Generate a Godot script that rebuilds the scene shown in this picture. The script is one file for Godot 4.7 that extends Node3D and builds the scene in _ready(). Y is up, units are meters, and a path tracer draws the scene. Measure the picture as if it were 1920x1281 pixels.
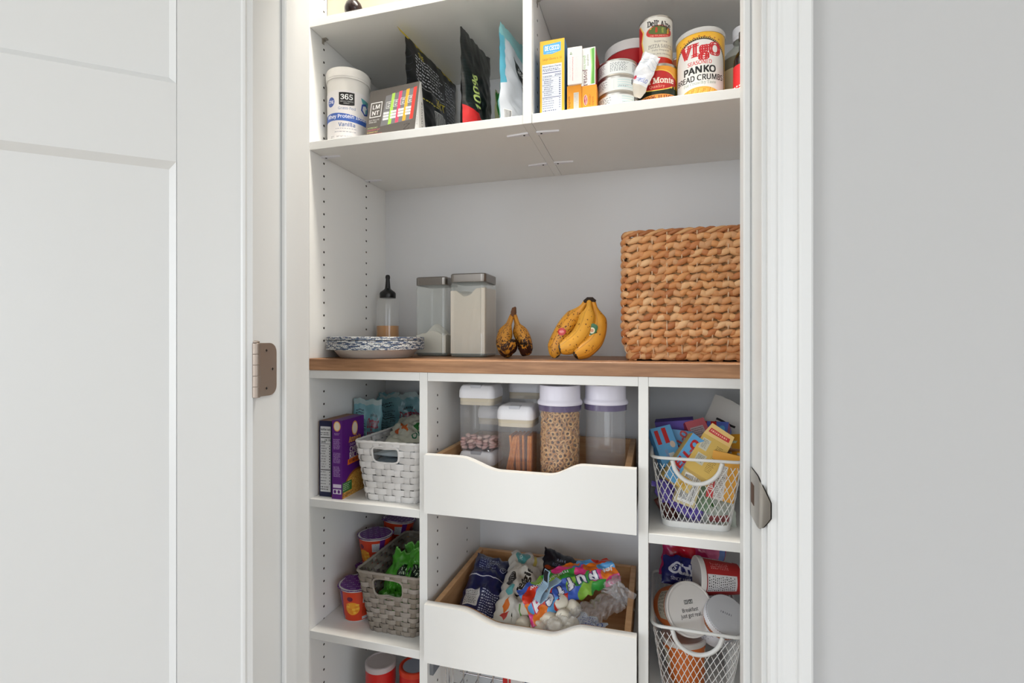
extends Node3D
# A pantry seen through its open door. Units are metres; the pantry lies towards -z, the camera stands at x = z = 0.

const EYE := 1.13                 # camera height
const FOCAL := 940.0              # focal length in pixels of the 1920 x 1281 frame
const YAW := 0.27751              # the camera is turned 15.9 degrees to its left
const FRONT := -1.034             # front plane of the cabinets
const BACK := -1.39               # pantry back wall
const PANEL := 0.019              # board thickness
const SHELF_UP := EYE + 0.477     # top of the shelf with the cans
const COUNTER := EYE - 0.048      # top of the wooden counter
const SHELF_1 := EYE - 0.388
const SHELF_2 := EYE - 0.708

var M := {}
var used := {}
var rng := RandomNumberGenerator.new()
var noise := FastNoiseLite.new()


# ------------------------------------------------------------------ pixels to places
func at_x(px: float, z: float) -> float:
	return -z * tan(atan((px - 960.0) / FOCAL) - YAW)

func depth_of(x: float, z: float) -> float:
	return -x * sin(YAW) - z * cos(YAW)

func at_y(py: float, x: float, z: float) -> float:
	return EYE + (635.0 - py) * depth_of(x, z) / FOCAL

func at(px: float, py: float, z: float) -> Vector3:
	var x := at_x(px, z)
	return Vector3(x, at_y(py, x, z), z)


# ------------------------------------------------------------------ mesh builder
class Shape:
	var v := PackedVector3Array()
	var n := PackedVector3Array()
	var t := PackedVector2Array()
	var c := PackedColorArray()
	var i := PackedInt32Array()
	var tint := Color.WHITE
	var xf := Transform3D.IDENTITY
	var mid := Vector3.ZERO

	func put(p: Vector3, nn: Vector3, uv := Vector2.ZERO) -> int:
		v.append(xf * p)
		n.append((xf.basis * nn).normalized())
		t.append(uv)
		c.append(tint)
		return v.size() - 1

	func face(a: int, b: int, d: int) -> void:       # counter-clockwise in, clockwise out
		i.append(a); i.append(d); i.append(b)

	func tri(a: Vector3, b: Vector3, d: Vector3) -> void:
		var nn := (b - a).cross(d - a).normalized()
		face(put(a, nn), put(b, nn), put(d, nn))

	func quad(a: Vector3, b: Vector3, d: Vector3, e: Vector3, uv := Rect2(0, 0, 1, 1)) -> void:
		var nn := (b - a).cross(d - a).normalized()
		var k := [put(a, nn, Vector2(uv.position.x, uv.end.y)), put(b, nn, uv.end), put(d, nn, Vector2(uv.end.x, uv.position.y)), put(e, nn, uv.position)]
		face(k[0], k[1], k[2])
		face(k[0], k[2], k[3])

	# a box with chamfered edges; uvs: face name -> Rect2 in the texture, "rest" for the others
	func box(a: Vector3, b: Vector3, bev := 0.0, uvs := {}) -> void:
		var rest: Rect2 = uvs.get("rest", Rect2(0.5, 0.5, 0.001, 0.001) if uvs else Rect2(0, 0, 1, 1))
		var o := Vector3(bev, bev, bev)
		var l := a + o
		var h := b - o
		mid = (a + b) / 2.0
		quad(Vector3(l.x, l.y, b.z), Vector3(h.x, l.y, b.z), Vector3(h.x, h.y, b.z), Vector3(l.x, h.y, b.z), uvs.get("front", rest))
		quad(Vector3(h.x, l.y, a.z), Vector3(l.x, l.y, a.z), Vector3(l.x, h.y, a.z), Vector3(h.x, h.y, a.z), uvs.get("back", rest))
		quad(Vector3(b.x, l.y, h.z), Vector3(b.x, l.y, l.z), Vector3(b.x, h.y, l.z), Vector3(b.x, h.y, h.z), uvs.get("right", rest))
		quad(Vector3(a.x, l.y, l.z), Vector3(a.x, l.y, h.z), Vector3(a.x, h.y, h.z), Vector3(a.x, h.y, l.z), uvs.get("left", rest))
		quad(Vector3(l.x, b.y, h.z), Vector3(h.x, b.y, h.z), Vector3(h.x, b.y, l.z), Vector3(l.x, b.y, l.z), uvs.get("top", rest))
		quad(Vector3(l.x, a.y, l.z), Vector3(h.x, a.y, l.z), Vector3(h.x, a.y, h.z), Vector3(l.x, a.y, h.z), uvs.get("bottom", rest))
		if bev <= 0.0:
			return
		for sy in [0, 1]:
			var y0: float = l.y if sy == 0 else h.y
			var y1: float = a.y if sy == 0 else b.y
			for sz in [0, 1]:
				var z0: float = l.z if sz == 0 else h.z
				var z1: float = a.z if sz == 0 else b.z
				both(Vector3(l.x, y0, z1), Vector3(h.x, y0, z1), Vector3(h.x, y1, z0), Vector3(l.x, y1, z0), rest)
			for sx in [0, 1]:
				var x0: float = l.x if sx == 0 else h.x
				var x1: float = a.x if sx == 0 else b.x
				both(Vector3(x1, y0, l.z), Vector3(x1, y0, h.z), Vector3(x0, y1, h.z), Vector3(x0, y1, l.z), rest)
				for sz in [0, 1]:
					var z0: float = l.z if sz == 0 else h.z
					var z1: float = a.z if sz == 0 else b.z
					var p := Vector3(x1, y0, z0)
					var q := Vector3(x0, y0, z1)
					var r := Vector3(x0, y1, z0)
					if (q - p).cross(r - p).dot(p - mid) < 0.0:
						tri(p, r, q)
					else:
						tri(p, q, r)
		for sx in [0, 1]:
			for sz in [0, 1]:
				var x0: float = l.x if sx == 0 else h.x
				var x1: float = a.x if sx == 0 else b.x
				var z0: float = l.z if sz == 0 else h.z
				var z1: float = a.z if sz == 0 else b.z
				both(Vector3(x0, l.y, z1), Vector3(x1, l.y, z0), Vector3(x1, h.y, z0), Vector3(x0, h.y, z1), rest)

	func both(a: Vector3, b: Vector3, d: Vector3, e: Vector3, uv: Rect2) -> void:
		if (b - a).cross(d - a).dot((a + d) / 2.0 - mid) > 0.0:
			quad(a, b, d, e, uv)
		else:
			quad(b, a, e, d, uv)

	# a sheet of nu x nv cells; the normal is dU x dV
	func grid(nu: int, nv: int, f: Callable, uv := Rect2(0, 0, 1, 1), flip := false) -> void:
		var p := []
		for a in nu + 1:
			for b in nv + 1:
				p.append(f.call(float(a) / nu, float(b) / nv))
		var w := nv + 1
		var closed_u: bool = p[0].is_equal_approx(p[nu * w]) and p[nv / 2].is_equal_approx(p[nu * w + nv / 2])
		var first := v.size()
		for a in nu + 1:
			for b in nv + 1:
				var a0 := a - 1 if a > 0 else (nu - 1 if closed_u else 0)
				var a1 := a + 1 if a < nu else (1 if closed_u else nu)
				var du: Vector3 = p[a1 * w + b] - p[a0 * w + b]
				var dv: Vector3 = p[a * w + mini(b + 1, nv)] - p[a * w + maxi(b - 1, 0)]
				if du.length_squared() < 1e-14:
					var bb := 1 if b == 0 else nv - 1
					du = p[a1 * w + bb] - p[a0 * w + bb]
				var nn := du.cross(dv).normalized()
				put(p[a * w + b], -nn if flip else nn, Vector2(uv.position.x + uv.size.x * a / nu, uv.end.y - uv.size.y * b / nv))
		for a in nu:
			for b in nv:
				var k := first + a * w + b
				if flip:
					face(k, k + 1, k + w); face(k + 1, k + w + 1, k + w)
				else:
					face(k, k + w, k + 1); face(k + 1, k + w, k + w + 1)

	# profile of (outward offset, height) swept round a rectangle of half sizes w, d (0, 0: a circle); corners rounded by the offset
	func turn(profile: Array, segs := 32, w := 0.0, d := 0.0, uv := Rect2(0, 0, 1, 1)) -> void:
		var ring := []
		var per := segs / 4
		for q in 4:
			for k in per + 1:
				var a := (q + float(k) / per) * PI / 2.0
				ring.append([Vector3(w * (1 if q < 2 else -1), 0, d * (1 if q == 0 or q == 3 else -1)), Vector3(sin(a), 0, cos(a))])
		ring.append([ring[0][0], ring[0][1]])
		var m := profile.size()
		var dirs := []
		for k in m - 1:
			dirs.append((profile[k + 1] - profile[k]).normalized())
		for k in m - 1:
			var d0: Vector2 = dirs[k]
			var na := d0
			var nb := d0
			if k > 0 and d0.dot(dirs[k - 1]) > 0.72:
				na = (d0 + dirs[k - 1]).normalized()
			if k < m - 2 and d0.dot(dirs[k + 1]) > 0.72:
				nb = (d0 + dirs[k + 1]).normalized()
			var first := v.size()
			for r in ring.size():
				var core: Vector3 = ring[r][0]
				var o: Vector3 = ring[r][1]
				var u := uv.position.x + uv.size.x * r / (ring.size() - 1)
				put(core + o * profile[k].x + Vector3(0, profile[k].y, 0), o * na.y + Vector3(0, -na.x, 0), Vector2(u, uv.end.y - uv.size.y * k / (m - 1)))
				put(core + o * profile[k + 1].x + Vector3(0, profile[k + 1].y, 0), o * nb.y + Vector3(0, -nb.x, 0), Vector2(u, uv.end.y - uv.size.y * (k + 1) / (m - 1)))
			for r in ring.size() - 1:
				var k2 := first + r * 2
				face(k2, k2 + 2, k2 + 1); face(k2 + 1, k2 + 2, k2 + 3)
		if w > 0.0 or d > 0.0:
			for e in [0, m - 1]:
				if profile[e].x >= 0.0:
					var up := 1.0 if e > 0 else -1.0
					var mid := put(Vector3(0, profile[e].y, 0), Vector3(0, up, 0), Vector2(0.5, 0.5))
					var first := v.size()
					for r in ring.size():
						put(ring[r][0] + ring[r][1] * profile[e].x + Vector3(0, profile[e].y, 0), Vector3(0, up, 0), Vector2(0.5, 0.5))
					for r in ring.size() - 1:
						if e > 0:
							face(mid, first + r, first + r + 1)
						else:
							face(mid, first + r + 1, first + r)

	# a tube through points; radius is a number or an array
	func tube(pts: Array, radius: Variant, sides := 6, closed := false, flat := 1.0) -> void:
		var m := pts.size()
		var last := Vector3.ZERO
		var first := v.size()
		for k in m:
			var p0: Vector3 = pts[(k - 1 + m) % m] if closed or k > 0 else pts[0]
			var p1: Vector3 = pts[(k + 1) % m] if closed or k < m - 1 else pts[m - 1]
			var dir := (p1 - p0).normalized()
			var side := last - dir * last.dot(dir) if last != Vector3.ZERO else dir.cross(Vector3.UP if absf(dir.y) < 0.9 else Vector3.RIGHT)
			side = side.normalized()
			last = side
			var up := side.cross(dir)
			var r: float = radius[k] if radius is Array else radius
			for s in sides + 1:
				var a := TAU * s / sides
				var o := side * cos(a) + up * sin(a) * flat
				put(pts[k] + o * r, o, Vector2(float(s) / sides, float(k) / (m - 1)))
		var w := sides + 1
		for k in (m if closed else m - 1):
			for s in sides:
				var a := first + k * w + s
				var b := first + ((k + 1) % m) * w + s
				face(a, b, a + 1); face(a + 1, b, b + 1)
		if not closed:
			for e in [0, m - 1]:
				var nn: Vector3 = (pts[0] - pts[1]).normalized() if e == 0 else (pts[m - 1] - pts[m - 2]).normalized()
				var mid := put(pts[e], nn, Vector2(0.5, 0.0 if e == 0 else 1.0))
				for s in sides:
					var a: int = first + e * w + s
					if e == 0:
						face(mid, a, a + 1)
					else:
						face(mid, a + 1, a)

	# a polygon in x, y given thickness from z0 to z1
	func slab(poly: PackedVector2Array, z0: float, z1: float, uvs := Rect2(0, 0, 0, 0)) -> void:
		var p := poly
		if Geometry2D.is_polygon_clockwise(p):
			p.reverse()
		var idx := Geometry2D.triangulate_polygon(p)
		var fit := func(q: Vector2) -> Vector2: return Vector2((q.x - uvs.position.x) / uvs.size.x, 1.0 - (q.y - uvs.position.y) / uvs.size.y) if uvs.size.x > 0.0 else q
		for side in 2:
			var first := v.size()
			for q in p:
				put(Vector3(q.x, q.y, z1 if side == 0 else z0), Vector3(0, 0, 1 if side == 0 else -1), fit.call(q))
			for k in range(0, idx.size(), 3):
				var a := p[idx[k]]
				var b := p[idx[k + 1]]
				var d := p[idx[k + 2]]
				if ((b - a).cross(d - a) > 0.0) == (side == 0):
					face(first + idx[k], first + idx[k + 1], first + idx[k + 2])
				else:
					face(first + idx[k], first + idx[k + 2], first + idx[k + 1])
		for k in p.size():
			var a := p[k]
			var b := p[(k + 1) % p.size()]
			quad(Vector3(a.x, a.y, z1), Vector3(a.x, a.y, z0), Vector3(b.x, b.y, z0), Vector3(b.x, b.y, z1))

	func mesh() -> ArrayMesh:
		var arr := []
		arr.resize(Mesh.ARRAY_MAX)
		arr[Mesh.ARRAY_VERTEX] = v
		arr[Mesh.ARRAY_NORMAL] = n
		arr[Mesh.ARRAY_TEX_UV] = t
		arr[Mesh.ARRAY_COLOR] = c
		arr[Mesh.ARRAY_INDEX] = i
		var m := ArrayMesh.new()
		m.add_surface_from_arrays(Mesh.PRIMITIVE_TRIANGLES, arr)
		return m


# ------------------------------------------------------------------ printed artwork
class Art:
	static var cache := {}
	static var fonts := {}
	var im: Image
	var w: int
	var h: int

	func _init(ww: int, hh: int, bg: Color) -> void:
		w = ww
		h = hh
		im = Image.create_empty(w, h, false, Image.FORMAT_RGB8)
		im.fill(bg)

	func rect(x: float, y: float, ww: float, hh: float, col: Color) -> void:
		im.fill_rect(Rect2i(int(x), int(y), maxi(1, int(ww)), maxi(1, int(hh))), col)

	func frame(x: float, y: float, ww: float, hh: float, k: float, col: Color) -> void:
		rect(x, y, ww, k, col); rect(x, y + hh - k, ww, k, col); rect(x, y, k, hh, col); rect(x + ww - k, y, k, hh, col)

	func disc(x: float, y: float, rx: float, ry: float, col: Color) -> void:
		for k in range(int(-ry), int(ry) + 1):
			var q := rx * sqrt(maxf(0.0, 1.0 - (k / ry) * (k / ry)))
			im.fill_rect(Rect2i(int(x - q), int(y + k), maxi(1, int(2 * q)), 1), col)

	func tri(a: Vector2, b: Vector2, c: Vector2, col: Color) -> void:
		var y0 := maxi(0, int(ceil(minf(a.y, minf(b.y, c.y)) - 0.5)))
		var y1 := mini(h - 1, int(floor(maxf(a.y, maxf(b.y, c.y)) - 0.5)))
		for y in range(y0, y1 + 1):
			var yy := y + 0.5
			var lo := 1e9
			var hi := -1e9
			for e in [[a, b], [b, c], [c, a]]:
				var p: Vector2 = e[0]
				var q: Vector2 = e[1]
				if (p.y <= yy) != (q.y <= yy):
					var x := p.x + (q.x - p.x) * (yy - p.y) / (q.y - p.y)
					lo = minf(lo, x)
					hi = maxf(hi, x)
			var x0 := int(round(lo))
			var n := int(round(hi)) - x0
			if hi > lo and n > 0:
				im.fill_rect(Rect2i(x0, y, n, 1), col)

	func poly(pts: Array, col: Color) -> void:
		var p := PackedVector2Array(pts)
		var idx := Geometry2D.triangulate_polygon(p)
		for k in range(0, idx.size(), 3):
			tri(p[idx[k]], p[idx[k + 1]], p[idx[k + 2]], col)

	func line(a: Vector2, b: Vector2, k: float, col: Color) -> void:
		var s := (b - a).normalized().orthogonal() * k / 2.0
		tri(a + s, b + s, b - s, col)
		tri(a + s, b - s, a - s, col)

	# words centred at x, y with capitals size pixels high; turn in degrees, sx stretches, bow curves the line like an arch
	func text(s: String, x: float, y: float, size: float, col: Color, opt := {}) -> void:
		var face: String = opt.get("font", "Droid Sans")
		var bold: float = opt.get("bold", 0.0)
		var key := "%s|%s" % [s, face]
		if not cache.has(key):
			var fk := face
			if not fonts.has(fk):
				var sf := SystemFont.new()
				sf.font_names = PackedStringArray([face])
				fonts[fk] = sf
			var tm := TextMesh.new()
			tm.font = fonts[fk]
			tm.text = s
			tm.font_size = 40
			tm.pixel_size = 1.0
			tm.depth = 0.0
			tm.curve_step = 2.0
			var arr := tm.get_mesh_arrays()
			var vv: PackedVector3Array = arr[Mesh.ARRAY_VERTEX]
			var ii: PackedInt32Array = arr[Mesh.ARRAY_INDEX] if arr[Mesh.ARRAY_INDEX] != null else PackedInt32Array(range(vv.size()))
			cache[key] = [vv, ii]
		var vs: PackedVector3Array = cache[key][0]
		var ix: PackedInt32Array = cache[key][1]
		if vs.is_empty():
			return
		var lo := vs[0]
		var hi := vs[0]
		for p in vs:
			lo = lo.min(p)
			hi = hi.max(p)
		var k := size / 28.6
		var sx: float = opt.get("sx", 1.0)
		if opt.has("fit"):
			sx = opt.fit / maxf(1.0, (hi.x - lo.x) * k)
		var mid := Vector2((lo.x + hi.x) / 2.0, (lo.y + hi.y) / 2.0)
		var left: bool = opt.get("left", false)
		var bow: float = opt.get("bow", 0.0)
		var rot := deg_to_rad(opt.get("turn", 0.0))
		var half := (hi.x - lo.x) / 2.0 * k * sx
		var pts := PackedVector2Array()
		for p in vs:
			var q := Vector2((p.x - (lo.x if left else mid.x)) * k * sx, -(p.y - mid.y) * k)
			q.y += bow * (q.x / half) * (q.x / half)
			q.y += opt.get("slope", 0.0) * q.x
			pts.append(Vector2(x, y) + q.rotated(rot))
		# heavier lettering: the same strokes laid down again, shifted by a part of the stroke
		var o := bold * size * 0.04
		for sh in ([Vector2(-o, -o), Vector2(o, -o), Vector2(-o, o), Vector2(o, o)] if o > 0.4 else [Vector2.ZERO]):
			for j in range(0, ix.size(), 3):
				tri(pts[ix[j]] + sh, pts[ix[j + 1]] + sh, pts[ix[j + 2]] + sh, col)

	# rows of small illegible print
	func small(x: float, y: float, ww: float, hh: float, rows: int, col: Color, seed_ := 1, fill := 0.5) -> void:
		var r := RandomNumberGenerator.new()
		r.seed = seed_
		var p := hh / rows
		for k in rows:
			var xx := x
			var stop := x + ww * r.randf_range(0.75, 1.0)
			while xx < stop:
				var l := r.randf_range(0.03, 0.12) * maxf(ww, 60.0)
				rect(xx, y + k * p, minf(l, stop - xx), p * fill, col)
				xx += l + p * 0.45

	func bars(x: float, y: float, ww: float, hh: float, seed_ := 1) -> void:
		var r := RandomNumberGenerator.new()
		r.seed = seed_
		rect(x, y, ww, hh, Color.WHITE)
		var xx := x + ww * 0.06
		while xx < x + ww * 0.93:
			var l := r.randf_range(0.01, 0.035) * ww
			rect(xx, y + hh * 0.06, l, hh * 0.85, Color(0.05, 0.05, 0.05))
			xx += l + r.randf_range(0.012, 0.035) * ww

	func facts(x: float, y: float, ww: float, hh: float, ink: Color, paper: Color, number := "", bar := Color.BLACK) -> void:
		rect(x, y, ww, hh, paper)
		text("Nutrition Facts", x + ww / 2, y + hh * 0.045, hh * 0.032, ink, {"bold": 0.8, "fit": ww * 0.92})
		small(x + ww * 0.04, y + hh * 0.09, ww * 0.9, hh * 0.06, 2, ink, 3)
		rect(x + ww * 0.03, y + hh * 0.165, ww * 0.94, hh * 0.014, bar)
		text("Calories", x + ww * 0.28, y + hh * 0.235, hh * 0.03, ink, {"bold": 0.8, "fit": ww * 0.46})
		if number:
			text(number, x + ww * 0.8, y + hh * 0.225, hh * 0.04, ink, {"bold": 0.8, "fit": ww * 0.32})
		rect(x + ww * 0.03, y + hh * 0.265, ww * 0.94, hh * 0.006, ink)
		for k in 9:
			var yy := y + hh * (0.29 + 0.04 * k)
			small(x + ww * (0.04 if k % 3 == 0 else 0.1), yy, ww * 0.5, hh * 0.022, 1, ink, k + 5, 0.8)
			rect(x + ww * 0.86, yy, ww * 0.09, hh * 0.018, ink)
			rect(x + ww * 0.03, yy + hh * 0.03, ww * 0.94, 1, ink.lerp(paper, 0.4))
		rect(x + ww * 0.03, y + hh * 0.66, ww * 0.94, hh * 0.012, bar)
		for k in 5:
			var yy := y + hh * (0.69 + 0.045 * k)
			small(x + ww * 0.04, yy, ww * 0.6, hh * 0.02, 1, ink.lerp(paper, 0.3), k + 31, 0.8)
			rect(x + ww * 0.86, yy, ww * 0.09, hh * 0.015, ink.lerp(paper, 0.3))
		small(x + ww * 0.04, y + hh * 0.92, ww * 0.9, hh * 0.07, 2, ink, 77)

	func texture() -> ImageTexture:
		return ImageTexture.create_from_image(im)


# ------------------------------------------------------------------ materials and nodes
func mat(col: Color, rough := 0.6, opt := {}) -> StandardMaterial3D:
	var m := StandardMaterial3D.new()
	m.albedo_color = col
	m.roughness = rough
	m.metallic = opt.get("metal", 0.0)
	m.metallic_specular = opt.get("spec", 0.5)
	if opt.has("tex"):
		m.albedo_texture = opt.tex
	if opt.has("vc"):
		m.vertex_color_use_as_albedo = true
	if opt.has("alpha"):
		m.transparency = BaseMaterial3D.TRANSPARENCY_ALPHA
		m.albedo_color.a = opt.alpha
	if opt.has("coat"):
		m.clearcoat_enabled = true
		m.clearcoat = opt.coat
		m.clearcoat_roughness = 0.15
	if opt.has("bump"):
		m.heightmap_enabled = true
		m.heightmap_texture = opt.bump
		m.heightmap_scale = opt.get("bump_scale", 0.05)
	if opt.has("tri"):
		m.uv1_triplanar = true
		m.uv1_world_triplanar = true
		m.uv1_scale = opt.tri
	return m

func print_mat(a: Art, rough := 0.5, opt := {}) -> StandardMaterial3D:
	opt["tex"] = a.texture()
	return mat(Color.WHITE, rough, opt)

func noise_tex(freq: float, size: int, a: Color, b: Color, kind := FastNoiseLite.TYPE_SIMPLEX_SMOOTH, octaves := 4, seed_ := 3) -> NoiseTexture2D:
	var nz := FastNoiseLite.new()
	nz.noise_type = kind
	nz.frequency = freq
	nz.fractal_octaves = octaves
	nz.seed = seed_
	var g := Gradient.new()
	g.set_color(0, a)
	g.set_color(1, b)
	var t := NoiseTexture2D.new()
	t.width = size
	t.height = size
	t.seamless = true
	t.noise = nz
	t.color_ramp = g
	return t

func numbered(called: String) -> String:
	var k: int = used.get(called, 0)
	used[called] = k + 1
	return called if k == 0 else "%s_%03d" % [called, k]

func thing(called: String, label: String, category: String, where := Vector3.ZERO, turn := Vector3.ZERO, group := "") -> Node3D:
	var o := Node3D.new()
	o.name = numbered(called)
	add_child(o)
	o.position = where
	o.rotation_degrees = turn
	tag(o, label, category, group)
	return o

func tag(o: Node3D, label: String, category: String, group := "", kind := "") -> void:
	o.set_meta("label", label)
	o.set_meta("category", category)
	if group:
		o.set_meta("group", group)
	if kind:
		o.set_meta("kind", kind)

func obj(called: String, s: Variant, m: Material, parent: Node3D = null) -> MeshInstance3D:
	var o := MeshInstance3D.new()
	o.mesh = s.mesh() if s is Shape else s
	o.material_override = m
	o.name = called if parent else numbered(called)
	(parent if parent else self as Node3D).add_child(o, true)
	return o

func part(called: String, s: Variant, m: Material, parent: Node3D, label := "") -> MeshInstance3D:
	var o := obj(called, s, m, parent)
	if label:
		o.set_meta("label", label)
	return o

func structure(called: String, s: Variant, m: Material, label := "", category := "") -> MeshInstance3D:
	var o := obj(called, s, m)
	o.set_meta("kind", "structure")
	if label:
		o.set_meta("label", label)
		o.set_meta("category", category)
	return o

func box_shape(a: Vector3, b: Vector3, bev := 0.0, uvs := {}) -> Shape:
	var s := Shape.new()
	s.box(a, b, bev, uvs)
	return s

func p2(list: Array) -> Array:
	var out := []
	for k in range(0, list.size(), 2):
		out.append(Vector2(list[k], list[k + 1]))
	return out

func turned(list: Array, segs := 32, w := 0.0, d := 0.0) -> Shape:
	var s := Shape.new()
	s.turn(p2(list), segs, w, d)
	return s

# a label wrapped round a can: an arc of artwork standing 0.2 mm off the can, centred on the way the can faces (+z)
func wrapped(r: float, y0: float, y1: float, arc: float, r_top := -1.0) -> Shape:
	var s := Shape.new()
	var rt := r if r_top < 0.0 else r_top
	s.grid(int(arc / 0.13) + 2, 3, func(u, v):
		var a: float = (u - 0.5) * arc
		var q: float = lerpf(r, rt, v) + 0.0003
		return Vector3(sin(a) * q, lerpf(y0, y1, v), cos(a) * q))
	return s

# a bag of film: front sheet (artwork) and back sheet as two surfaces; base on y = 0, width along x, front towards +z
func bag(w: float, h: float, t: float, front: Material, back: Material, opt := {}) -> ArrayMesh:
	var stand: bool = opt.get("stand", true)
	var wr: float = opt.get("wrinkle", 0.004)
	var nz := FastNoiseLite.new()
	nz.seed = opt.get("seed", 1)
	nz.frequency = opt.get("freq", 14.0)
	nz.fractal_octaves = 3
	var pinch: float = opt.get("pinch", 0.04)
	var lean: float = opt.get("lean", 0.0)
	var flop: float = opt.get("flop", 0.0)
	var res: int = opt.get("res", 26)
	var m := ArrayMesh.new()
	for side in 2:
		var s := Shape.new()
		var sg := 1.0 if side == 0 else -1.0
		s.grid(res, res, func(u, v):
			var edge: float = pow(maxf(0.0, sin(PI * u)), 0.55)
			var fat: float
			if stand:
				fat = pow(1.0 - v, 0.75) * (0.65 + 0.35 * smoothstep(0.0, 0.15, v)) if v > 0.0 else 0.62
			else:
				fat = pow(maxf(0.0, sin(PI * v)), 0.5)
			var b: float = edge * fat
			var k := nz.get_noise_3d(u * w * 1.7, v * h * 1.7, side * 3.7) * wr * 2.0 * minf(1.0, b + 0.15)
			var x: float = (u - 0.5) * w * (1.0 - pinch * fat) + nz.get_noise_2d(v * h * 2.0, 7.0) * wr * (1.0 if u < 0.5 else -1.0)
			var y: float = v * h * (1.0 + 0.0 * u) + nz.get_noise_2d(u * w * 2.5, 19.0) * wr * (1.5 if v > 0.6 else 0.0) * v
			var z: float = sg * (t / 2.0 * b) + k + lean * v * h + flop * pow(maxf(0.0, v - 0.55), 1.6)
			return Vector3(x, y, z), Rect2(0, 0, 1, 1) if side == 0 else Rect2(1, 0, -1, 1), side == 1)
		var q := s.mesh()
		m.add_surface_from_arrays(Mesh.PRIMITIVE_TRIANGLES, q.surface_get_arrays(0))
		m.surface_set_material(side, front if side == 0 else back)
	return m

func obj2(called: String, m: ArrayMesh, parent: Node3D = null) -> MeshInstance3D:
	var o := MeshInstance3D.new()
	o.mesh = m
	o.name = called if parent else numbered(called)
	(parent if parent else self as Node3D).add_child(o, true)
	return o


func _ready() -> void:
	rng.seed = 7
	noise.seed = 5
	camera_and_light()
	materials()
	shell()
	doorway()
	cabinets()
	drawer(0, EYE - 0.257, EYE - 0.386)
	drawer(1, EYE - 0.588, EYE - 0.716)
	upper_left()
	upper_right()
	on_counter()
	left_bay()
	first_drawer()
	second_drawer()
	right_bay()
	under_drawers()
	added_pantry_lamp()


const FILL_LAMP := 2.1

func camera_and_light() -> void:
	var cam := Camera3D.new()
	cam.name = "camera"
	cam.position = Vector3(0, EYE, 0)
	cam.rotation.y = YAW
	cam.near = 0.05
	cam.far = 60.0
	cam.projection = Camera3D.PROJECTION_FRUSTUM
	cam.size = 2.0 * 640.5 / FOCAL * cam.near
	cam.frustum_offset = Vector2(0.0, -5.5 / FOCAL * cam.near)
	add_child(cam)
	cam.current = true
	var env := Environment.new()
	var sky := ProceduralSkyMaterial.new()
	sky.sky_top_color = Color(0.45, 0.6, 0.85)
	sky.sky_horizon_color = Color(0.85, 0.9, 0.96)
	sky.ground_horizon_color = Color(0.7, 0.7, 0.66)
	sky.ground_bottom_color = Color(0.42, 0.42, 0.38)
	sky.sky_energy_multiplier = 1.2
	sky.ground_energy_multiplier = 1.0
	env.background_mode = Environment.BG_SKY
	env.sky = Sky.new()
	env.sky.sky_material = sky
	env.tonemap_mode = Environment.TONE_MAPPER_LINEAR
	env.tonemap_exposure = 0.97
	env.sdfgi_enabled = true
	env.ssao_enabled = true
	env.ssil_enabled = true
	var we := WorldEnvironment.new()
	we.name = "world"
	we.environment = env
	add_child(we)
	# daylight from the rear and east windows behind the camera, and an added west fill window
	for w in [[Vector3(-0.5, 1.3, 4.96), Vector2(3.2, 2.1), 0.0, 6.4], [Vector3(3.16, 1.3, 2.5), Vector2(3.0, 2.1), 90.0, 5.6], [Vector3(-3.36, 1.3, 2.9), Vector2(2.4, 2.1), -90.0, 8.5]]:
		var l := AreaLight3D.new()
		l.name = "window_daylight"
		l.position = w[0]
		l.rotation_degrees.y = w[2]
		l.area_size = w[1]
		l.area_normalize_energy = true
		l.light_energy = w[3]
		l.light_color = Color(0.965, 0.985, 1.0)
		l.area_range = 12.0
		l.area_attenuation = 2.0
		l.shadow_enabled = true
		add_child(l, true)


# a flush lamp added to brighten the shelves, over the strip of floor between doorway and shelves
func added_pantry_lamp() -> void:
	var o := thing("added_ceiling_lamp", "flush white lamp added on the pantry ceiling as fill light", "lamp", Vector3(-0.25, 2.6, -0.925))
	part("added_lamp_body", box_shape(Vector3(-0.36, -0.03, -0.075), Vector3(0.36, 0.0, 0.075), 0.004), M.trim, o)
	var glow := mat(Color(1, 1, 1), 0.5)
	glow.emission_enabled = true
	glow.emission = Color(1.0, 0.96, 0.9)
	glow.emission_energy_multiplier = 1.0
	part("added_lamp_diffuser", box_shape(Vector3(-0.34, -0.036, -0.06), Vector3(0.34, -0.03, 0.06), 0.002), glow, o)
	var l := AreaLight3D.new()
	l.name = "added_lamp_light"
	o.add_child(l)
	l.position = Vector3(0, -0.042, 0)
	l.rotation_degrees.x = -90.0
	l.area_size = Vector2(0.66, 0.11)
	l.area_normalize_energy = true
	l.light_energy = FILL_LAMP
	l.light_color = Color(1.0, 0.97, 0.92)
	l.area_range = 6.0
	l.area_attenuation = 2.0
	l.shadow_enabled = true


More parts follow.
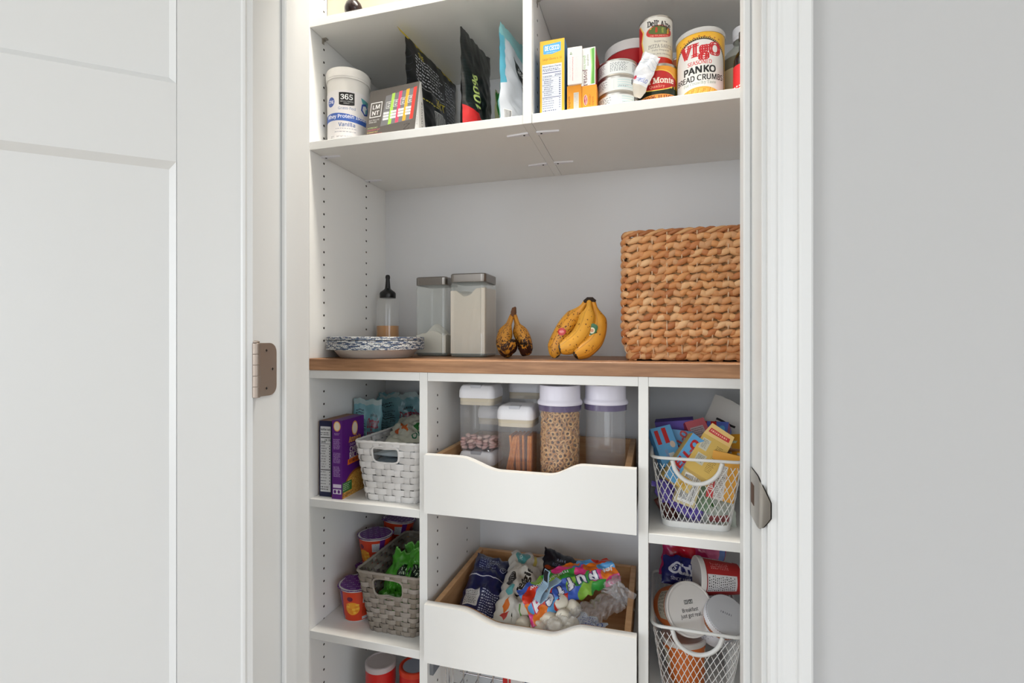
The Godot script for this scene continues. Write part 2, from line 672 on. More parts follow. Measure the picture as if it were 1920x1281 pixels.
func materials() -> void:
	M.wall = mat(Color(0.735, 0.735, 0.735), 0.75)
	M.wall_in_lightened = mat(Color(0.87, 0.873, 0.88), 0.7)  # same paint as the room walls, lightened to offset the dim pantry
	M.trim = mat(Color(0.86, 0.863, 0.86), 0.35)
	M.door = M.trim
	M.white = mat(Color(0.935, 0.935, 0.925), 0.42)
	M.ceiling = mat(Color(0.92, 0.92, 0.91), 0.9)
	M.steel = mat(Color(0.72, 0.70, 0.67), 0.32, {"metal": 1.0})
	M.nickel = mat(Color(0.66, 0.61, 0.57), 0.5, {"metal": 1.0})
	M.core = mat(Color(0.20, 0.15, 0.11), 0.9)  # board core inside the peg holes, darkened to carry their shade
	M.dark = mat(Color(0.05, 0.05, 0.05), 0.6)
	M.black = mat(Color(0.03, 0.03, 0.03), 0.35)
	M.plastic = mat(Color(0.93, 0.93, 0.95), 0.35)
	M.counter = mat(Color.WHITE, 0.5, {"tex": wood_tex(Color(0.74, 0.56, 0.41), Color(0.56, 0.40, 0.28), 11), "tri": Vector3(1.1, 1.1, 1.1)})
	M.maple = mat(Color.WHITE, 0.45, {"tex": wood_tex(Color(0.86, 0.69, 0.50), Color(0.78, 0.59, 0.41), 23), "tri": Vector3(1.3, 1.3, 1.3)})
	M.floor = mat(Color.WHITE, 0.4, {"tex": wood_tex(Color(0.87, 0.82, 0.75), Color(0.79, 0.72, 0.63), 41), "tri": Vector3(0.5, 0.5, 0.5)})
	M.clear = mat(Color(0.97, 0.98, 0.98), 0.04, {"alpha": 0.08})
	M.film = mat(Color(0.97, 0.97, 0.98), 0.10, {"alpha": 0.22})


# wood with its grain running along u: stretched noise, fine pores and slow bands
func wood_tex(a: Color, b: Color, seed_: int) -> ImageTexture:
	var n := 512
	var nz := FastNoiseLite.new()
	nz.seed = seed_
	nz.frequency = 0.05
	nz.fractal_octaves = 4
	var im := Image.create_empty(n, n, false, Image.FORMAT_RGB8)
	for y in n:
		for x in n:
			# a ring in x and in y makes the picture repeat without a seam
			var ax := TAU * x / n
			var k := nz.get_noise_3d(cos(ax) * 9.0, sin(ax) * 9.0, y * 1.2) * 0.9
			k += nz.get_noise_3d(cos(ax) * 40.0, sin(ax) * 40.0 + 300.0, y * 7.0) * 0.5
			im.set_pixel(x, y, a.lerp(b, clampf(0.5 + k * 0.9, 0.0, 1.0)))
	return ImageTexture.create_from_image(im)


func shell() -> void:
	var wt := 0.12
	var xw := -3.4
	var xe := 3.2
	var zr := 5.0
	var hi := 2.6
	structure("floor", box_shape(Vector3(xw - wt, -0.1, BACK - wt), Vector3(xe + wt, 0, zr + wt)), M.floor, "light wooden floor of the room and the pantry", "floor")
	structure("ceiling", box_shape(Vector3(xw - wt, hi, BACK - wt), Vector3(xe + wt, hi + 0.1, zr + wt)), M.ceiling, "plain white ceiling over room and pantry", "ceiling")
	# the wall with the doorway
	structure("wall_right", box_shape(Vector3(0.145, 0, -0.812), Vector3(xe + wt, hi, -0.67)), M.wall, "smooth pale grey wall beside the white door casing", "wall")
	structure("wall_left", box_shape(Vector3(xw - wt, 0, -0.812), Vector3(-0.652, hi, -0.67)), M.wall, "pale grey wall behind the open white door", "wall")
	structure("wall_upper", box_shape(Vector3(-0.652, 2.08, -0.812), Vector3(0.145, hi, -0.67)), M.wall, "pale grey wall above the pantry doorway", "wall")
	structure("wall_back", box_shape(Vector3(-0.95, 0, BACK - wt), Vector3(0.42, hi, BACK)), M.wall_in_lightened, "pale grey back wall of the pantry behind the shelves", "wall")
	structure("wall_inner_left", box_shape(Vector3(-0.95, 0, BACK), Vector3(-0.826, hi, -0.812)), M.wall, "pantry side wall behind the drilled side panel", "wall")
	structure("wall_inner_right", box_shape(Vector3(0.302, 0, BACK), Vector3(0.42, hi, -0.812)), M.wall, "pantry side wall hidden behind the strike jamb", "wall")
	# the rest of the room, with the windows that light it
	var rear := Node3D.new()
	rear.name = "wall_rear"
	add_child(rear)
	rear.set_meta("kind", "structure")
	tag(rear, "room wall with the wide window opposite the pantry", "wall")
	var pane := mat(Color(1, 1, 1), 0.02, {"alpha": 0.04})
	wall_with_window(rear, Vector3(xw - wt, 0, zr), Vector3(xe + wt, hi, zr + wt), -2.1, 1.1, 0.25, 2.35, 0)
	var east := Node3D.new()
	east.name = "wall_east"
	add_child(east)
	east.set_meta("kind", "structure")
	tag(east, "room side wall with the tall window", "wall")
	wall_with_window(east, Vector3(xe, 0, -0.67), Vector3(xe + wt, hi, zr), 1.0, 4.0, 0.25, 2.35, 2)
	var west := Node3D.new()
	west.name = "wall_west"
	add_child(west)
	west.set_meta("kind", "structure")
	tag(west, "room side wall with the added third window", "wall")
	wall_with_window(west, Vector3(xw - wt, 0, -0.67), Vector3(xw, hi, zr), 1.7, 4.1, 0.25, 2.35, 2)  # window added here to throw side light into the pantry
	for w in [[1, Vector3(-2.1, 0.25, zr), Vector3(1.1, 2.35, zr + wt), 0], [2, Vector3(xe, 0.25, 1.0), Vector3(xe + wt, 2.35, 4.0), 2], [3, Vector3(xw - wt, 0.25, 1.7), Vector3(xw, 2.35, 4.1), 2]]:
		var o := Node3D.new()
		o.name = "window_%d" % w[0]
		add_child(o)
		o.set_meta("kind", "structure")
		tag(o, "white framed %s window of the room" % ["wide rear", "long side", "added square side"][w[0] - 1], "window")
		var a: Vector3 = w[1]
		var b: Vector3 = w[2]
		var k: int = w[3]
		var mid := (a[2 - k] + b[2 - k]) / 2.0
		var ax := 0 if k == 0 else 2
		var s := Shape.new()
		for f in [[a[ax], a[ax] + 0.05, a.y, b.y], [b[ax] - 0.05, b[ax], a.y, b.y], [a[ax] + 0.05, b[ax] - 0.05, a.y, a.y + 0.05], [a[ax] + 0.05, b[ax] - 0.05, b.y - 0.05, b.y], [(a[ax] + b[ax]) / 2 - 0.02, (a[ax] + b[ax]) / 2 + 0.02, a.y + 0.05, b.y - 0.05]]:
			var lo := Vector3(f[0], f[2], mid - 0.025)
			var up := Vector3(f[1], f[3], mid + 0.025)
			if k == 2:
				lo = Vector3(mid - 0.025, f[2], f[0])
				up = Vector3(mid + 0.025, f[3], f[1])
			s.box(lo, up)
		part("window_frame", s, M.trim, o)
		var lo2 := Vector3(a.x + 0.05, a.y + 0.05, mid - 0.003)
		var up2 := Vector3(b.x - 0.05, b.y - 0.05, mid + 0.003)
		if k == 2:
			lo2 = Vector3(mid - 0.003, a.y + 0.05, a.z + 0.05)
			up2 = Vector3(mid + 0.003, b.y - 0.05, b.z - 0.05)
		part("pane", box_shape(lo2, up2), pane, o)


func wall_with_window(o: Node3D, a: Vector3, b: Vector3, w0: float, w1: float, y0: float, y1: float, ax: int) -> void:
	var s := Shape.new()
	var lo := a[ax]
	var up := b[ax]
	for f in [[lo, w0, a.y, b.y], [w1, up, a.y, b.y], [w0, w1, a.y, y0], [w0, w1, y1, b.y]]:
		var p := a
		var q := b
		p[ax] = f[0]; q[ax] = f[1]; p.y = f[2]; q.y = f[3]
		s.box(p, q)
	part("plaster", s, M.wall, o)


func doorway() -> void:
	var top := 2.06
	# hinge jamb with its stop, strike jamb with its stop and plate
	for side in 2:
		var sg := 1.0 if side == 0 else -1.0
		var x0 := -0.632 if side == 0 else 0.125
		var o := Node3D.new()
		o.name = "trim_%d" % (side + 1)
		add_child(o)
		o.set_meta("kind", "structure")
		tag(o, "white painted hinge jamb of the pantry doorway" if side == 0 else "white painted strike jamb of the pantry doorway", "door jamb")
		part("jamb", box_shape(Vector3(minf(x0, x0 - sg * 0.02), 0, -0.812), Vector3(maxf(x0, x0 - sg * 0.02), top, -0.67), 0.0012), M.trim, o)
		part("door_stop", box_shape(Vector3(minf(x0, x0 + sg * 0.01), 0, -0.766), Vector3(maxf(x0, x0 + sg * 0.01), top, -0.736), 0.002), M.trim, o)
		if side == 1:
			strike(o)
	structure("trim_3", box_shape(Vector3(-0.652, top, -0.812), Vector3(0.145, top + 0.02, -0.67), 0.001), M.trim, "white head jamb over the pantry doorway", "door jamb")
	# casings with a moulded profile, round both sides and the head
	var prof := [[0.0, 0.0], [0.0, 0.0085], [0.003, 0.0105], [0.009, 0.0105], [0.0105, 0.0125], [0.013, 0.0128], [0.016, 0.0122], [0.026, 0.0138], [0.030, 0.0150], [0.0315, 0.0172], [0.034, 0.0182], [0.044, 0.0182], [0.0465, 0.016], [0.0465, 0.0]]
	for side in 3:
		var pts := PackedVector2Array()
		for p in prof:
			pts.append(Vector2(p[0], p[1]))
		var s := Shape.new()
		s.slab(pts, 0.0, top + 0.052 if side < 2 else 0.86)
		var o := structure("trim_%d" % (4 + side), s, M.trim, ["white moulded casing between strike jamb and grey wall", "white moulded casing behind the open door", "white moulded casing over the doorway"][side], "door casing")
		if side == 0:
			o.transform = Transform3D(Basis(Vector3(1, 0, 0), Vector3(0, 0, 1), Vector3(0, 1, 0)), Vector3(0.130, 0, -0.67))
		elif side == 1:
			o.transform = Transform3D(Basis(Vector3(-1, 0, 0), Vector3(0, 0, 1), Vector3(0, 1, 0)), Vector3(-0.637, 0, -0.67))
		else:
			o.transform = Transform3D(Basis(Vector3(0, 1, 0), Vector3(0, 0, 1), Vector3(1, 0, 0)), Vector3(-0.684, top + 0.005, -0.67))
	# baseboards on both sides of the doorway
	structure("baseboard_right", box_shape(Vector3(0.1766, 0, -0.67), Vector3(3.2, 0.09, -0.657), 0.002), M.trim, "white baseboard along the grey wall", "baseboard")
	structure("baseboard_left", box_shape(Vector3(-3.4, 0, -0.67), Vector3(-0.684, 0.09, -0.657), 0.002), M.trim, "white baseboard behind the open door", "baseboard")
	the_door()


func the_door() -> void:
	# local axes: x along the leaf away from the hinge pin, y up, z the thickness; the face seen is z = 0.035
	var th := deg_to_rad(49.6)
	var u := Vector3(-sin(th), 0, cos(th))
	var o := Node3D.new()
	o.name = "door_1"
	add_child(o)
	o.set_meta("kind", "structure")
	tag(o, "white two panel door swung wide open on its hinge", "door")
	o.transform = Transform3D(Basis(u, Vector3.UP, u.cross(Vector3.UP)), Vector3(-0.627, 0.012, -0.674))
	var t0 := 0.0
	var t1 := 0.035
	var w := 0.756
	var x0 := 0.004
	var h := 2.03
	var y0 := EYE + 0.2735 - 0.012
	var y1 := EYE + 0.394 - 0.012
	var stile := 0.106
	var bev := 0.0012
	part("stile", box_shape(Vector3(x0, 0, t0), Vector3(x0 + stile, h, t1), bev), M.door, o)
	part("stile", box_shape(Vector3(x0 + w - stile, 0, t0), Vector3(x0 + w, h, t1), bev), M.door, o)
	for r in [[0.0, 0.24], [y0, y1], [h - 0.11, h]]:
		part("rail", box_shape(Vector3(x0 + stile, r[0], t0), Vector3(x0 + w - stile, r[1], t1), 0.0), M.door, o)
	for p in [[0.24, y0], [y1, h - 0.11]]:
		var a := Vector3(x0 + stile, p[0], t0)
		var b := Vector3(x0 + w - stile, p[1], t1)
		var s := Shape.new()
		var k := 0.011
		var dp := 0.009
		# sloped sticking round a recessed flat panel, on both faces
		for f in 2:
			var zo := b.z if f == 0 else a.z
			var zi := b.z - dp if f == 0 else a.z + dp
			var q := [Vector3(a.x, a.y, zo), Vector3(b.x, a.y, zo), Vector3(b.x, b.y, zo), Vector3(a.x, b.y, zo)]
			var g := [Vector3(a.x + k, a.y + k, zi), Vector3(b.x - k, a.y + k, zi), Vector3(b.x - k, b.y - k, zi), Vector3(a.x + k, b.y - k, zi)]
			for e in 4:
				var e2 := (e + 1) % 4
				if f == 0:
					s.quad(q[e], q[e2], g[e2], g[e])
				else:
					s.quad(q[e2], q[e], g[e], g[e2])
			if f == 0:
				s.quad(g[0], g[1], g[2], g[3])
			else:
				s.quad(g[1], g[0], g[3], g[2])
		part("door_panel", s, M.door, o)
	# the hinge: one leaf on the jamb, knuckle of five barrels, pin, three screws
	var hinge := Node3D.new()
	hinge.name = "hinge"
	o.add_child(hinge)
	var back := o.transform.affine_inverse()
	var hy := EYE - 0.052
	var leaf := Shape.new()
	leaf.xf = back * Transform3D(Basis(Vector3(0, 0, -1), Vector3.UP, Vector3(1, 0, 0)), Vector3(-0.632, hy, -0.674))
	var pl := PackedVector2Array([Vector2(0.0, -0.0445), Vector2(0.034, -0.0445)])
	for k in 7:
		var a := -PI / 2 + k * PI / 12.0
		pl.append(Vector2(0.034 + 0.016 * cos(a), -0.0285 + 0.016 * sin(a)))
	for k in 7:
		var a := k * PI / 12.0
		pl.append(Vector2(0.034 + 0.016 * cos(a), 0.0285 + 0.016 * sin(a)))
	pl.append(Vector2(0.0, 0.0445))
	leaf.slab(pl, -0.001, 0.0016)
	part("leaf", leaf, M.nickel, hinge, "brushed nickel hinge leaf")
	for k in 5:
		var s := turned([0.0, 0.0, 0.0056, 0.0, 0.006, 0.0004, 0.006, 0.0172, 0.0056, 0.0176, 0.0, 0.0176], 20)
		var b := part("barrel", s, M.nickel, hinge)
		b.position = Vector3(0, hy - 0.0445 - 0.012 + 0.0178 * k, 0)
	var pin := part("pin", turned([0.0, -0.002, 0.003, -0.002, 0.0052, 0.0, 0.0052, 0.0018, 0.003, 0.003, 0.0, 0.0032], 16), M.nickel, hinge)
	pin.position = Vector3(0, hy - 0.012 + 0.0455, 0)
	for q in [[0.026, 0.032], [0.040, 0.0], [0.026, -0.032]]:
		var s := Shape.new()
		s.xf = back * Transform3D(Basis(Vector3(0, 1, 0), Vector3(1, 0, 0), Vector3(0, 0, -1)), Vector3(-0.632 + 0.0016, hy + q[1], -0.674 - q[0]))
		s.turn(p2([0.0042, -0.0002, 0.0042, 0.0004, 0.0034, 0.0007, 0.0016, 0.0002, 0.0, 0.0]), 16)
		part("screw", s, M.nickel, hinge)
		var c := Shape.new()
		c.xf = s.xf
		c.box(Vector3(-0.0022, 0.0001, -0.0005), Vector3(0.0022, 0.0008, 0.0005))
		c.box(Vector3(-0.0005, 0.0001, -0.0022), Vector3(0.0005, 0.0008, 0.0022))
		part("screw_slot", c, M.dark, hinge)
	# door side leaf, let into the edge of the door
	var dl := Shape.new()
	dl.box(Vector3(x0 - 0.0015, hy - 0.0565, 0.0), Vector3(x0 + 0.0002, hy + 0.0325, 0.03))
	part("leaf", dl, M.nickel, hinge)


func strike(o: Node3D) -> void:
	var cy := EYE - 0.204
	var x := 0.1248
	# plate with rounded ends lying on the jamb, latch hole and lip bent towards the room
	var s := Shape.new()
	s.grid(8, 12, func(u, v):
		var zz := lerpf(-0.735, -0.654, u)
		var half: float = lerpf(0.032, 0.0325, u) * (1.0 if u < 0.55 else sqrt(maxf(0.0, 1.0 - pow((u - 0.55) / 0.47, 2.0))))
		var bend: float = maxf(0.0, u - 0.82) * 0.045
		return Vector3(x - 0.0012 + bend, cy + (v - 0.5) * 2.0 * half, zz), Rect2(0, 0, 1, 1), true)
	s.grid(8, 12, func(u, v):
		var zz := lerpf(-0.735, -0.654, u)
		var half: float = lerpf(0.032, 0.0325, u) * (1.0 if u < 0.55 else sqrt(maxf(0.0, 1.0 - pow((u - 0.55) / 0.47, 2.0))))
		var bend: float = maxf(0.0, u - 0.82) * 0.045
		return Vector3(x + 0.0002 + bend, cy + (v - 0.5) * 2.0 * half, zz))
	part("strike_plate", s, M.steel, o, "satin steel strike plate")
	part("latch_hole", box_shape(Vector3(x - 0.0016, cy - 0.013, -0.730), Vector3(x - 0.0011, cy + 0.013, -0.711)), mat(Color(0.30, 0.20, 0.14), 0.8), o)


# a board with rows of shelf pin holes drilled 12 mm deep into one face; a, b are its corners, side is +1 (face b.x) or -1 (face a.x)
func drilled(o: Node3D, called: String, a: Vector3, b: Vector3, side: int, cols: Array, y0: float, y1: float) -> void:
	var s := Shape.new()
	var core := Shape.new()
	var x := b.x if side > 0 else a.x
	var other := a.x if side > 0 else b.x
	# the five plain faces
	s.quad(Vector3(a.x, a.y, b.z), Vector3(b.x, a.y, b.z), Vector3(b.x, b.y, b.z), Vector3(a.x, b.y, b.z))
	s.quad(Vector3(a.x, b.y, b.z), Vector3(b.x, b.y, b.z), Vector3(b.x, b.y, a.z), Vector3(a.x, b.y, a.z))
	s.quad(Vector3(a.x, a.y, a.z), Vector3(b.x, a.y, a.z), Vector3(b.x, a.y, b.z), Vector3(a.x, a.y, b.z))
	var way := func(p: Vector3, q: Vector3, r: Vector3, t: Vector3, sd: int) -> void:
		if sd > 0:
			s.quad(p, q, r, t)
		else:
			s.quad(q, p, t, r)
	way.call(Vector3(other, a.y, b.z), Vector3(other, a.y, a.z), Vector3(other, b.y, a.z), Vector3(other, b.y, b.z), -side)
	# the drilled face, strip by strip
	var rows := int((y1 - y0) / 0.032)
	var hw := 0.008
	var zs := [b.z]
	for c in cols:
		zs.append(c + hw)
		zs.append(c - hw)
	zs.append(a.z)
	for k in range(0, zs.size() - 1, 2):
		way.call(Vector3(x, a.y, zs[k]), Vector3(x, a.y, zs[k + 1]), Vector3(x, b.y, zs[k + 1]), Vector3(x, b.y, zs[k]), side)
	for c in cols:
		way.call(Vector3(x, a.y, c + hw), Vector3(x, a.y, c - hw), Vector3(x, y0, c - hw), Vector3(x, y0, c + hw), side)
		var yt := y0 + rows * 0.032
		way.call(Vector3(x, yt, c + hw), Vector3(x, yt, c - hw), Vector3(x, b.y, c - hw), Vector3(x, b.y, c + hw), side)
		for r in rows:
			var yc := y0 + (r + 0.5) * 0.032
			var ring := []
			var out := []
			for e in 8:
				var an := (e + 0.5) * TAU / 8.0
				ring.append(Vector3(x, yc + 0.003 * sin(an), c + 0.003 * cos(an)))
				var m := maxf(absf(sin(an)), absf(cos(an)))
				out.append(Vector3(x, yc + 0.016 * sin(an) / m, c + hw * cos(an) / m))
			var corner := [Vector3(x, yc + 0.016, c + hw), Vector3(x, yc + 0.016, c - hw), Vector3(x, yc - 0.016, c - hw), Vector3(x, yc - 0.016, c + hw)]
			for e in 8:
				var f := (e + 1) % 8
				if side > 0:
					s.quad(ring[f], ring[e], out[e], out[f])
				else:
					s.quad(ring[e], ring[f], out[f], out[e])
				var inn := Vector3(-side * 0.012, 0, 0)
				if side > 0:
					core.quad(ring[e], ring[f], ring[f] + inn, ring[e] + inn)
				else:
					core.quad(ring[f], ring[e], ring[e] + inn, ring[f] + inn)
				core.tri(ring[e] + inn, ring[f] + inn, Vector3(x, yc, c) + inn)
			for q in 4:
				# the corner between two outer points
				var e1 := [0, 2, 4, 6][q] as int
				var p1: Vector3 = out[e1]
				var p2_: Vector3 = out[e1 + 1]
				var cr: Vector3 = corner[q]
				if p1.distance_to(cr) > 1e-5 and p2_.distance_to(cr) > 1e-5:
					if (p2_ - p1).cross(cr - p1).x * side > 0.0:
						s.tri(p1, p2_, cr)
					else:
						s.tri(p2_, p1, cr)
	var panel := part(called, s, M.white, o)
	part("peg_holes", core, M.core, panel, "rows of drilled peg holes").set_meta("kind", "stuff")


func cabinets() -> void:
	var xl := -0.805
	var xr := 0.281
	var top := 2.3
	var cols := [-1.0895, -1.283]
	var dl := [-0.512, -0.493]     # lower dividers
	var dr := [-0.0316, -0.0126]
	var du := [-0.2705, -0.2515]   # upper divider
	var hole0 := EYE + 0.0105      # a hole row seen beside the counter, used to start the pitch
	var low := COUNTER - 0.0284
	var first := hole0 - ceilf((hole0 - 0.08) / 0.032) * 0.032
	# lower unit
	var o := thing("base_cabinet", "white lower pantry cabinet with three bays under the wooden counter", "cabinet")
	drilled(o, "side_panel", Vector3(xl - PANEL, 0, BACK), Vector3(xl, low, FRONT), 1, cols, first, low - 0.03)
	drilled(o, "side_panel", Vector3(xr, 0, BACK), Vector3(xr + PANEL, low, FRONT), -1, cols, first, low - 0.03)
	drilled(o, "divider", Vector3(dl[0], 0, BACK), Vector3(dl[1], low, FRONT), 1, cols, first, low - 0.03)
	drilled(o, "divider", Vector3(dr[0], 0, BACK), Vector3(dr[1], low, FRONT), -1, cols, first, low - 0.03)
	for b in [[xl, dl[0]], [dl[1], dr[0]], [dr[1], xr]]:
		part("top_panel", box_shape(Vector3(b[0] + 0.0004, low - 0.0195, BACK), Vector3(b[1] - 0.0004, low, FRONT - 0.0005), 0.0006), M.white, o)
	for y in [SHELF_1, SHELF_2]:
		for b in [[xl, dl[0]], [dr[1], xr]]:
			var yy: float = y if b[0] == xl or y == SHELF_1 else EYE - 0.728
			part("shelf", box_shape(Vector3(b[0] + 0.0004, yy - 0.0195, BACK), Vector3(b[1] - 0.0004, yy, FRONT - 0.001), 0.0008), M.white, o)
	for b in [[xl, dl[0]], [dl[1], dr[0]], [dr[1], xr]]:
		part("bottom_panel", box_shape(Vector3(b[0] + 0.0004, 0.05, BACK), Vector3(b[1] - 0.0004, 0.069, FRONT - 0.001)), M.white, o)
	part("toe_kick", box_shape(Vector3(xl, 0, FRONT - 0.06), Vector3(xr, 0.05, FRONT - 0.045)), M.white, o)
	# upper unit
	var p := thing("upper_shelving", "white open shelving unit with drilled panels above the wooden counter", "shelving")
	drilled(p, "side_panel", Vector3(xl - PANEL, COUNTER, BACK), Vector3(xl, top, FRONT), 1, cols, hole0 - 0.032, top - 0.05)
	drilled(p, "side_panel", Vector3(xr, COUNTER, BACK), Vector3(xr + PANEL, top, FRONT), -1, cols, hole0 - 0.032, top - 0.05)
	drilled(p, "divider", Vector3(du[0], EYE + 0.4575, BACK), Vector3(du[1], top, FRONT), 1, cols, EYE + 0.5, top - 0.05)
	for y in [EYE + 0.4575, EYE + 0.755, 2.2]:
		for b in [[xl, du[0]], [du[1], xr]]:
			part("shelf", box_shape(Vector3(b[0] + 0.0005, y, BACK), Vector3(b[1] - 0.0005, y + 0.0195, FRONT - 0.001), 0.0007), M.white, p)
	# slim plastic cams under the main shelf, steel pins under the one above
	for z in [-1.085, -1.283]:
		for e in [[xl, 1.0], [du[0], -1.0], [du[1], 1.0]]:
			var s := Shape.new()
			s.slab(PackedVector2Array([Vector2(0, 0.007), Vector2(0.012, 0.0062), Vector2(0.050, 0.0015), Vector2(0.050, -0.0015), Vector2(0.012, -0.0062), Vector2(0, -0.007)]), -0.0035, 0.0)
			var q := part("shelf_bracket", s, M.plastic, p)
			q.transform = Transform3D(Basis(Vector3(e[1], 0, 0), Vector3(0, 0, 1), Vector3(0, 1, 0)), Vector3(e[0], EYE + 0.4575, z))
			var hole := Shape.new()
			hole.turn(p2([0.0025, 0.0, 0.0025, 0.0006, 0.0, 0.0006]), 10)
			var q2 := part("bracket_screw", hole, M.dark, q)
			q2.transform = Transform3D(Basis(Vector3(1, 0, 0), Vector3(0, 0, -1), Vector3(0, 1, 0)), Vector3(0.010, 0, -0.0035))
		for e in [[xl, 1.0], [du[0], -1.0], [du[1], 1.0]]:
			var s := Shape.new()
			s.box(Vector3(0, -0.003, -0.005), Vector3(0.013, 0.0, 0.005), 0.0005)
			s.box(Vector3(0, -0.013, -0.004), Vector3(0.0018, -0.002, 0.004), 0.0003)
			s.box(Vector3(0.0018, -0.008, -0.001), Vector3(0.008, -0.003, 0.001))
			var q := part("shelf_pin", s, M.steel, p)
			q.transform = Transform3D(Basis(Vector3(e[1], 0, 0), Vector3.UP, Vector3(0, 0, e[1])), Vector3(e[0], EYE + 0.755, z))
	# the counter
	var c := obj("countertop", box_shape(Vector3(xl + 0.0005, low, BACK + 0.0005), Vector3(xr - 0.0005, COUNTER, FRONT + 0.003), 0.0015), M.counter)
	tag(c, "brown wood-grain countertop dividing upper shelves from lower cabinets", "countertop")


func drawer(n: int, y1: float, y0: float) -> void:
	var x0 := -0.4905
	var x1 := -0.0345
	var o := thing("pull_out_drawer", ["white pull-out drawer with dipped front holding clear food containers", "white pull-out drawer with dipped front holding snack bags"][n], "drawer", Vector3.ZERO, Vector3.ZERO, "pull-out drawers")
	var w := x1 - x0
	var dip := 0.0245
	var pts := PackedVector2Array([Vector2(x0, y0), Vector2(x1, y0), Vector2(x1, y1)])
	var ease_curve := func(t: float) -> float: return t * t * (3.0 - 2.0 * t)
	for k in 11:
		pts.append(Vector2(x0 + w * lerpf(0.77, 0.615, k / 10.0), y1 - dip * ease_curve.call(k / 10.0)))
	for k in 11:
		pts.append(Vector2(x0 + w * lerpf(0.385, 0.18, k / 10.0), y1 - dip * (1.0 - ease_curve.call(k / 10.0))))
	pts.append(Vector2(x0, y1))
	var s := Shape.new()
	s.slab(pts, -1.031, -1.012)
	part("drawer_front", s, M.white, o)
	var a := x0 + 0.012
	var b := x1 - 0.012
	var bt := y0 + 0.012
	var tp := y1 - 0.004
	part("box_side", box_shape(Vector3(a, bt, -1.345), Vector3(a + 0.013, tp, -1.0315), 0.001), M.maple, o)
	part("box_side", box_shape(Vector3(b - 0.013, bt, -1.345), Vector3(b, tp, -1.0315), 0.001), M.maple, o)
	part("box_back", box_shape(Vector3(a + 0.0131, bt, -1.345), Vector3(b - 0.0131, tp, -1.332), 0.001), M.maple, o)
	# the inner front follows the dip
	var inner := PackedVector2Array()
	for q in pts:
		inner.append(Vector2(clampf(q.x, a + 0.0132, b - 0.0132), maxf(q.y, bt) - (0.006 if q.y > bt + 0.02 else 0.0)))
	var si := Shape.new()
	si.slab(inner, -1.043, -1.0315)
	part("box_front", si, M.maple, o)
	part("box_bottom", box_shape(Vector3(a + 0.0131, bt + 0.004, -1.3315), Vector3(b - 0.0131, bt + 0.010, -1.0435)), M.maple, o)
	for sd in 2:
		var xx := a - 0.0105 if sd == 0 else b + 0.0005
		var sl := Shape.new()
		sl.box(Vector3(xx, y0 + 0.02, -1.34), Vector3(xx + 0.010, y0 + 0.062, -1.036))
		part("drawer_slide", sl, M.steel, o)


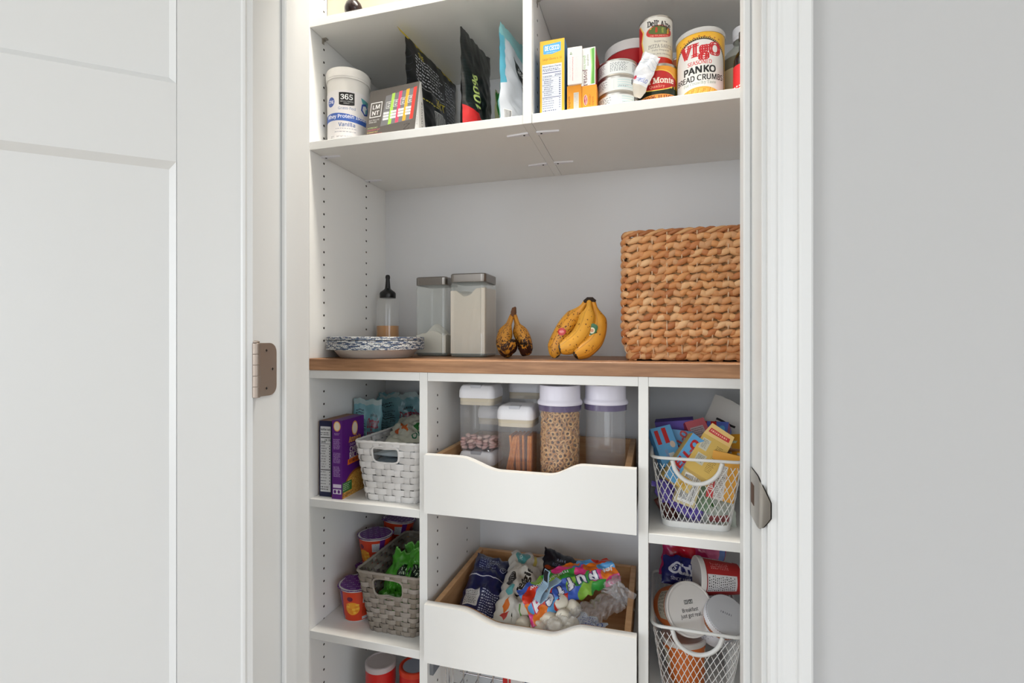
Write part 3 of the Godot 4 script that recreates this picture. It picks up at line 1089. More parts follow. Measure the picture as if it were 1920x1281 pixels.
# ------------------------------------------------------------------ shelf above, bay beside the drilled panel
func upper_left() -> void:
	var y := SHELF_UP
	# protein tub
	var o := thing("protein_tub", "white plastic protein powder tub with blue wave band label", "tub", Vector3(-0.7485, y, -1.112), Vector3(0, 36, 0))
	part("body", turned([0.0, 0.0, 0.047, 0.0, 0.0495, 0.003, 0.0505, 0.02, 0.0515, 0.168, 0.0, 0.168], 40), mat(Color(0.90, 0.89, 0.87), 0.4), o)
	part("lid", turned([0.050, 0.160, 0.0535, 0.160, 0.0538, 0.164, 0.0545, 0.1645, 0.0545, 0.183, 0.0525, 0.1865, 0.048, 0.187, 0.047, 0.1855, 0.0, 0.1855], 40), mat(Color(0.92, 0.91, 0.89), 0.35), o)
	var a := Art.new(640, 480, Color(0.91, 0.90, 0.90))
	var ink := Color(0.32, 0.42, 0.62)
	a.rect(232, 20, 130, 112, Color(0.04, 0.04, 0.04))
	a.disc(297, 128, 65, 14, Color(0.04, 0.04, 0.04))
	a.text("365", 297, 62, 46, Color.WHITE, {"font": "Droid Serif", "bold": 0.6})
	a.text("WHOLE FOODS", 297, 104, 10, Color.WHITE, {"fit": 108})
	a.text("MARKET", 297, 122, 10, Color.WHITE)
	a.disc(150, 100, 40, 46, Color(0.20, 0.33, 0.66))
	a.text("25g", 150, 100, 26, Color.WHITE, {"bold": 0.5})
	a.text("Grass-Fed", 297, 166, 24, ink, {"bold": 0.4})
	a.poly([Vector2(420, 40), Vector2(510, 52), Vector2(510, 100), Vector2(440, 96)], Color(0.38, 0.66, 0.68))
	a.poly([Vector2(430, 96), Vector2(474, 78), Vector2(512, 116), Vector2(506, 178), Vector2(458, 196), Vector2(420, 156)], Color(0.20, 0.30, 0.62))
	a.poly([Vector2(442, 110), Vector2(472, 98), Vector2(496, 122), Vector2(490, 166), Vector2(460, 178), Vector2(436, 148)], Color(0.90, 0.91, 0.92))
	a.poly([Vector2(476, 130), Vector2(496, 122), Vector2(490, 166), Vector2(466, 172)], Color(0.38, 0.66, 0.70))
	var wave := []
	for k in 33:
		wave.append(Vector2(k * 20, 222 - 14 * sin(k * 0.2)))
	for k in 33:
		wave.append(Vector2(640 - k * 20, 288 - 10 * sin((32 - k) * 0.2)))
	a.poly(wave, Color(0.24, 0.39, 0.72))
	a.text("Whey Protein Isolate", 300, 246, 32, Color.WHITE, {"bold": 0.5, "fit": 400, "bow": -6.0})
	a.text("Vanilla", 297, 318, 34, ink, {"bold": 0.6})
	a.small(200, 352, 190, 14, 1, Color(0.7, 0.7, 0.74), 4)
	a.small(190, 382, 210, 12, 1, Color(0.6, 0.6, 0.64), 5)
	a.text("NET WT 15.5 OZ (439g)", 300, 432, 14, Color(0.5, 0.5, 0.52), {"fit": 180})
	a.small(150, 422, 40, 26, 2, Color(0.5, 0.5, 0.5), 6)
	a.small(420, 422, 70, 26, 2, Color(0.6, 0.6, 0.6), 7)
	part("label", wrapped(0.0506, 0.004, 0.13, 3.6, 0.0514), print_mat(a, 0.4), o)
	# tent shaped carton of drink sticks
	lmnt_box(y)
	# tall black supplement bag with a yellow rim standing across the shelf
	var g := Art.new(760, 720, Color(0.05, 0.055, 0.07))
	for k in 9:
		var pts := []
		for q in 12:
			pts.append(Vector2(10 + 60 * sin(q * 0.4 + k), 60 + k * 70 + q * 9))
		for q in 11:
			g.line(pts[q], pts[q + 1], 2.5, Color(0.28, 0.30, 0.34))
	g.text("THE", 190, 50, 30, Color(0.93, 0.85, 0.20), {"bold": 0.8})
	g.small(110, 70, 390, 190, 8, Color(0.90, 0.91, 0.93), 8, 0.42)
	g.rect(520, 30, 4, 660, Color(0.02, 0.02, 0.02))
	g.small(540, 60, 190, 120, 5, Color(0.75, 0.76, 0.8), 9, 0.4)
	g.rect(540, 190, 190, 5, Color(0.9, 0.9, 0.9))
	g.small(540, 210, 190, 160, 6, Color(0.7, 0.7, 0.73), 10, 0.4)
	g.rect(540, 378, 190, 4, Color(0.9, 0.9, 0.9))
	g.small(540, 392, 190, 280, 11, Color(0.66, 0.67, 0.7), 11, 0.4)
	g.small(540, 520, 190, 30, 2, Color(0.7, 0.66, 0.2), 12, 0.35)
	g.rect(150, 268, 350, 5, Color(0.8, 0.8, 0.8))
	g.text("ENT", 425, 308, 50, Color(0.95, 0.87, 0.16), {"bold": 1.0, "fit": 150})
	g.small(150, 342, 350, 18, 1, Color(0.9, 0.84, 0.3), 13, 0.5)
	g.bars(330, 376, 170, 110, 4)
	var film := print_mat(g, 0.32, {"coat": 0.3})
	o = thing("supplement_bag", "tall black supplement bag with dense white print and yellow rim", "bag", Vector3(-0.573, y, -1.236), Vector3(0, 85, 0))
	obj2("pouch", bag(0.265, 0.262, 0.06, film, mat(Color(0.06, 0.065, 0.08), 0.35), {"seed": 4, "wrinkle": 0.005, "lean": 0.0}), o)
	var rim := Shape.new()
	rim.grid(24, 2, func(u, v):
		return Vector3((u - 0.555) * 0.282, 0.259 + v * (0.0145 + 0.001 * sin(u * 9.0)), 0.0005 - v * 0.009))
	part("yellow_rim", rim, mat(Color(0.86, 0.76, 0.16), 0.5), o, "yellow torn top edge")
	# the second, narrower black bag
	var h := Art.new(420, 520, Color(0.045, 0.05, 0.05))
	for k in 26:
		h.line(Vector2(0, 30 + k * 16), Vector2(190, -60 + k * 16 + 40), 3.0, Color(0.12, 0.14, 0.14))
	h.poly([Vector2(210, 0), Vector2(420, 0), Vector2(420, 360), Vector2(330, 350), Vector2(240, 170)], Color(0.17, 0.17, 0.17))
	h.text("100%", 130, 300, 60, Color(0.80, 0.86, 0.50), {"bold": 0.8, "turn": -90})
	h.poly([Vector2(0, 400), Vector2(130, 420), Vector2(420, 470), Vector2(420, 520), Vector2(0, 520)], Color(0.78, 0.13, 0.14))
	h.small(110, 488, 160, 26, 2, Color(0.95, 0.7, 0.7), 2)
	o = thing("black_bag", "narrow black bag with red foot and pale green 100% lettering", "bag", Vector3(-0.407, y, -1.128), Vector3(0, 82, 0))
	obj2("pouch", bag(0.15, 0.228, 0.048, print_mat(h, 0.34, {"coat": 0.3}), mat(Color(0.05, 0.05, 0.055), 0.35), {"seed": 9, "wrinkle": 0.005, "lean": -0.02}), o)
	# a small cream and green pouch half hidden behind
	var c := Art.new(200, 300, Color(0.86, 0.85, 0.66))
	c.poly([Vector2(0, 0), Vector2(90, 0), Vector2(60, 110), Vector2(20, 130)], Color(0.25, 0.62, 0.25))
	c.poly([Vector2(90, 40), Vector2(150, 10), Vector2(110, 120)], Color(0.35, 0.70, 0.30))
	c.small(30, 190, 120, 90, 9, Color(0.35, 0.36, 0.30), 3)
	o = thing("seed_pouch", "small cream pouch with green leaf print between the tall bags", "pouch", Vector3(-0.372, y, -1.235), Vector3(0, 75, 0))
	obj2("pouch", bag(0.09, 0.145, 0.03, print_mat(c, 0.5), mat(Color(0.8, 0.8, 0.62), 0.5), {"seed": 2}), o)
	# chia bag
	var t := Art.new(600, 520, Color(0.87, 0.89, 0.92))
	t.poly([Vector2(0, 0), Vector2(600, 0), Vector2(600, 210), Vector2(330, 120), Vector2(70, 60), Vector2(0, 300)], Color(0.56, 0.80, 0.82))
	t.poly([Vector2(0, 60), Vector2(56, 60), Vector2(40, 300), Vector2(0, 310)], Color(0.36, 0.72, 0.82))
	t.poly([Vector2(150, 130), Vector2(290, 200), Vector2(300, 262), Vector2(255, 268), Vector2(186, 218)], Color(0.06, 0.06, 0.07))
	t.text("365", 226, 196, 26, Color.WHITE, {"font": "Droid Serif", "bold": 0.5, "turn": 28})
	t.text("BLACK", 310, 292, 28, Color(0.15, 0.16, 0.18), {"fit": 210})
	t.text("Chia", 310, 344, 56, Color(0.08, 0.09, 0.11), {"bold": 0.8})
	t.small(220, 432, 200, 26, 2, Color(0.55, 0.57, 0.6), 6)
	t.rect(230, 470, 44, 26, Color(0.25, 0.45, 0.55))
	t.poly([Vector2(230, 496), Vector2(274, 496), Vector2(252, 478)], Color(0.3, 0.6, 0.35))
	t.bars(20, 440, 60, 50, 9)
	o = thing("chia_bag", "white and teal chia seed bag leaning against the white divider", "bag", Vector3(-0.309, y, -1.155), Vector3(0, 78, 0))
	obj2("pouch", bag(0.20, 0.225, 0.055, print_mat(t, 0.3, {"coat": 0.25}), mat(Color(0.56, 0.80, 0.82), 0.4), {"seed": 14, "wrinkle": 0.006, "lean": 0.0}), o)
	# on the topmost shelf
	o = thing("cream_box", "cream cardboard box on the topmost shelf", "box", Vector3(-0.803, EYE + 0.7745, -1.30))
	part("carton", box_shape(Vector3(0, 0, 0), Vector3(0.43, 0.22, 0.2), 0.001), mat(Color(0.80, 0.76, 0.69), 0.8), o)
	part("lid", box_shape(Vector3(-0.0005, 0.17, -0.001), Vector3(0.4305, 0.222, 0.2015), 0.001), mat(Color(0.80, 0.76, 0.69), 0.8), o)
	o = thing("round_vase", "small dark maroon round vase at the edge of the topmost shelf", "vase", Vector3(at_x(663.0, -1.058), EYE + 0.7745, -1.058))
	part("body", turned([0.0, 0.0, 0.008, 0.0, 0.016, 0.004, 0.021, 0.013, 0.0215, 0.021, 0.018, 0.031, 0.010, 0.040, 0.007, 0.047, 0.007, 0.062, 0.010, 0.066, 0.0, 0.066], 28), mat(Color(0.11, 0.025, 0.025), 0.22), o)


func lmnt_box(y: float) -> void:
	var o := thing("drink_stick_carton", "grey tent-shaped carton of drink sticks with four coloured stripes", "carton", Vector3(-0.594, y, -1.072), Vector3(0, -5, 0))
	var a := Art.new(720, 560, Color(0.36, 0.34, 0.325))
	var wt := Color(0.92, 0.92, 0.91)
	a.frame(36, 150, 170, 180, 10, wt)
	a.text("LM", 121, 205, 46, wt, {"bold": 0.9, "fit": 100})
	a.text("NT", 121, 278, 46, wt, {"bold": 0.9, "fit": 100})
	a.text("ELECTROLYTE", 112, 362, 15, wt, {"bold": 0.5, "fit": 150})
	a.text("DRINK MIX", 96, 386, 15, wt, {"bold": 0.5, "fit": 110})
	a.poly([Vector2(250, 95), Vector2(660, 60), Vector2(650, 430), Vector2(215, 450)], Color(0.47, 0.47, 0.48))
	for k in 4:
		var x := 260.0 + k * 102
		a.frame(x + 8, 170 - k * 8, 76, 80, 5, wt)
		a.text("LM", x + 46, 192 - k * 8, 20, wt, {"bold": 0.7})
		a.text("NT", x + 46, 226 - k * 8, 20, wt, {"bold": 0.7})
		for r in 3:
			a.rect(x - 20 + k * 4, 290 - k * 6 + r * 34, 80, 26, wt)
			a.small(x - 14 + k * 4, 298 - k * 6 + r * 34, 60, 8, 1, Color(0.5, 0.5, 0.5), k * 3 + r)
		var col: Color = [Color(0.68, 0.85, 0.34), Color(0.90, 0.30, 0.42), Color(0.95, 0.68, 0.18), Color(0.88, 0.22, 0.18)][k]
		a.poly([Vector2(x + 78, 80 - k * 8), Vector2(x + 122, 76 - k * 8), Vector2(x + 108, 440 - k * 6), Vector2(x + 62, 444 - k * 6)], col)
	var flav := [["8 CITRUS SALT", Color(0.80, 0.92, 0.55)], ["8 RASPBERRY SALT", Color(0.92, 0.36, 0.42)], ["8 ORANGE SALT", Color(0.96, 0.82, 0.45)], ["6 WATERMELON SALT", Color(0.90, 0.32, 0.28)]]
	for k in 4:
		a.text(flav[k][0], 30, 452 + k * 26, 16, flav[k][1], {"bold": 0.6, "left": true})
	a.text("NO SUGAR", 600, 472, 13, Color(0.1, 0.1, 0.1), {"bow": 12.0, "bold": 0.3})
	a.text("LOW CARB", 600, 534, 13, Color(0.1, 0.1, 0.1), {"bow": -12.0, "bold": 0.3})
	a.line(Vector2(560, 530), Vector2(640, 472), 5, Color(0.08, 0.08, 0.08))
	var w := 0.138
	var h := 0.122
	var d := 0.052
	var front := Shape.new()
	front.quad(Vector3(-w / 2, 0, d / 2), Vector3(w / 2, 0, d / 2), Vector3(w / 2, h, 0.003), Vector3(-w / 2, h, 0.003))
	part("printed_face", front, print_mat(a, 0.55), o)
	var b := Art.new(300, 560, Color(0.72, 0.71, 0.70))
	b.rect(0, 0, 110, 560, Color(0.80, 0.80, 0.80))
	b.text("30 STICK VARIETY PACK", 58, 290, 22, Color(0.35, 0.35, 0.36), {"turn": 90, "fit": 400})
	b.text("#STAYSALTY", 190, 360, 34, Color(0.12, 0.12, 0.12), {"turn": 90, "fit": 300})
	var bm := print_mat(b, 0.55)
	for sx in [-1.0, 1.0]:
		var side := Shape.new()
		var nn := Vector3(sx, 0, 0)
		var k := [side.put(Vector3(sx * w / 2, 0, d / 2), nn, Vector2(0, 1)), side.put(Vector3(sx * w / 2, 0, -d / 2), nn, Vector2(1, 1)), side.put(Vector3(sx * w / 2, h, -0.003), nn, Vector2(0.6, 0)), side.put(Vector3(sx * w / 2, h, 0.003), nn, Vector2(0.1, 0))]
		if sx > 0.0:
			side.face(k[0], k[1], k[2]); side.face(k[0], k[2], k[3])
		else:
			side.face(k[0], k[2], k[1]); side.face(k[0], k[3], k[2])
		part("side_panel", side, bm, o)
	var rest := Shape.new()
	rest.quad(Vector3(w / 2, 0, -d / 2), Vector3(-w / 2, 0, -d / 2), Vector3(-w / 2, h, -0.003), Vector3(w / 2, h, -0.003))
	rest.quad(Vector3(-w / 2, h, 0.003), Vector3(w / 2, h, 0.003), Vector3(w / 2, h, -0.003), Vector3(-w / 2, h, -0.003))
	rest.quad(Vector3(-w / 2, 0, -d / 2), Vector3(w / 2, 0, -d / 2), Vector3(w / 2, 0, d / 2), Vector3(-w / 2, 0, d / 2))
	part("back_panel", rest, mat(Color(0.36, 0.34, 0.325), 0.6), o)


# a printed carton: front art on +z, side art on +x, plain elsewhere
func carton(called: String, label: String, size: Vector3, where: Vector3, turn: Vector3, front: Art, right: Art, plain: Color, group := "", top: Art = null) -> Node3D:
	var o := thing(called, label, "box", where, turn, group)
	var w := size.x / 2
	var d := size.z / 2
	var h := size.y
	var f := Shape.new()
	f.quad(Vector3(-w, 0, d), Vector3(w, 0, d), Vector3(w, h, d), Vector3(-w, h, d))
	part("front_panel", f, print_mat(front, 0.45), o)
	var r := Shape.new()
	r.quad(Vector3(w, 0, d), Vector3(w, 0, -d), Vector3(w, h, -d), Vector3(w, h, d))
	part("side_panel", r, print_mat(right, 0.45) if right else mat(plain, 0.5), o)
	var t := Shape.new()
	t.quad(Vector3(-w, h, d), Vector3(w, h, d), Vector3(w, h, -d), Vector3(-w, h, -d))
	part("top_flap", t, print_mat(top, 0.5) if top else mat(plain, 0.5), o)
	var b := Shape.new()
	b.quad(Vector3(w, 0, -d), Vector3(-w, 0, -d), Vector3(-w, h, -d), Vector3(w, h, -d))
	b.quad(Vector3(-w, 0, -d), Vector3(-w, 0, d), Vector3(-w, h, d), Vector3(-w, h, -d))
	b.quad(Vector3(-w, 0, -d), Vector3(w, 0, -d), Vector3(w, 0, d), Vector3(-w, 0, d))
	part("carton_back", b, mat(plain, 0.5), o)
	return o


# a tin can with rolled rims
func tin(o: Node3D, r: float, h: float) -> void:
	part("can_body", turned([0.0, 0.002, r - 0.002, 0.002, r - 0.0015, 0.0, r + 0.0008, 0.0, r + 0.001, 0.002, r, 0.004, r, h - 0.004, r + 0.001, h - 0.002, r + 0.0008, h, r - 0.0015, h, r - 0.002, h - 0.003, 0.0, h - 0.003], 40), M.steel, o)


# ------------------------------------------------------------------ shelf above, bay with the cans
func upper_right() -> void:
	var y := SHELF_UP
	var blue := Color(0.16, 0.20, 0.45)
	# pasta box
	var a := Art.new(260, 700, Color(0.95, 0.72, 0.20))
	a.poly([Vector2(36, 40), Vector2(222, 28), Vector2(222, 112), Vector2(130, 132), Vector2(36, 126)], Color(0.33, 0.66, 0.88))
	a.text("DE CECCO", 129, 74, 40, Color.WHITE, {"bold": 0.9, "fit": 150})
	a.small(70, 112, 120, 10, 1, Color(0.8, 0.9, 1.0), 3)
	a.text("Large Elbows  n. 52", 129, 178, 18, Color(0.45, 0.30, 0.05), {"font": "Droid Serif", "fit": 200})
	a.facts(22, 226, 210, 470, Color(0.28, 0.32, 0.48), Color(0.86, 0.88, 0.91), "200", blue)
	carton("pasta_box", "tall yellow pasta box with light blue badge and nutrition table", Vector3(0.053, 0.158, 0.10), Vector3(-0.209, y, -1.098), Vector3(0, -1, 0), a, null, Color(0.30, 0.50, 0.68))
	# two yellow cartons lying end-on, two white ones standing on them
	var b := Art.new(160, 260, Color(0.95, 0.62, 0.15))
	b.text("Spaghetti", 24, 160, 20, Color(0.35, 0.2, 0.05), {"turn": -90, "bold": 0.4})
	b.rect(72, 70, 56, 190, Color(0.86, 0.84, 0.80))
	b.small(84, 80, 14, 170, 14, Color(0.6, 0.55, 0.5), 3)
	b.small(104, 80, 14, 170, 14, Color(0.6, 0.55, 0.5), 4)
	carton("spaghetti_carton", "orange-yellow carton lying end-on beside the tall pasta box", Vector3(0.031, 0.0565, 0.2), Vector3(-0.163, y, -1.152), Vector3.ZERO, b, null, Color(0.93, 0.60, 0.16))
	var c := Art.new(160, 260, Color(0.95, 0.60, 0.14))
	c.disc(40, 150, 22, 56, Color(0.86, 0.84, 0.84))
	c.disc(40, 150, 18, 50, Color(0.68, 0.08, 0.16))
	c.text("Barilla", 40, 150, 18, Color.WHITE, {"turn": -90, "bold": 0.5, "fit": 76})
	c.text("Protein+", 84, 150, 22, Color(0.55, 0.22, 0.05), {"turn": -90, "font": "Droid Serif", "fit": 110})
	c.text("Spaghetti", 120, 170, 16, Color(0.5, 0.25, 0.05), {"turn": -90})
	carton("spaghetti_carton", "orange-yellow carton with small red oval lying end-on by the cans", Vector3(0.030, 0.0515, 0.2), Vector3(-0.1315, y, -1.15), Vector3.ZERO, c, null, Color(0.90, 0.56, 0.14))
	var d := Art.new(170, 340, Color(0.88, 0.87, 0.86))
	d.poly([Vector2(26, 66), Vector2(40, 40), Vector2(56, 66)], Color(0.28, 0.48, 0.22))
	d.poly([Vector2(33, 60), Vector2(41, 48), Vector2(49, 60)], Color(0.88, 0.87, 0.86))
	d.small(56, 90, 12, 220, 34, Color(0.78, 0.28, 0.32), 16, 0.7)
	d.small(26, 90, 10, 210, 30, Color(0.6, 0.58, 0.66), 6)
	d.small(90, 90, 40, 200, 26, Color(0.80, 0.79, 0.80), 7)
	carton("noodle_carton", "plain white carton with red line standing on the yellow carton", Vector3(0.0305, 0.078, 0.2), Vector3(-0.1632, y + 0.0568, -1.147), Vector3(0, 1, 0), d, null, Color(0.86, 0.85, 0.84))
	var e := Art.new(170, 340, Color(0.90, 0.90, 0.89))
	e.poly([Vector2(104, 14), Vector2(160, 6), Vector2(160, 330), Vector2(116, 330), Vector2(124, 160)], Color(0.40, 0.68, 0.30))
	e.poly([Vector2(104, 14), Vector2(124, 12), Vector2(134, 160), Vector2(122, 330), Vector2(110, 330), Vector2(120, 160)], Color(0.72, 0.86, 0.60))
	e.text("jovial", 46, 266, 40, Color(0.36, 0.12, 0.16), {"turn": 90, "font": "Droid Serif", "bold": 0.5})
	e.text("gluten free", 40, 130, 26, Color(0.42, 0.66, 0.32), {"turn": 90, "fit": 130})
	e.text("spaghetti", 80, 110, 18, Color(0.4, 0.45, 0.4), {"turn": 90})
	e.small(66, 210, 8, 100, 16, Color(0.6, 0.3, 0.35), 8)
	carton("noodle_carton", "white carton with green stripe and lettering on the yellow carton", Vector3(0.0295, 0.0785, 0.2), Vector3(-0.1318, y + 0.0518, -1.15), Vector3(0, -1, 0), e, null, Color(0.60, 0.20, 0.22))
	# oats drum (its portrait left out)
	var o := thing("oats_drum", "large red oats drum with white lid behind the small cans", "canister", Vector3(-0.052, y, -1.238), Vector3(0, 6, 0))
	part("drum", turned([0.0, 0.0, 0.063, 0.0, 0.0635, 0.002, 0.0635, 0.2, 0.0, 0.2], 44), mat(Color(0.72, 0.10, 0.13), 0.4), o)
	part("lid", turned([0.0635, 0.185, 0.0655, 0.185, 0.0658, 0.188, 0.0655, 0.206, 0.064, 0.208, 0.060, 0.208, 0.059, 0.205, 0.0, 0.205], 44), mat(Color(0.90, 0.88, 0.87), 0.4), o)
	var q := Art.new(512, 400, Color(0.72, 0.10, 0.13))
	q.disc(256, 250, 150, 180, Color(0.15, 0.13, 0.36))
	q.disc(256, 250, 136, 166, Color(0.86, 0.80, 0.72))
	part("label", wrapped(0.0636, 0.004, 0.183, 2.6), print_mat(q, 0.4), o)
	# three flat fish tins
	var f := Art.new(900, 180, Color(0.86, 0.88, 0.88))
	f.rect(470, 20, 2, 140, Color(0.75, 0.78, 0.78))
	for k in 4:
		f.rect(500, 30 + k * 34, 240, 6, Color(0.62, 0.80, 0.82))
	f.rect(620, 14, 100, 72, Color(0.05, 0.05, 0.05))
	f.text("365", 670, 46, 40, Color.WHITE, {"font": "Droid Serif", "bold": 0.6})
	f.disc(668, 118, 36, 14, Color(0.80, 0.28, 0.16))
	f.tri(Vector2(694, 118), Vector2(722, 100), Vector2(722, 136), Color(0.80, 0.28, 0.16))
	f.small(505, 112, 90, 24, 2, Color(0.35, 0.45, 0.5), 9)
	f.small(250, 30, 170, 110, 6, Color(0.45, 0.48, 0.5), 6)
	f.rect(60, 14, 100, 72, Color(0.05, 0.05, 0.05))
	f.text("365", 110, 46, 40, Color.WHITE, {"font": "Droid Serif", "bold": 0.6})
	var fm := print_mat(f, 0.4)
	var f2 := Art.new(900, 180, Color(0.86, 0.88, 0.88))
	for k in 3:
		f2.small(200 + k * 190, 20, 150, 130, 8, Color(0.40, 0.42, 0.45), 20 + k)
	f2.text("BPA FREE", 640, 26, 16, Color(0.2, 0.2, 0.22), {"bold": 0.4})
	var f2m := print_mat(f2, 0.4)
	for k in 3:
		var names := ["bottom tin of the stack of three flat fish tins", "middle tin of the stack, printed with a small red fish", "top tin of the stack, covered in rows of small print"]
		o = thing("fish_tin", names[k], "can", Vector3(-0.077, y + k * 0.0345, -1.10), Vector3(0, [-2.0, -14.0, 4.0][k], 0), "flat fish tins in one stack")
		tin(o, 0.0415, 0.0343)
		part("label", wrapped(0.0416, 0.004, 0.030, 5.6), f2m if k == 2 else fm, o)
	# fruit can with the sauce can on it
	var g := Art.new(1000, 440, Color(0.93, 0.64, 0.18))
	for k in 40:
		g.tri(Vector2(k * 26 - 10, 260), Vector2(k * 26 + 18, 260), Vector2(k * 26 + (k % 5) * 8 - 10, 150 + (k * 37) % 60), Color(0.16, 0.26, 0.10))
	g.rect(0, 235, 1000, 205, Color(0.07, 0.14, 0.06))
	g.disc(250, 300, 60, 46, Color(0.18, 0.42, 0.14))
	g.disc(760, 300, 60, 46, Color(0.22, 0.46, 0.16))
	g.disc(500, 150, 170, 112, Color(0.96, 0.82, 0.35))
	g.disc(500, 150, 160, 102, Color(0.76, 0.12, 0.12))
	g.disc(370, 160, 60, 52, Color(0.76, 0.12, 0.12))
	g.disc(630, 160, 60, 52, Color(0.76, 0.12, 0.12))
	g.text("Del Monte", 500, 150, 56, Color(0.98, 0.95, 0.88), {"font": "Droid Serif", "bold": 1.0, "fit": 290})
	g.text("Quality", 500, 218, 26, Color(0.98, 0.8, 0.7), {"font": "Droid Serif"})
	g.poly([Vector2(320, 300), Vector2(680, 300), Vector2(690, 372), Vector2(310, 372)], Color(0.95, 0.62, 0.30))
	g.text("100% JUICE", 500, 336, 38, Color(0.45, 0.12, 0.06), {"bold": 0.5, "fit": 300})
	o = thing("fruit_can", "yellow and green fruit can with red shield under the sauce can", "can", Vector3(0.006, y, -1.128), Vector3(0, -2, 0))
	tin(o, 0.0405, 0.096)
	part("label", wrapped(0.0406, 0.005, 0.091, 6.2), print_mat(g, 0.35, {"coat": 0.3}), o)
	var h := Art.new(900, 460, Color(0.88, 0.86, 0.80))
	h.rect(0, 0, 900, 120, Color(0.90, 0.89, 0.86))
	h.poly([Vector2(0, 20), Vector2(300, 20), Vector2(350, 110), Vector2(330, 200), Vector2(350, 300), Vector2(300, 400), Vector2(0, 400)], Color(0.82, 0.12, 0.10))
	h.poly([Vector2(300, 20), Vector2(316, 20), Vector2(366, 110), Vector2(346, 200), Vector2(366, 300), Vector2(350, 300), Vector2(330, 200), Vector2(350, 110)], Color(0.95, 0.80, 0.40))
	h.rect(0, 396, 900, 64, Color(0.80, 0.12, 0.10))
	h.disc(510, 140, 120, 62, Color(0.80, 0.12, 0.12))
	h.disc(510, 128, 100, 44, Color(0.36, 0.42, 0.16))
	for k in 14:
		h.disc(430 + (k * 53) % 160, 104 + (k * 29) % 50, 10, 8, [Color(0.86, 0.62, 0.20), Color(0.76, 0.25, 0.12), Color(0.55, 0.60, 0.20)][k % 3])
	h.text("Dell' Alpe", 510, 72, 52, Color(0.08, 0.06, 0.06), {"font": "Droid Serif", "bold": 0.9, "fit": 220, "slope": 0.12})
	h.text("FINE ITALIAN FOODS", 510, 184, 16, Color(0.96, 0.8, 0.7), {"fit": 170, "bow": -8.0})
	h.text("Super Fine", 520, 240, 18, Color(0.35, 0.32, 0.3))
	h.text("PIZZA SAUCE", 520, 284, 34, Color(0.32, 0.30, 0.30), {"font": "Droid Serif", "fit": 220})
	h.text("Fully Prepared", 520, 326, 16, Color(0.4, 0.38, 0.36), {"font": "Droid Serif"})
	h.text("NET WT. 28 OZ. (794 GRAMS)", 520, 364, 14, Color(0.4, 0.38, 0.36), {"fit": 200})
	o = thing("sauce_can", "white and red pizza sauce can standing on the fruit can", "can", Vector3(0.002, y + 0.0962, -1.13), Vector3(0, -10, 0))
	tin(o, 0.0345, 0.106)
	part("label", wrapped(0.0346, 0.004, 0.102, 6.2), print_mat(h, 0.35, {"coat": 0.3}), o)
	# crumpled white plastic bag in front of the cans
	var pl := Art.new(300, 420, Color(0.88, 0.885, 0.90))
	for k in 3:
		for w2 in 15:
			pl.line(Vector2(w2 * 20, 60 + k * 34 + 16 * sin(w2 * 0.45 + k)), Vector2(w2 * 20 + 22, 60 + k * 34 + 16 * sin(w2 * 0.45 + 0.45 + k)), 4.0, Color(0.68, 0.74, 0.80))
	pl.disc(56, 250, 22, 20, Color(0.78, 0.22, 0.32))
	pl.text("medLo", 180, 256, 46, Color(0.45, 0.52, 0.78), {"bold": 0.4})
	pl.rect(0, 310, 300, 110, Color(0.80, 0.77, 0.72))
	o = thing("plastic_bag", "crumpled white plastic bag stuffed in front of the stacked cans", "bag", Vector3(-0.044, y + 0.03, -1.078), Vector3(0, -6, -27))
	obj2("film", bag(0.034, 0.088, 0.014, print_mat(pl, 0.3), mat(Color(0.84, 0.85, 0.87), 0.35), {"seed": 21, "wrinkle": 0.003, "freq": 18.0, "pinch": -0.2, "stand": false}), o)
	# an orange jar deep in the shelf
	o = thing("orange_tin", "orange tin half hidden behind the sauce can and bread crumb canister", "can", Vector3(0.062, y, -1.29))
	tin(o, 0.040, 0.19)
	var oj := Art.new(400, 300, Color(0.80, 0.46, 0.30))
	oj.small(40, 40, 320, 60, 2, Color(0.3, 0.15, 0.1), 5)
	part("label", wrapped(0.0401, 0.004, 0.186, 6.2), print_mat(oj, 0.4), o)
	# bread crumb canister
	var v := Art.new(1000, 620, Color(0.93, 0.71, 0.16))
	v.rect(0, 590, 1000, 30, Color(0.9, 0.66, 0.14))
	v.rect(238, 250, 524, 370, Color(0.10, 0.09, 0.07))
	v.disc(500, 260, 262, 210, Color(0.10, 0.09, 0.07))
	for k in 46:
		var an := PI + PI * k / 45.0
		v.disc(500 + 254 * cos(an), 260 + 202 * sin(an), 5, 5, Color(0.93, 0.78, 0.4))
	for k in 18:
		for sx in [-1, 1]:
			v.rect(500 + sx * 254 - 4, 270 + k * 20, 8, 9, Color(0.93, 0.78, 0.4))
	v.rect(258, 262, 484, 358, Color(0.90, 0.90, 0.89))
	v.disc(500, 262, 242, 190, Color(0.90, 0.90, 0.89))
	v.text("VIgO", 505, 180, 104, Color(0.78, 0.10, 0.13), {"font": "Droid Serif", "bold": 2.2, "fit": 350})
	v.text("SEASONED", 500, 278, 34, Color(0.82, 0.32, 0.32), {"bold": 0.6, "fit": 200})
	v.text("PANKO", 500, 342, 58, Color(0.07, 0.07, 0.07), {"bold": 1.2, "fit": 270})
	v.text("BREAD CRUMBS", 500, 416, 48, Color(0.10, 0.10, 0.10), {"bold": 0.7, "fit": 440, "bow": -10.0})
	v.text("For Crunchy Taste", 500, 466, 24, Color(0.46, 0.54, 0.46), {"font": "Droid Serif", "fit": 280})
	v.disc(500, 620, 226, 122, Color(0.90, 0.68, 0.28))
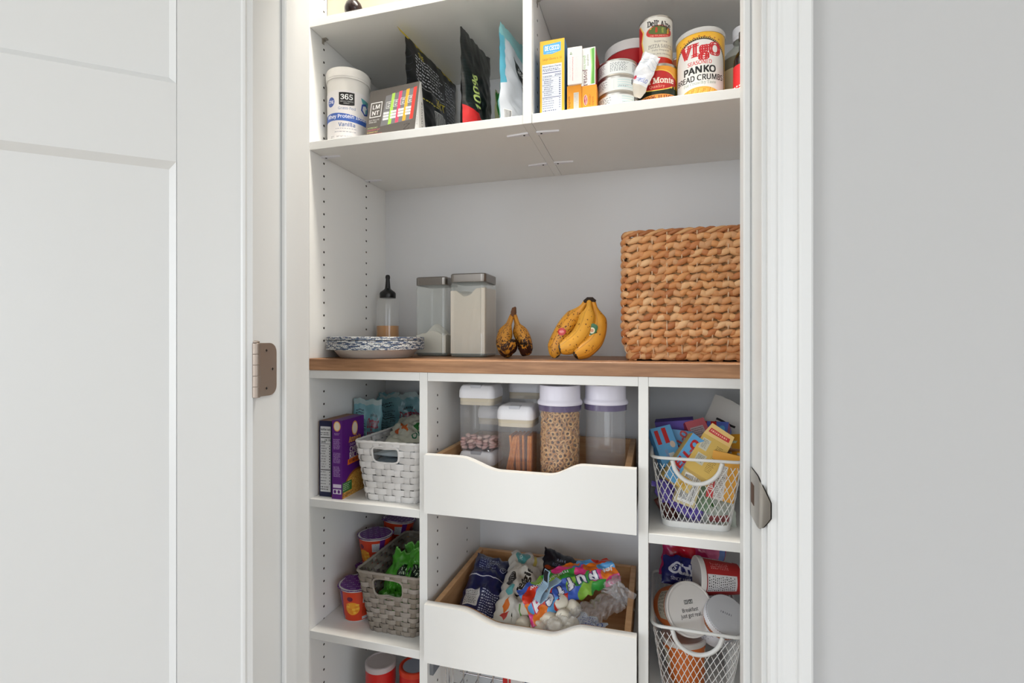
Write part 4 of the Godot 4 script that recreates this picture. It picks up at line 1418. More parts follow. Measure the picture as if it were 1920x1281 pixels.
	for k in 260:
		var px := 290 + (k * 97) % 420
		var py := 516 + (k * 61) % 104
		if pow((px - 500) / 220.0, 2) + pow((py - 620) / 116.0, 2) < 1.0:
			v.disc(px, py, 5 + k % 4, 4, [Color(0.96, 0.80, 0.42), Color(0.80, 0.50, 0.16), Color(0.93, 0.73, 0.30)][k % 3])
	for k in 9:
		v.disc(320 + k * 44, 40 + absf(k - 4) * 7, 8, 6, Color(0.76, 0.40, 0.12))
	o = thing("bread_crumb_canister", "wide yellow bread crumb canister with big red lettering", "canister", Vector3(0.0915, y, -1.12), Vector3(0, -6, 0))
	part("drum", turned([0.0, 0.0, 0.0465, 0.0, 0.047, 0.002, 0.047, 0.143, 0.0, 0.143], 44), mat(Color(0.86, 0.64, 0.14), 0.4), o)
	part("label", wrapped(0.0471, 0.003, 0.141, 5.0), print_mat(v, 0.35, {"coat": 0.2}), o)
	part("lid", turned([0.047, 0.139, 0.0487, 0.139, 0.049, 0.141, 0.0487, 0.148, 0.047, 0.150, 0.044, 0.150, 0.043, 0.147, 0.0, 0.147], 44), mat(Color(0.84, 0.84, 0.84), 0.3, {"alpha": 0.75}), o)
	# clear bottle with a leaf label, dark bottle with a red label
	o = thing("juice_bottle", "clear bottle with white cap and leaf printed label beside the crumbs", "bottle", Vector3(0.182, y, -1.185))
	part("glass", turned([0.0, 0.001, 0.042, 0.001, 0.045, 0.005, 0.045, 0.118, 0.043, 0.128, 0.035, 0.140, 0.024, 0.150, 0.0165, 0.158, 0.0155, 0.172], 36), mat(Color(0.75, 0.78, 0.72), 0.06, {"alpha": 0.35}), o)
	part("contents", turned([0.0, 0.003, 0.0425, 0.003, 0.0425, 0.122, 0.0, 0.122], 32), mat(Color(0.10, 0.09, 0.07), 0.4), o)
	part("cap", turned([0.0165, 0.168, 0.018, 0.168, 0.018, 0.174, 0.019, 0.175, 0.0188, 0.193, 0.0172, 0.1955, 0.0, 0.1955], 28), M.plastic, o)
	var lf := Art.new(512, 300, Color(0.83, 0.80, 0.70))
	for k in 7:
		var cx := 60.0 + k * 70
		var cy := 80.0 + (k % 3) * 70
		lf.poly([Vector2(cx - 30, cy), Vector2(cx - 6, cy - 30), Vector2(cx + 28, cy - 4), Vector2(cx + 4, cy + 26)], [Color(0.72, 0.14, 0.18), Color(0.78, 0.24, 0.20), Color(0.16, 0.42, 0.18)][k % 3])
	part("label", wrapped(0.0452, 0.006, 0.096, 4.4), print_mat(lf, 0.5), o)
	o = thing("sauce_bottle", "slim dark sauce bottle with red label at the shelf edge", "bottle", Vector3(0.173, y, -1.085))
	part("glass", turned([0.0, 0.0, 0.021, 0.0, 0.022, 0.002, 0.022, 0.075, 0.019, 0.086, 0.012, 0.095, 0.0105, 0.118, 0.0, 0.118], 28), mat(Color(0.02, 0.015, 0.015), 0.12), o)
	part("cap", turned([0.0, 0.116, 0.0115, 0.116, 0.012, 0.118, 0.012, 0.132, 0.0, 0.133], 20), mat(Color(0.05, 0.04, 0.04), 0.4), o)
	var rl := Art.new(400, 240, Color(0.80, 0.10, 0.13))
	rl.small(60, 170, 280, 60, 3, Color(0.95, 0.85, 0.85), 3)
	part("label", wrapped(0.0221, 0.004, 0.062, 5.0), print_mat(rl, 0.4), o)


# ------------------------------------------------------------------ on the wooden counter
func on_counter() -> void:
	plates()
	squeeze_bottle()
	glass_jar("tall square glass jar a third full of white flour", Vector3(-0.585, COUNTER, -1.292), 0.093, 0.055, 0.098, 3)
	glass_jar("tall square glass jar filled to its shoulders with cream flour", Vector3(-0.462, COUNTER, -1.252), 0.099, 0.172, 0.190, 8)
	small_bananas()
	big_bananas()
	seagrass_basket()


func plates() -> void:
	var n := 8
	# printed rim: a blue ground with small white flowers and sprigs
	var a := Art.new(2048, 96, Color(0.27, 0.33, 0.45))
	var r := RandomNumberGenerator.new()
	r.seed = 12
	for k in 900:
		var x := r.randf_range(0, 2048)
		var y := r.randf_range(0, 96)
		var c: Color = [Color(0.86, 0.86, 0.84), Color(0.86, 0.86, 0.84), Color(0.45, 0.55, 0.62), Color(0.12, 0.15, 0.24), Color(0.72, 0.66, 0.60)][k % 5]
		a.disc(x, y, r.randf_range(3, 9), r.randf_range(3, 8), c)
	for k in 150:
		var x := r.randf_range(0, 2048)
		var y := r.randf_range(8, 88)
		for q in 5:
			a.disc(x + 8 * cos(q * TAU / 5), y + 8 * sin(q * TAU / 5), 6, 6, Color(0.90, 0.90, 0.88))
		a.disc(x, y, 4, 4, Color(0.25, 0.32, 0.5))
	var rim_mat := print_mat(a, 0.5)
	var under := mat(Color(0.86, 0.83, 0.80), 0.6)
	var proto: Node3D
	for k in n:
		var label := "paper plate with blue flowered rim, one of the stacked set"
		if k == 0:
			label = "paper plate at the foot of the blue flowered stack"
		elif k == n - 1:
			label = "paper plate on top of the blue flowered stack"
		var o: Node3D
		if k == 0:
			o = thing("paper_plate", label, "plate", Vector3.ZERO, Vector3.ZERO, "stacked paper plates")
			part("dish", turned([0.0, 0.0, 0.082, 0.0, 0.088, 0.0015, 0.104, 0.021, 0.112, 0.0235, 0.119, 0.0236, 0.119, 0.0246, 0.112, 0.0245, 0.1035, 0.0222, 0.0875, 0.0026, 0.082, 0.0012, 0.0, 0.0012], 64), under, o)
			var s := Shape.new()
			s.turn(p2([0.1185, 0.0206, 0.1203, 0.0212, 0.1206, 0.0228, 0.1200, 0.0246, 0.116, 0.0252, 0.106, 0.0240]), 64)
			part("printed_rim", s, rim_mat, o, "blue rim with white flowers")
			proto = o
		else:
			o = proto.duplicate()
			o.name = numbered("paper_plate")
			add_child(o)
			o.set_meta("label", label)
		o.position = Vector3(-0.682 + rng.randf_range(-0.0006, 0.0006), COUNTER + k * 0.0037 + (0.0012 if k > 5 else 0.0), -1.134 + rng.randf_range(-0.0006, 0.0006))
		o.rotation_degrees.y = k * 47.0


func squeeze_bottle() -> void:
	var o := thing("squeeze_bottle", "clear plastic squeeze bottle of amber oil with black nozzle", "bottle", Vector3(-0.752, COUNTER, -1.312))
	part("body", turned([0.0, 0.0, 0.030, 0.0, 0.0325, 0.003, 0.0327, 0.02, 0.0325, 0.15, 0.031, 0.158, 0.026, 0.1645, 0.020, 0.167], 36), mat(Color(0.92, 0.93, 0.92), 0.10, {"alpha": 0.16}), o)
	part("oil", turned([0.0, 0.0015, 0.0305, 0.0015, 0.0314, 0.004, 0.0314, 0.085, 0.0, 0.085], 32), mat(Color(0.82, 0.54, 0.04), 0.3), o)
	var cap := part("cap", turned([0.0, 0.166, 0.0225, 0.166, 0.0232, 0.168, 0.0232, 0.180, 0.021, 0.184, 0.012, 0.1905, 0.0085, 0.194, 0.0, 0.194], 28), M.black, o)
	part("nozzle", turned([0.0085, 0.192, 0.0075, 0.2, 0.0058, 0.221, 0.0060, 0.2225, 0.0068, 0.2245, 0.0068, 0.229, 0.0052, 0.2335, 0.0, 0.235], 20), M.black, cap)


func glass_jar(label: String, base: Vector3, w: float, fill0: float, fill1: float, seed_: int) -> void:
	var o := thing("glass_jar", label, "jar", base, Vector3.ZERO, "square glass jars on the counter")
	var k := w / 2 - 0.013
	var c := 0.013
	var h := 0.192
	part("glass", turned([-0.02, 0.001, c - 0.004, 0.001, c, 0.005, c, h - 0.006, c - 0.004, h, c - 0.006, h + 0.002, c - 0.009, h, c - 0.003, h - 0.006, c - 0.003, 0.012], 32, k, k), mat(Color(0.90, 0.95, 0.94), 0.03, {"alpha": 0.10}), o, "clear glass")
	# the thick glass foot
	part("glass_foot", turned([c - 0.004, 0.0012, c - 0.0008, 0.005, c - 0.0008, 0.009, c - 0.004, 0.0095], 32, k, k), mat(Color(0.45, 0.52, 0.50), 0.06, {"alpha": 0.45}), o)
	part("lid", turned([c - 0.003, h + 0.0015, c - 0.001, h + 0.0015, c - 0.0005, h + 0.003, c - 0.0005, h + 0.021, c - 0.003, h + 0.0235, 0.0, h + 0.024], 32, k, k), mat(Color(0.58, 0.56, 0.54), 0.36, {"metal": 1.0}), o, "brushed steel lid")
	# flour heaped to one side, its surface uneven
	var nz := FastNoiseLite.new()
	nz.seed = seed_
	nz.frequency = 26.0
	var half := w / 2 - 0.003
	var lvl := func(x: float, z: float) -> float:
		var t := clampf((x + half) / (2 * half), 0.0, 1.0)
		var hump := 0.0
		if fill0 < 0.1:
			hump = 0.03 * exp(-pow((x - 0.006) / 0.022, 2) - pow((z - 0.01) / 0.03, 2)) - 0.014 * smoothstep(0.3, 1.0, t)
		else:
			hump = -0.018 * exp(-pow((x + 0.006) / 0.022, 2) - pow((z - half) / 0.04, 2))
		return lerpf(fill0, fill1, 0.35 + 0.3 * t) - (fill1 - fill0) * 0.3 + hump + nz.get_noise_2d(x, z) * 0.006
	var s := Shape.new()
	s.grid(24, 24, func(u, v):
		var x: float = (u - 0.5) * 2 * half
		var z: float = (0.5 - v) * 2 * half
		return Vector3(x, lvl.call(x, z), z))
	for sd in 4:
		s.grid(24, 1, func(u, v):
			var q: float = (u - 0.5) * 2 * half
			var x: float = [q, half, -q, -half][sd]
			var z: float = [half, -q, -half, q][sd]
			return Vector3(x, lerpf(0.0095, lvl.call(x, z), v), z))
	part("flour", s, mat(Color(0.92, 0.90, 0.85) if fill0 < 0.1 else Color(0.89, 0.855, 0.80), 0.95), o)


# a banana along a curve of points; thick in the middle, stem at the first point, dark tip at the last
func banana_shape(pts: Array, r: float, stem: float) -> Shape:
	var curve := Curve3D.new()
	for k in pts.size():
		var tan_: Vector3 = (pts[mini(k + 1, pts.size() - 1)] - pts[maxi(k - 1, 0)]) / 6.0
		curve.add_point(pts[k], -tan_, tan_)
	var n := 30
	var path := []
	var rad := []
	var len_ := curve.get_baked_length()
	for k in n + 1:
		var t := float(k) / n
		path.append(curve.sample_baked(t * len_, true))
		var body := smoothstep(stem - 0.08, stem + 0.16, t)
		var end := pow(clampf((1.0 - t) / 0.16, 0.0, 1.0), 0.55)
		rad.append(maxf(r * 0.2, r * lerpf(0.30, 1.0, body) * lerpf(0.28, 1.0, end)))
	var s := Shape.new()
	s.tube(path, rad, 12)
	return s

func banana_skin(base: Color, spot: Color, many: int, seed_: int, dark_end: float, low := 0.0) -> StandardMaterial3D:
	var a := Art.new(256, 512, base)
	var r := RandomNumberGenerator.new()
	r.seed = seed_
	for k in 90:
		a.disc(r.randf_range(0, 256), r.randf_range(40, 480), r.randf_range(10, 40), r.randf_range(20, 70), base.lerp([Color(0.80, 0.62, 0.22), Color(0.90, 0.68, 0.24)][k % 2], 0.25))
	for k in 5:
		a.rect(k * 51, 0, 5, 512, base.darkened(0.12))
	for k in many:
		var y := r.randf_range(0.2, 0.92) * 512
		var big: float = 1.0 + low * 3.0 * r.randf() * smoothstep(0.45, 0.9, y / 512.0)
		a.disc(r.randf_range(0, 256), y, r.randf_range(1.2, 3.4) * big, r.randf_range(2, 7) * big, spot)
	for k in 40:
		a.disc(r.randf_range(0, 256), r.randf_range(512 - dark_end, 512), 10, 8, Color(0.10, 0.06, 0.04))
	a.rect(0, int(512 - dark_end * 0.5), 256, 300, Color(0.10, 0.06, 0.04))
	return print_mat(a, 0.45)


func big_bananas() -> void:
	var o := thing("banana_bunch", "bunch of three large yellow bananas with red and green stickers", "banana bunch")
	var z := -1.16
	var sets := [
		[[1099, 566, -0.004], [1082, 590, 0.0], [1063, 612, 0.012], [1048, 640, 0.014], [1042, 660, 0.012], [1046, 668, 0.008]],
		[[1105, 565, 0.004], [1103, 590, 0.020], [1097, 612, 0.034], [1085, 633, 0.044], [1066, 649, 0.052], [1048, 655, 0.056]],
		[[1112, 566, 0.0], [1118, 590, 0.006], [1121, 612, 0.016], [1115, 637, 0.032], [1097, 655, 0.046], [1076, 666, 0.056]]]
	for k in 3:
		var pts := []
		for p in sets[k]:
			pts.append(at(p[0], p[1], z + p[2]))
		# the lowest skin rests on the counter
		var s := banana_shape(pts, [0.0215, 0.0205, 0.0205][k], 0.16)
		part("banana", s, banana_skin([Color(0.89, 0.60, 0.17), Color(0.90, 0.64, 0.20), Color(0.88, 0.60, 0.18)][k], Color(0.42, 0.22, 0.06), [420, 120, 70][k], 30 + k, 16), o)
	var crown := Shape.new()
	crown.tube([at(1096, 566, z), at(1102, 562, z + 0.002), at(1110, 562, z + 0.002), at(1116, 566, z)], [0.006, 0.0085, 0.0085, 0.006], 8, false, 0.7)
	part("crown", crown, mat(Color(0.16, 0.10, 0.06), 0.8), o, "dark cut crown")
	# stickers wrapped on the skins
	var a := Art.new(64, 64, Color(0.80, 0.16, 0.18))
	a.disc(32, 32, 20, 14, Color(0.90, 0.45, 0.45))
	a.small(14, 26, 36, 14, 2, Color(0.95, 0.8, 0.8), 3)
	sticker(o, a, at(1053, 622, z + 0.0385), 0.0095, 0.0085, 0.0)
	var b := Art.new(64, 128, Color(0.12, 0.38, 0.20))
	b.disc(32, 54, 22, 24, Color(0.88, 0.86, 0.74))
	b.disc(32, 54, 12, 13, Color(0.80, 0.55, 0.40))
	b.disc(32, 104, 16, 14, Color(0.88, 0.9, 0.86))
	sticker(o, b, at(1109, 622, z + 0.0485), 0.0095, 0.0185, -28.0)


func sticker(o: Node3D, a: Art, where: Vector3, rx: float, ry: float, turn: float) -> void:
	var s := Shape.new()
	s.grid(20, 4, func(u, v):
		# a rounded patch from its rim (v = 0) to its middle, bent round the fruit
		var an: float = u * TAU
		var round_: float = 0.5 if ry < rx * 1.3 else 0.28
		var x: float = signf(sin(an)) * pow(absf(sin(an)), 2.0 * round_) * (1.0 - v)
		var y: float = signf(cos(an)) * pow(absf(cos(an)), 2.0 * round_) * (1.0 - v)
		return Vector3(x * rx, y * ry, -(x * x) * rx * rx / 0.042))
	for k in s.v.size():
		s.t[k] = Vector2(0.5 + s.v[k].x / rx * 0.5, 0.5 - s.v[k].y / ry * 0.5)
	var q := part("sticker", s, print_mat(a, 0.35), o)
	q.position = where
	q.rotation_degrees = Vector3(0, -6, turn)


func small_bananas() -> void:
	var o := thing("banana_bunch", "small overripe brown-spotted banana bunch beside the flour jar", "banana bunch")
	var z := -1.20
	var sets := [
		[[960, 590, -0.012], [953, 606, -0.012], [946, 624, -0.010], [942, 644, -0.006], [950, 660, 0.004], [958, 660, 0.012]],
		[[965, 590, -0.010], [968, 606, -0.008], [974, 624, -0.004], [982, 644, 0.004], [983, 658, 0.012], [976, 662, 0.018]],
		[[961, 592, 0.0], [955, 612, 0.012], [948, 634, 0.024], [950, 652, 0.034], [958, 652, 0.044], [964, 637, 0.050]],
		[[966, 592, 0.002], [973, 612, 0.014], [984, 636, 0.026], [987, 654, 0.034], [984, 654, 0.044], [981, 642, 0.052]]]
	for k in 4:
		var pts := []
		for p in sets[k]:
			pts.append(at(p[0], p[1], z + p[2]))
		part("banana", banana_shape(pts, [0.0165, 0.0165, 0.0155, 0.0155][k], 0.26), banana_skin(Color(0.76, 0.50, 0.15), Color(0.20, 0.08, 0.04), 400, 50 + k, 30, 1.5), o)
	var crown := Shape.new()
	crown.tube([at(962, 594, z), at(963, 586, z), at(964, 579, z), at(967, 576, z)], [0.006, 0.0075, 0.006, 0.002], 8)
	part("crown", crown, mat(Color(0.42, 0.28, 0.19), 0.9), o, "dried brown crown")


func seagrass_basket() -> void:
	var base := Vector3(0.078, COUNTER, -1.232)
	var o := thing("seagrass_basket", "tall square basket of braided tan seagrass on the counter", "basket", base)
	var hw := 0.142
	var hd := 0.122
	var c := 0.022
	var rows := 16
	var pitch := 0.01665
	var per := []            # the outline, a rounded rectangle, as a closed list of (point, outward)
	for q in 4:
		var sx := 1.0 if q < 2 else -1.0
		var sz := 1.0 if q == 0 or q == 3 else -1.0
		for k in 5:
			var an := (q + k / 4.0) * PI / 2.0
			per.append([Vector3(sx * (hw - c), 0, sz * (hd - c)) + Vector3(sin(an), 0, cos(an)) * c, Vector3(sin(an), 0, cos(an))])
	var lens := [0.0]
	for k in per.size():
		lens.append(lens[k] + per[k][0].distance_to(per[(k + 1) % per.size()][0]))
	var total: float = lens[-1]
	var along := func(t: float) -> Array:
		var d := fposmod(t, total)
		for k in per.size():
			if d <= lens[k + 1]:
				var f: float = (d - lens[k]) / maxf(1e-6, lens[k + 1] - lens[k])
				var m: int = (k + 1) % per.size()
				return [per[k][0].lerp(per[m][0], f), (per[k][1] as Vector3).lerp(per[m][1], f).normalized()]
		return per[0]
	var tones := [Color(0.62, 0.28, 0.10), Color(0.52, 0.20, 0.065), Color(0.70, 0.37, 0.16), Color(0.42, 0.15, 0.05), Color(0.74, 0.45, 0.23)]
	var straw := mat(Color.WHITE, 0.55, {"vc": true})
	# each row is a braid: overlapping leaf-like lobes leaning alternately up and down
	for r in rows:
		var s := Shape.new()
		var step := 0.0128
		var n := int(total / step)
		for k in n:
			var t := (k + rng.randf_range(-0.25, 0.25)) * total / n + (step * 0.5 if r % 2 == 1 else 0.0)
			var pn: Array = along.call(t)
			var pos: Vector3 = pn[0]
			var out: Vector3 = pn[1]
			var taper := 1.0 - 0.05 * smoothstep(3.0, 0.0, float(r)) - 0.03 * smoothstep(2.0, 0.0, float(r))
			pos = Vector3(pos.x * taper, 0.010 + r * pitch + rng.randf_range(-0.0011, 0.0011), pos.z * taper) + out * (rng.randf_range(-0.0008, 0.0008) + (0.0014 if k % 2 == 0 else 0.0))
			var side := Vector3.UP.cross(out).normalized()
			var lean := (0.42 if k % 2 == 0 else -0.36) + rng.randf_range(-0.12, 0.12)
			var ln := side * cos(lean) + Vector3.UP * sin(lean)
			var up := -side * sin(lean) + Vector3.UP * cos(lean)
			s.tint = tones[rng.randi() % 5].lerp(tones[rng.randi() % 5], 0.5)
			s.xf = Transform3D(Basis(ln, up, out), pos)
			lobe(s, rng.randf_range(0.0150, 0.0185), rng.randf_range(0.0062, 0.0078), 0.0064)
		s.xf = Transform3D.IDENTITY
		part("braided_row", s, straw, o)
	# upright stakes showing between the braids
	var n2 := 34
	for k in n2:
		var pn: Array = along.call(k * total / n2 + 0.006)
		var s := Shape.new()
		s.tint = Color(0.62, 0.42, 0.26)
		var p: Vector3 = pn[0] + pn[1] * (0.0025 if k % 2 == 0 else 0.0012)
		# woven in front of one row and behind the next
		var up := []
		for q in rows * 4 + 1:
			var f := q / 4.0
			var tp := 0.95 + 0.05 * smoothstep(0.0, 2.5, f)
			up.append(p * Vector3(tp, 1, tp) + pn[1] * (0.0052 * cos(PI * (f + k)) * smoothstep(0.0, 1.0, f)) + Vector3(0, 0.006 + f * pitch, 0))
		s.tube(up, 0.0016, 6)
		part("stake", s, straw, o)
	# the rim: three long strands twisted round each other
	for st in 3:
		var s := Shape.new()
		s.tint = tones[st + 1].darkened(0.15)
		var pts := []
		var rad := []
		var m := 150
		for k in m:
			var pn: Array = along.call(total * k / m)
			var ph := TAU * k / m * 17.0 + st * TAU / 3.0
			pts.append(pn[0] + pn[1] * (cos(ph) * 0.0042) + Vector3(0, rows * pitch + 0.0065 + sin(ph) * 0.0040, 0))
			rad.append(0.0042 + 0.0007 * sin(k * 1.7))
		s.tube(pts, rad, 7, true)
		part("rim_strand", s, straw, o)
	# plain woven lining
	var inner := Shape.new()
	inner.turn(p2([-0.02, 0.004, c - 0.006, 0.004, c - 0.005, 0.02, c - 0.004, rows * pitch]), 24, hw - c, hd - c)
	part("lining", inner, mat(Color(0.80, 0.60, 0.40), 0.9), o)


# one leaf-like lobe of braid: long along x, rounded, pointed at both ends, bulging towards +z
func lobe(s: Shape, l: float, h: float, t: float) -> void:
	s.grid(8, 6, func(u, v):
		var a: float = (v - 0.5) * PI * 1.15
		var w: float = pow(maxf(0.0, sin(PI * (0.04 + 0.92 * u))), 0.7)
		return Vector3((u - 0.5) * 2.0 * l, sin(a) * h * w, cos(a) * t * w + 0.0022 * sin(u * PI)))


# ------------------------------------------------------------------ woven strip baskets
# a rounded rectangle of half sizes w, d as arc length measured from the middle of its front side: [point, outward]
func round_way(w: float, d: float, c: float, t: float) -> Array:
	var arc := c * PI / 2.0
	var parts := [w - c, arc, 2 * (d - c), arc, 2 * (w - c), arc, 2 * (d - c), arc, w - c]
	var total := 0.0
	for p in parts:
		total += p
	var s := fposmod(t, 1.0) * total
	var starts := [Vector3(0, 0, d), Vector3(w - c, 0, d - c), Vector3(w, 0, d - c), Vector3(w - c, 0, -(d - c)), Vector3(w - c, 0, -d), Vector3(-(w - c), 0, -(d - c)), Vector3(-w, 0, -(d - c)), Vector3(-(w - c), 0, d - c), Vector3(-(w - c), 0, d)]
	var dirs := [Vector3(1, 0, 0), Vector3.ZERO, Vector3(0, 0, -1), Vector3.ZERO, Vector3(-1, 0, 0), Vector3.ZERO, Vector3(0, 0, 1), Vector3.ZERO, Vector3(1, 0, 0)]
	var a0 := [0.0, 0.0, 0.0, PI / 2, 0.0, PI, 0.0, 1.5 * PI, 0.0]
	var nrm := [Vector3(0, 0, 1), Vector3.ZERO, Vector3(1, 0, 0), Vector3.ZERO, Vector3(0, 0, -1), Vector3.ZERO, Vector3(-1, 0, 0), Vector3.ZERO, Vector3(0, 0, 1)]
	for k in 9:
		if s <= parts[k] or k == 8:
			if k % 2 == 1:
				var an: float = a0[k] + s / c
				var o := Vector3(sin(an), 0, cos(an))
				return [starts[k] + o * c, o]
			return [starts[k] + dirs[k] * s, nrm[k]]
		s -= parts[k]
	return [starts[0], nrm[0]]


func woven_basket(o: Node3D, w: float, d: float, inset: float, h: float, rows: int, stakes: int, hole: Array, base: Color, seed_: int) -> void:
	var r := RandomNumberGenerator.new()
	r.seed = seed_
	var c := 0.016
	var amp := 0.0022
	var pitch := h / rows
	var perimeter := 4.0 * (w + d) - 8.0 * c + TAU * c
	var way := func(t: float, y: float, off: float) -> Vector3:
		var k := inset * (1.0 - y / h)
		var p: Array = round_way(w - k, d - k, c, t)
		return p[0] + p[1] * off + Vector3(0, y, 0)
	var strip := mat(Color.WHITE, 0.75, {"vc": true})
	for row in rows:
		var yc := (row + 0.5) * pitch
		var u0 := 0.0
		var u1 := 1.0
		if yc > hole[2] and yc < hole[3]:
			u0 = hole[1] / perimeter
			u1 = 1.0 + hole[0] / perimeter
		var s := Shape.new()
		var v0 := r.randf_range(-0.08, 0.05)
		s.tint = Color(base.r + v0, base.g + v0, base.b + v0)
		var jig := r.randf_range(0.0, 9.0)
		s.grid(int(stakes * 4 * (u1 - u0)), 3, func(u, v):
			var t: float = lerpf(u0, u1, u)
			var wob: float = sin(t * 40.0 + jig) * 0.0005
			var belly: float = 0.0009 * sin(PI * v)
			return way.call(t, clampf(yc + (v - 0.5) * pitch * 0.92 + wob, 0.0, h), amp * cos(PI * (t * stakes + row)) + belly))
		part("woven_strip", s, strip, o)
	for k in stakes:
		var t := float(k) / stakes
		var x: float = round_way(w, d, c, t)[0].x
		var front: bool = round_way(w, d, c, t)[1].z > 0.9
		var spans := [[0.0, h]]
		if front and x > hole[0] - 0.004 and x < hole[1] + 0.004:
			spans = [[0.0, hole[2]], [hole[3], h]]
		for sp in spans:
			if sp[1] - sp[0] < 0.004:
				continue
			var s := Shape.new()
			var v0 := r.randf_range(-0.10, 0.05)
			s.tint = Color(base.r + v0, base.g + v0, base.b + v0)
			var half := 0.30 / stakes
			s.grid(3, int((sp[1] - sp[0]) / pitch * 4) + 2, func(u, v):
				var y: float = lerpf(sp[0], sp[1], v)
				return way.call(t + (u - 0.5) * 2.0 * half, y, -amp * cos(PI * (k + y / pitch - 0.5)) + 0.0008 * sin(PI * u)))
			part("upright_strip", s, strip, o)
	# bound rim and, round the hand hole, a bound edge
	var rim := Shape.new()
	rim.tint = Color(base.r * 1.02, base.g * 1.02, base.b * 1.02)
	var pts := []
	var rad := []
	for k in 120:
		pts.append(way.call(k / 120.0, h, 0.0) + Vector3(0, 0.001, 0))
		rad.append(0.0034 + 0.0006 * sin(k * 2.1))
	rim.tube(pts, rad, 8, true)
	part("bound_rim", rim, strip, o)
	if hole[1] > hole[0]:
		var he := Shape.new()
		he.tint = rim.tint
		var hp := []
		for k in 28:
			var an := TAU * k / 28.0
			var hx: float = (hole[0] + hole[1]) / 2 + (hole[1] - hole[0]) / 2 * signf(cos(an)) * pow(absf(cos(an)), 0.5)
			var hy: float = (hole[2] + hole[3]) / 2 + (hole[3] - hole[2]) / 2 * signf(sin(an)) * pow(absf(sin(an)), 0.5)
			hp.append(way.call(hx / perimeter, hy, 0.0))
		he.tube(hp, 0.0026, 7, true)
		part("hand_hole_edge", he, strip, o)
	var bottom := Shape.new()
	bottom.turn(p2([0.0, 0.002, c, 0.002, c, 0.004, 0.0, 0.004]), 24, w - inset - c, d - inset - c)
	part("woven_base", bottom, mat(base.linear_to_srgb(), 0.8), o)


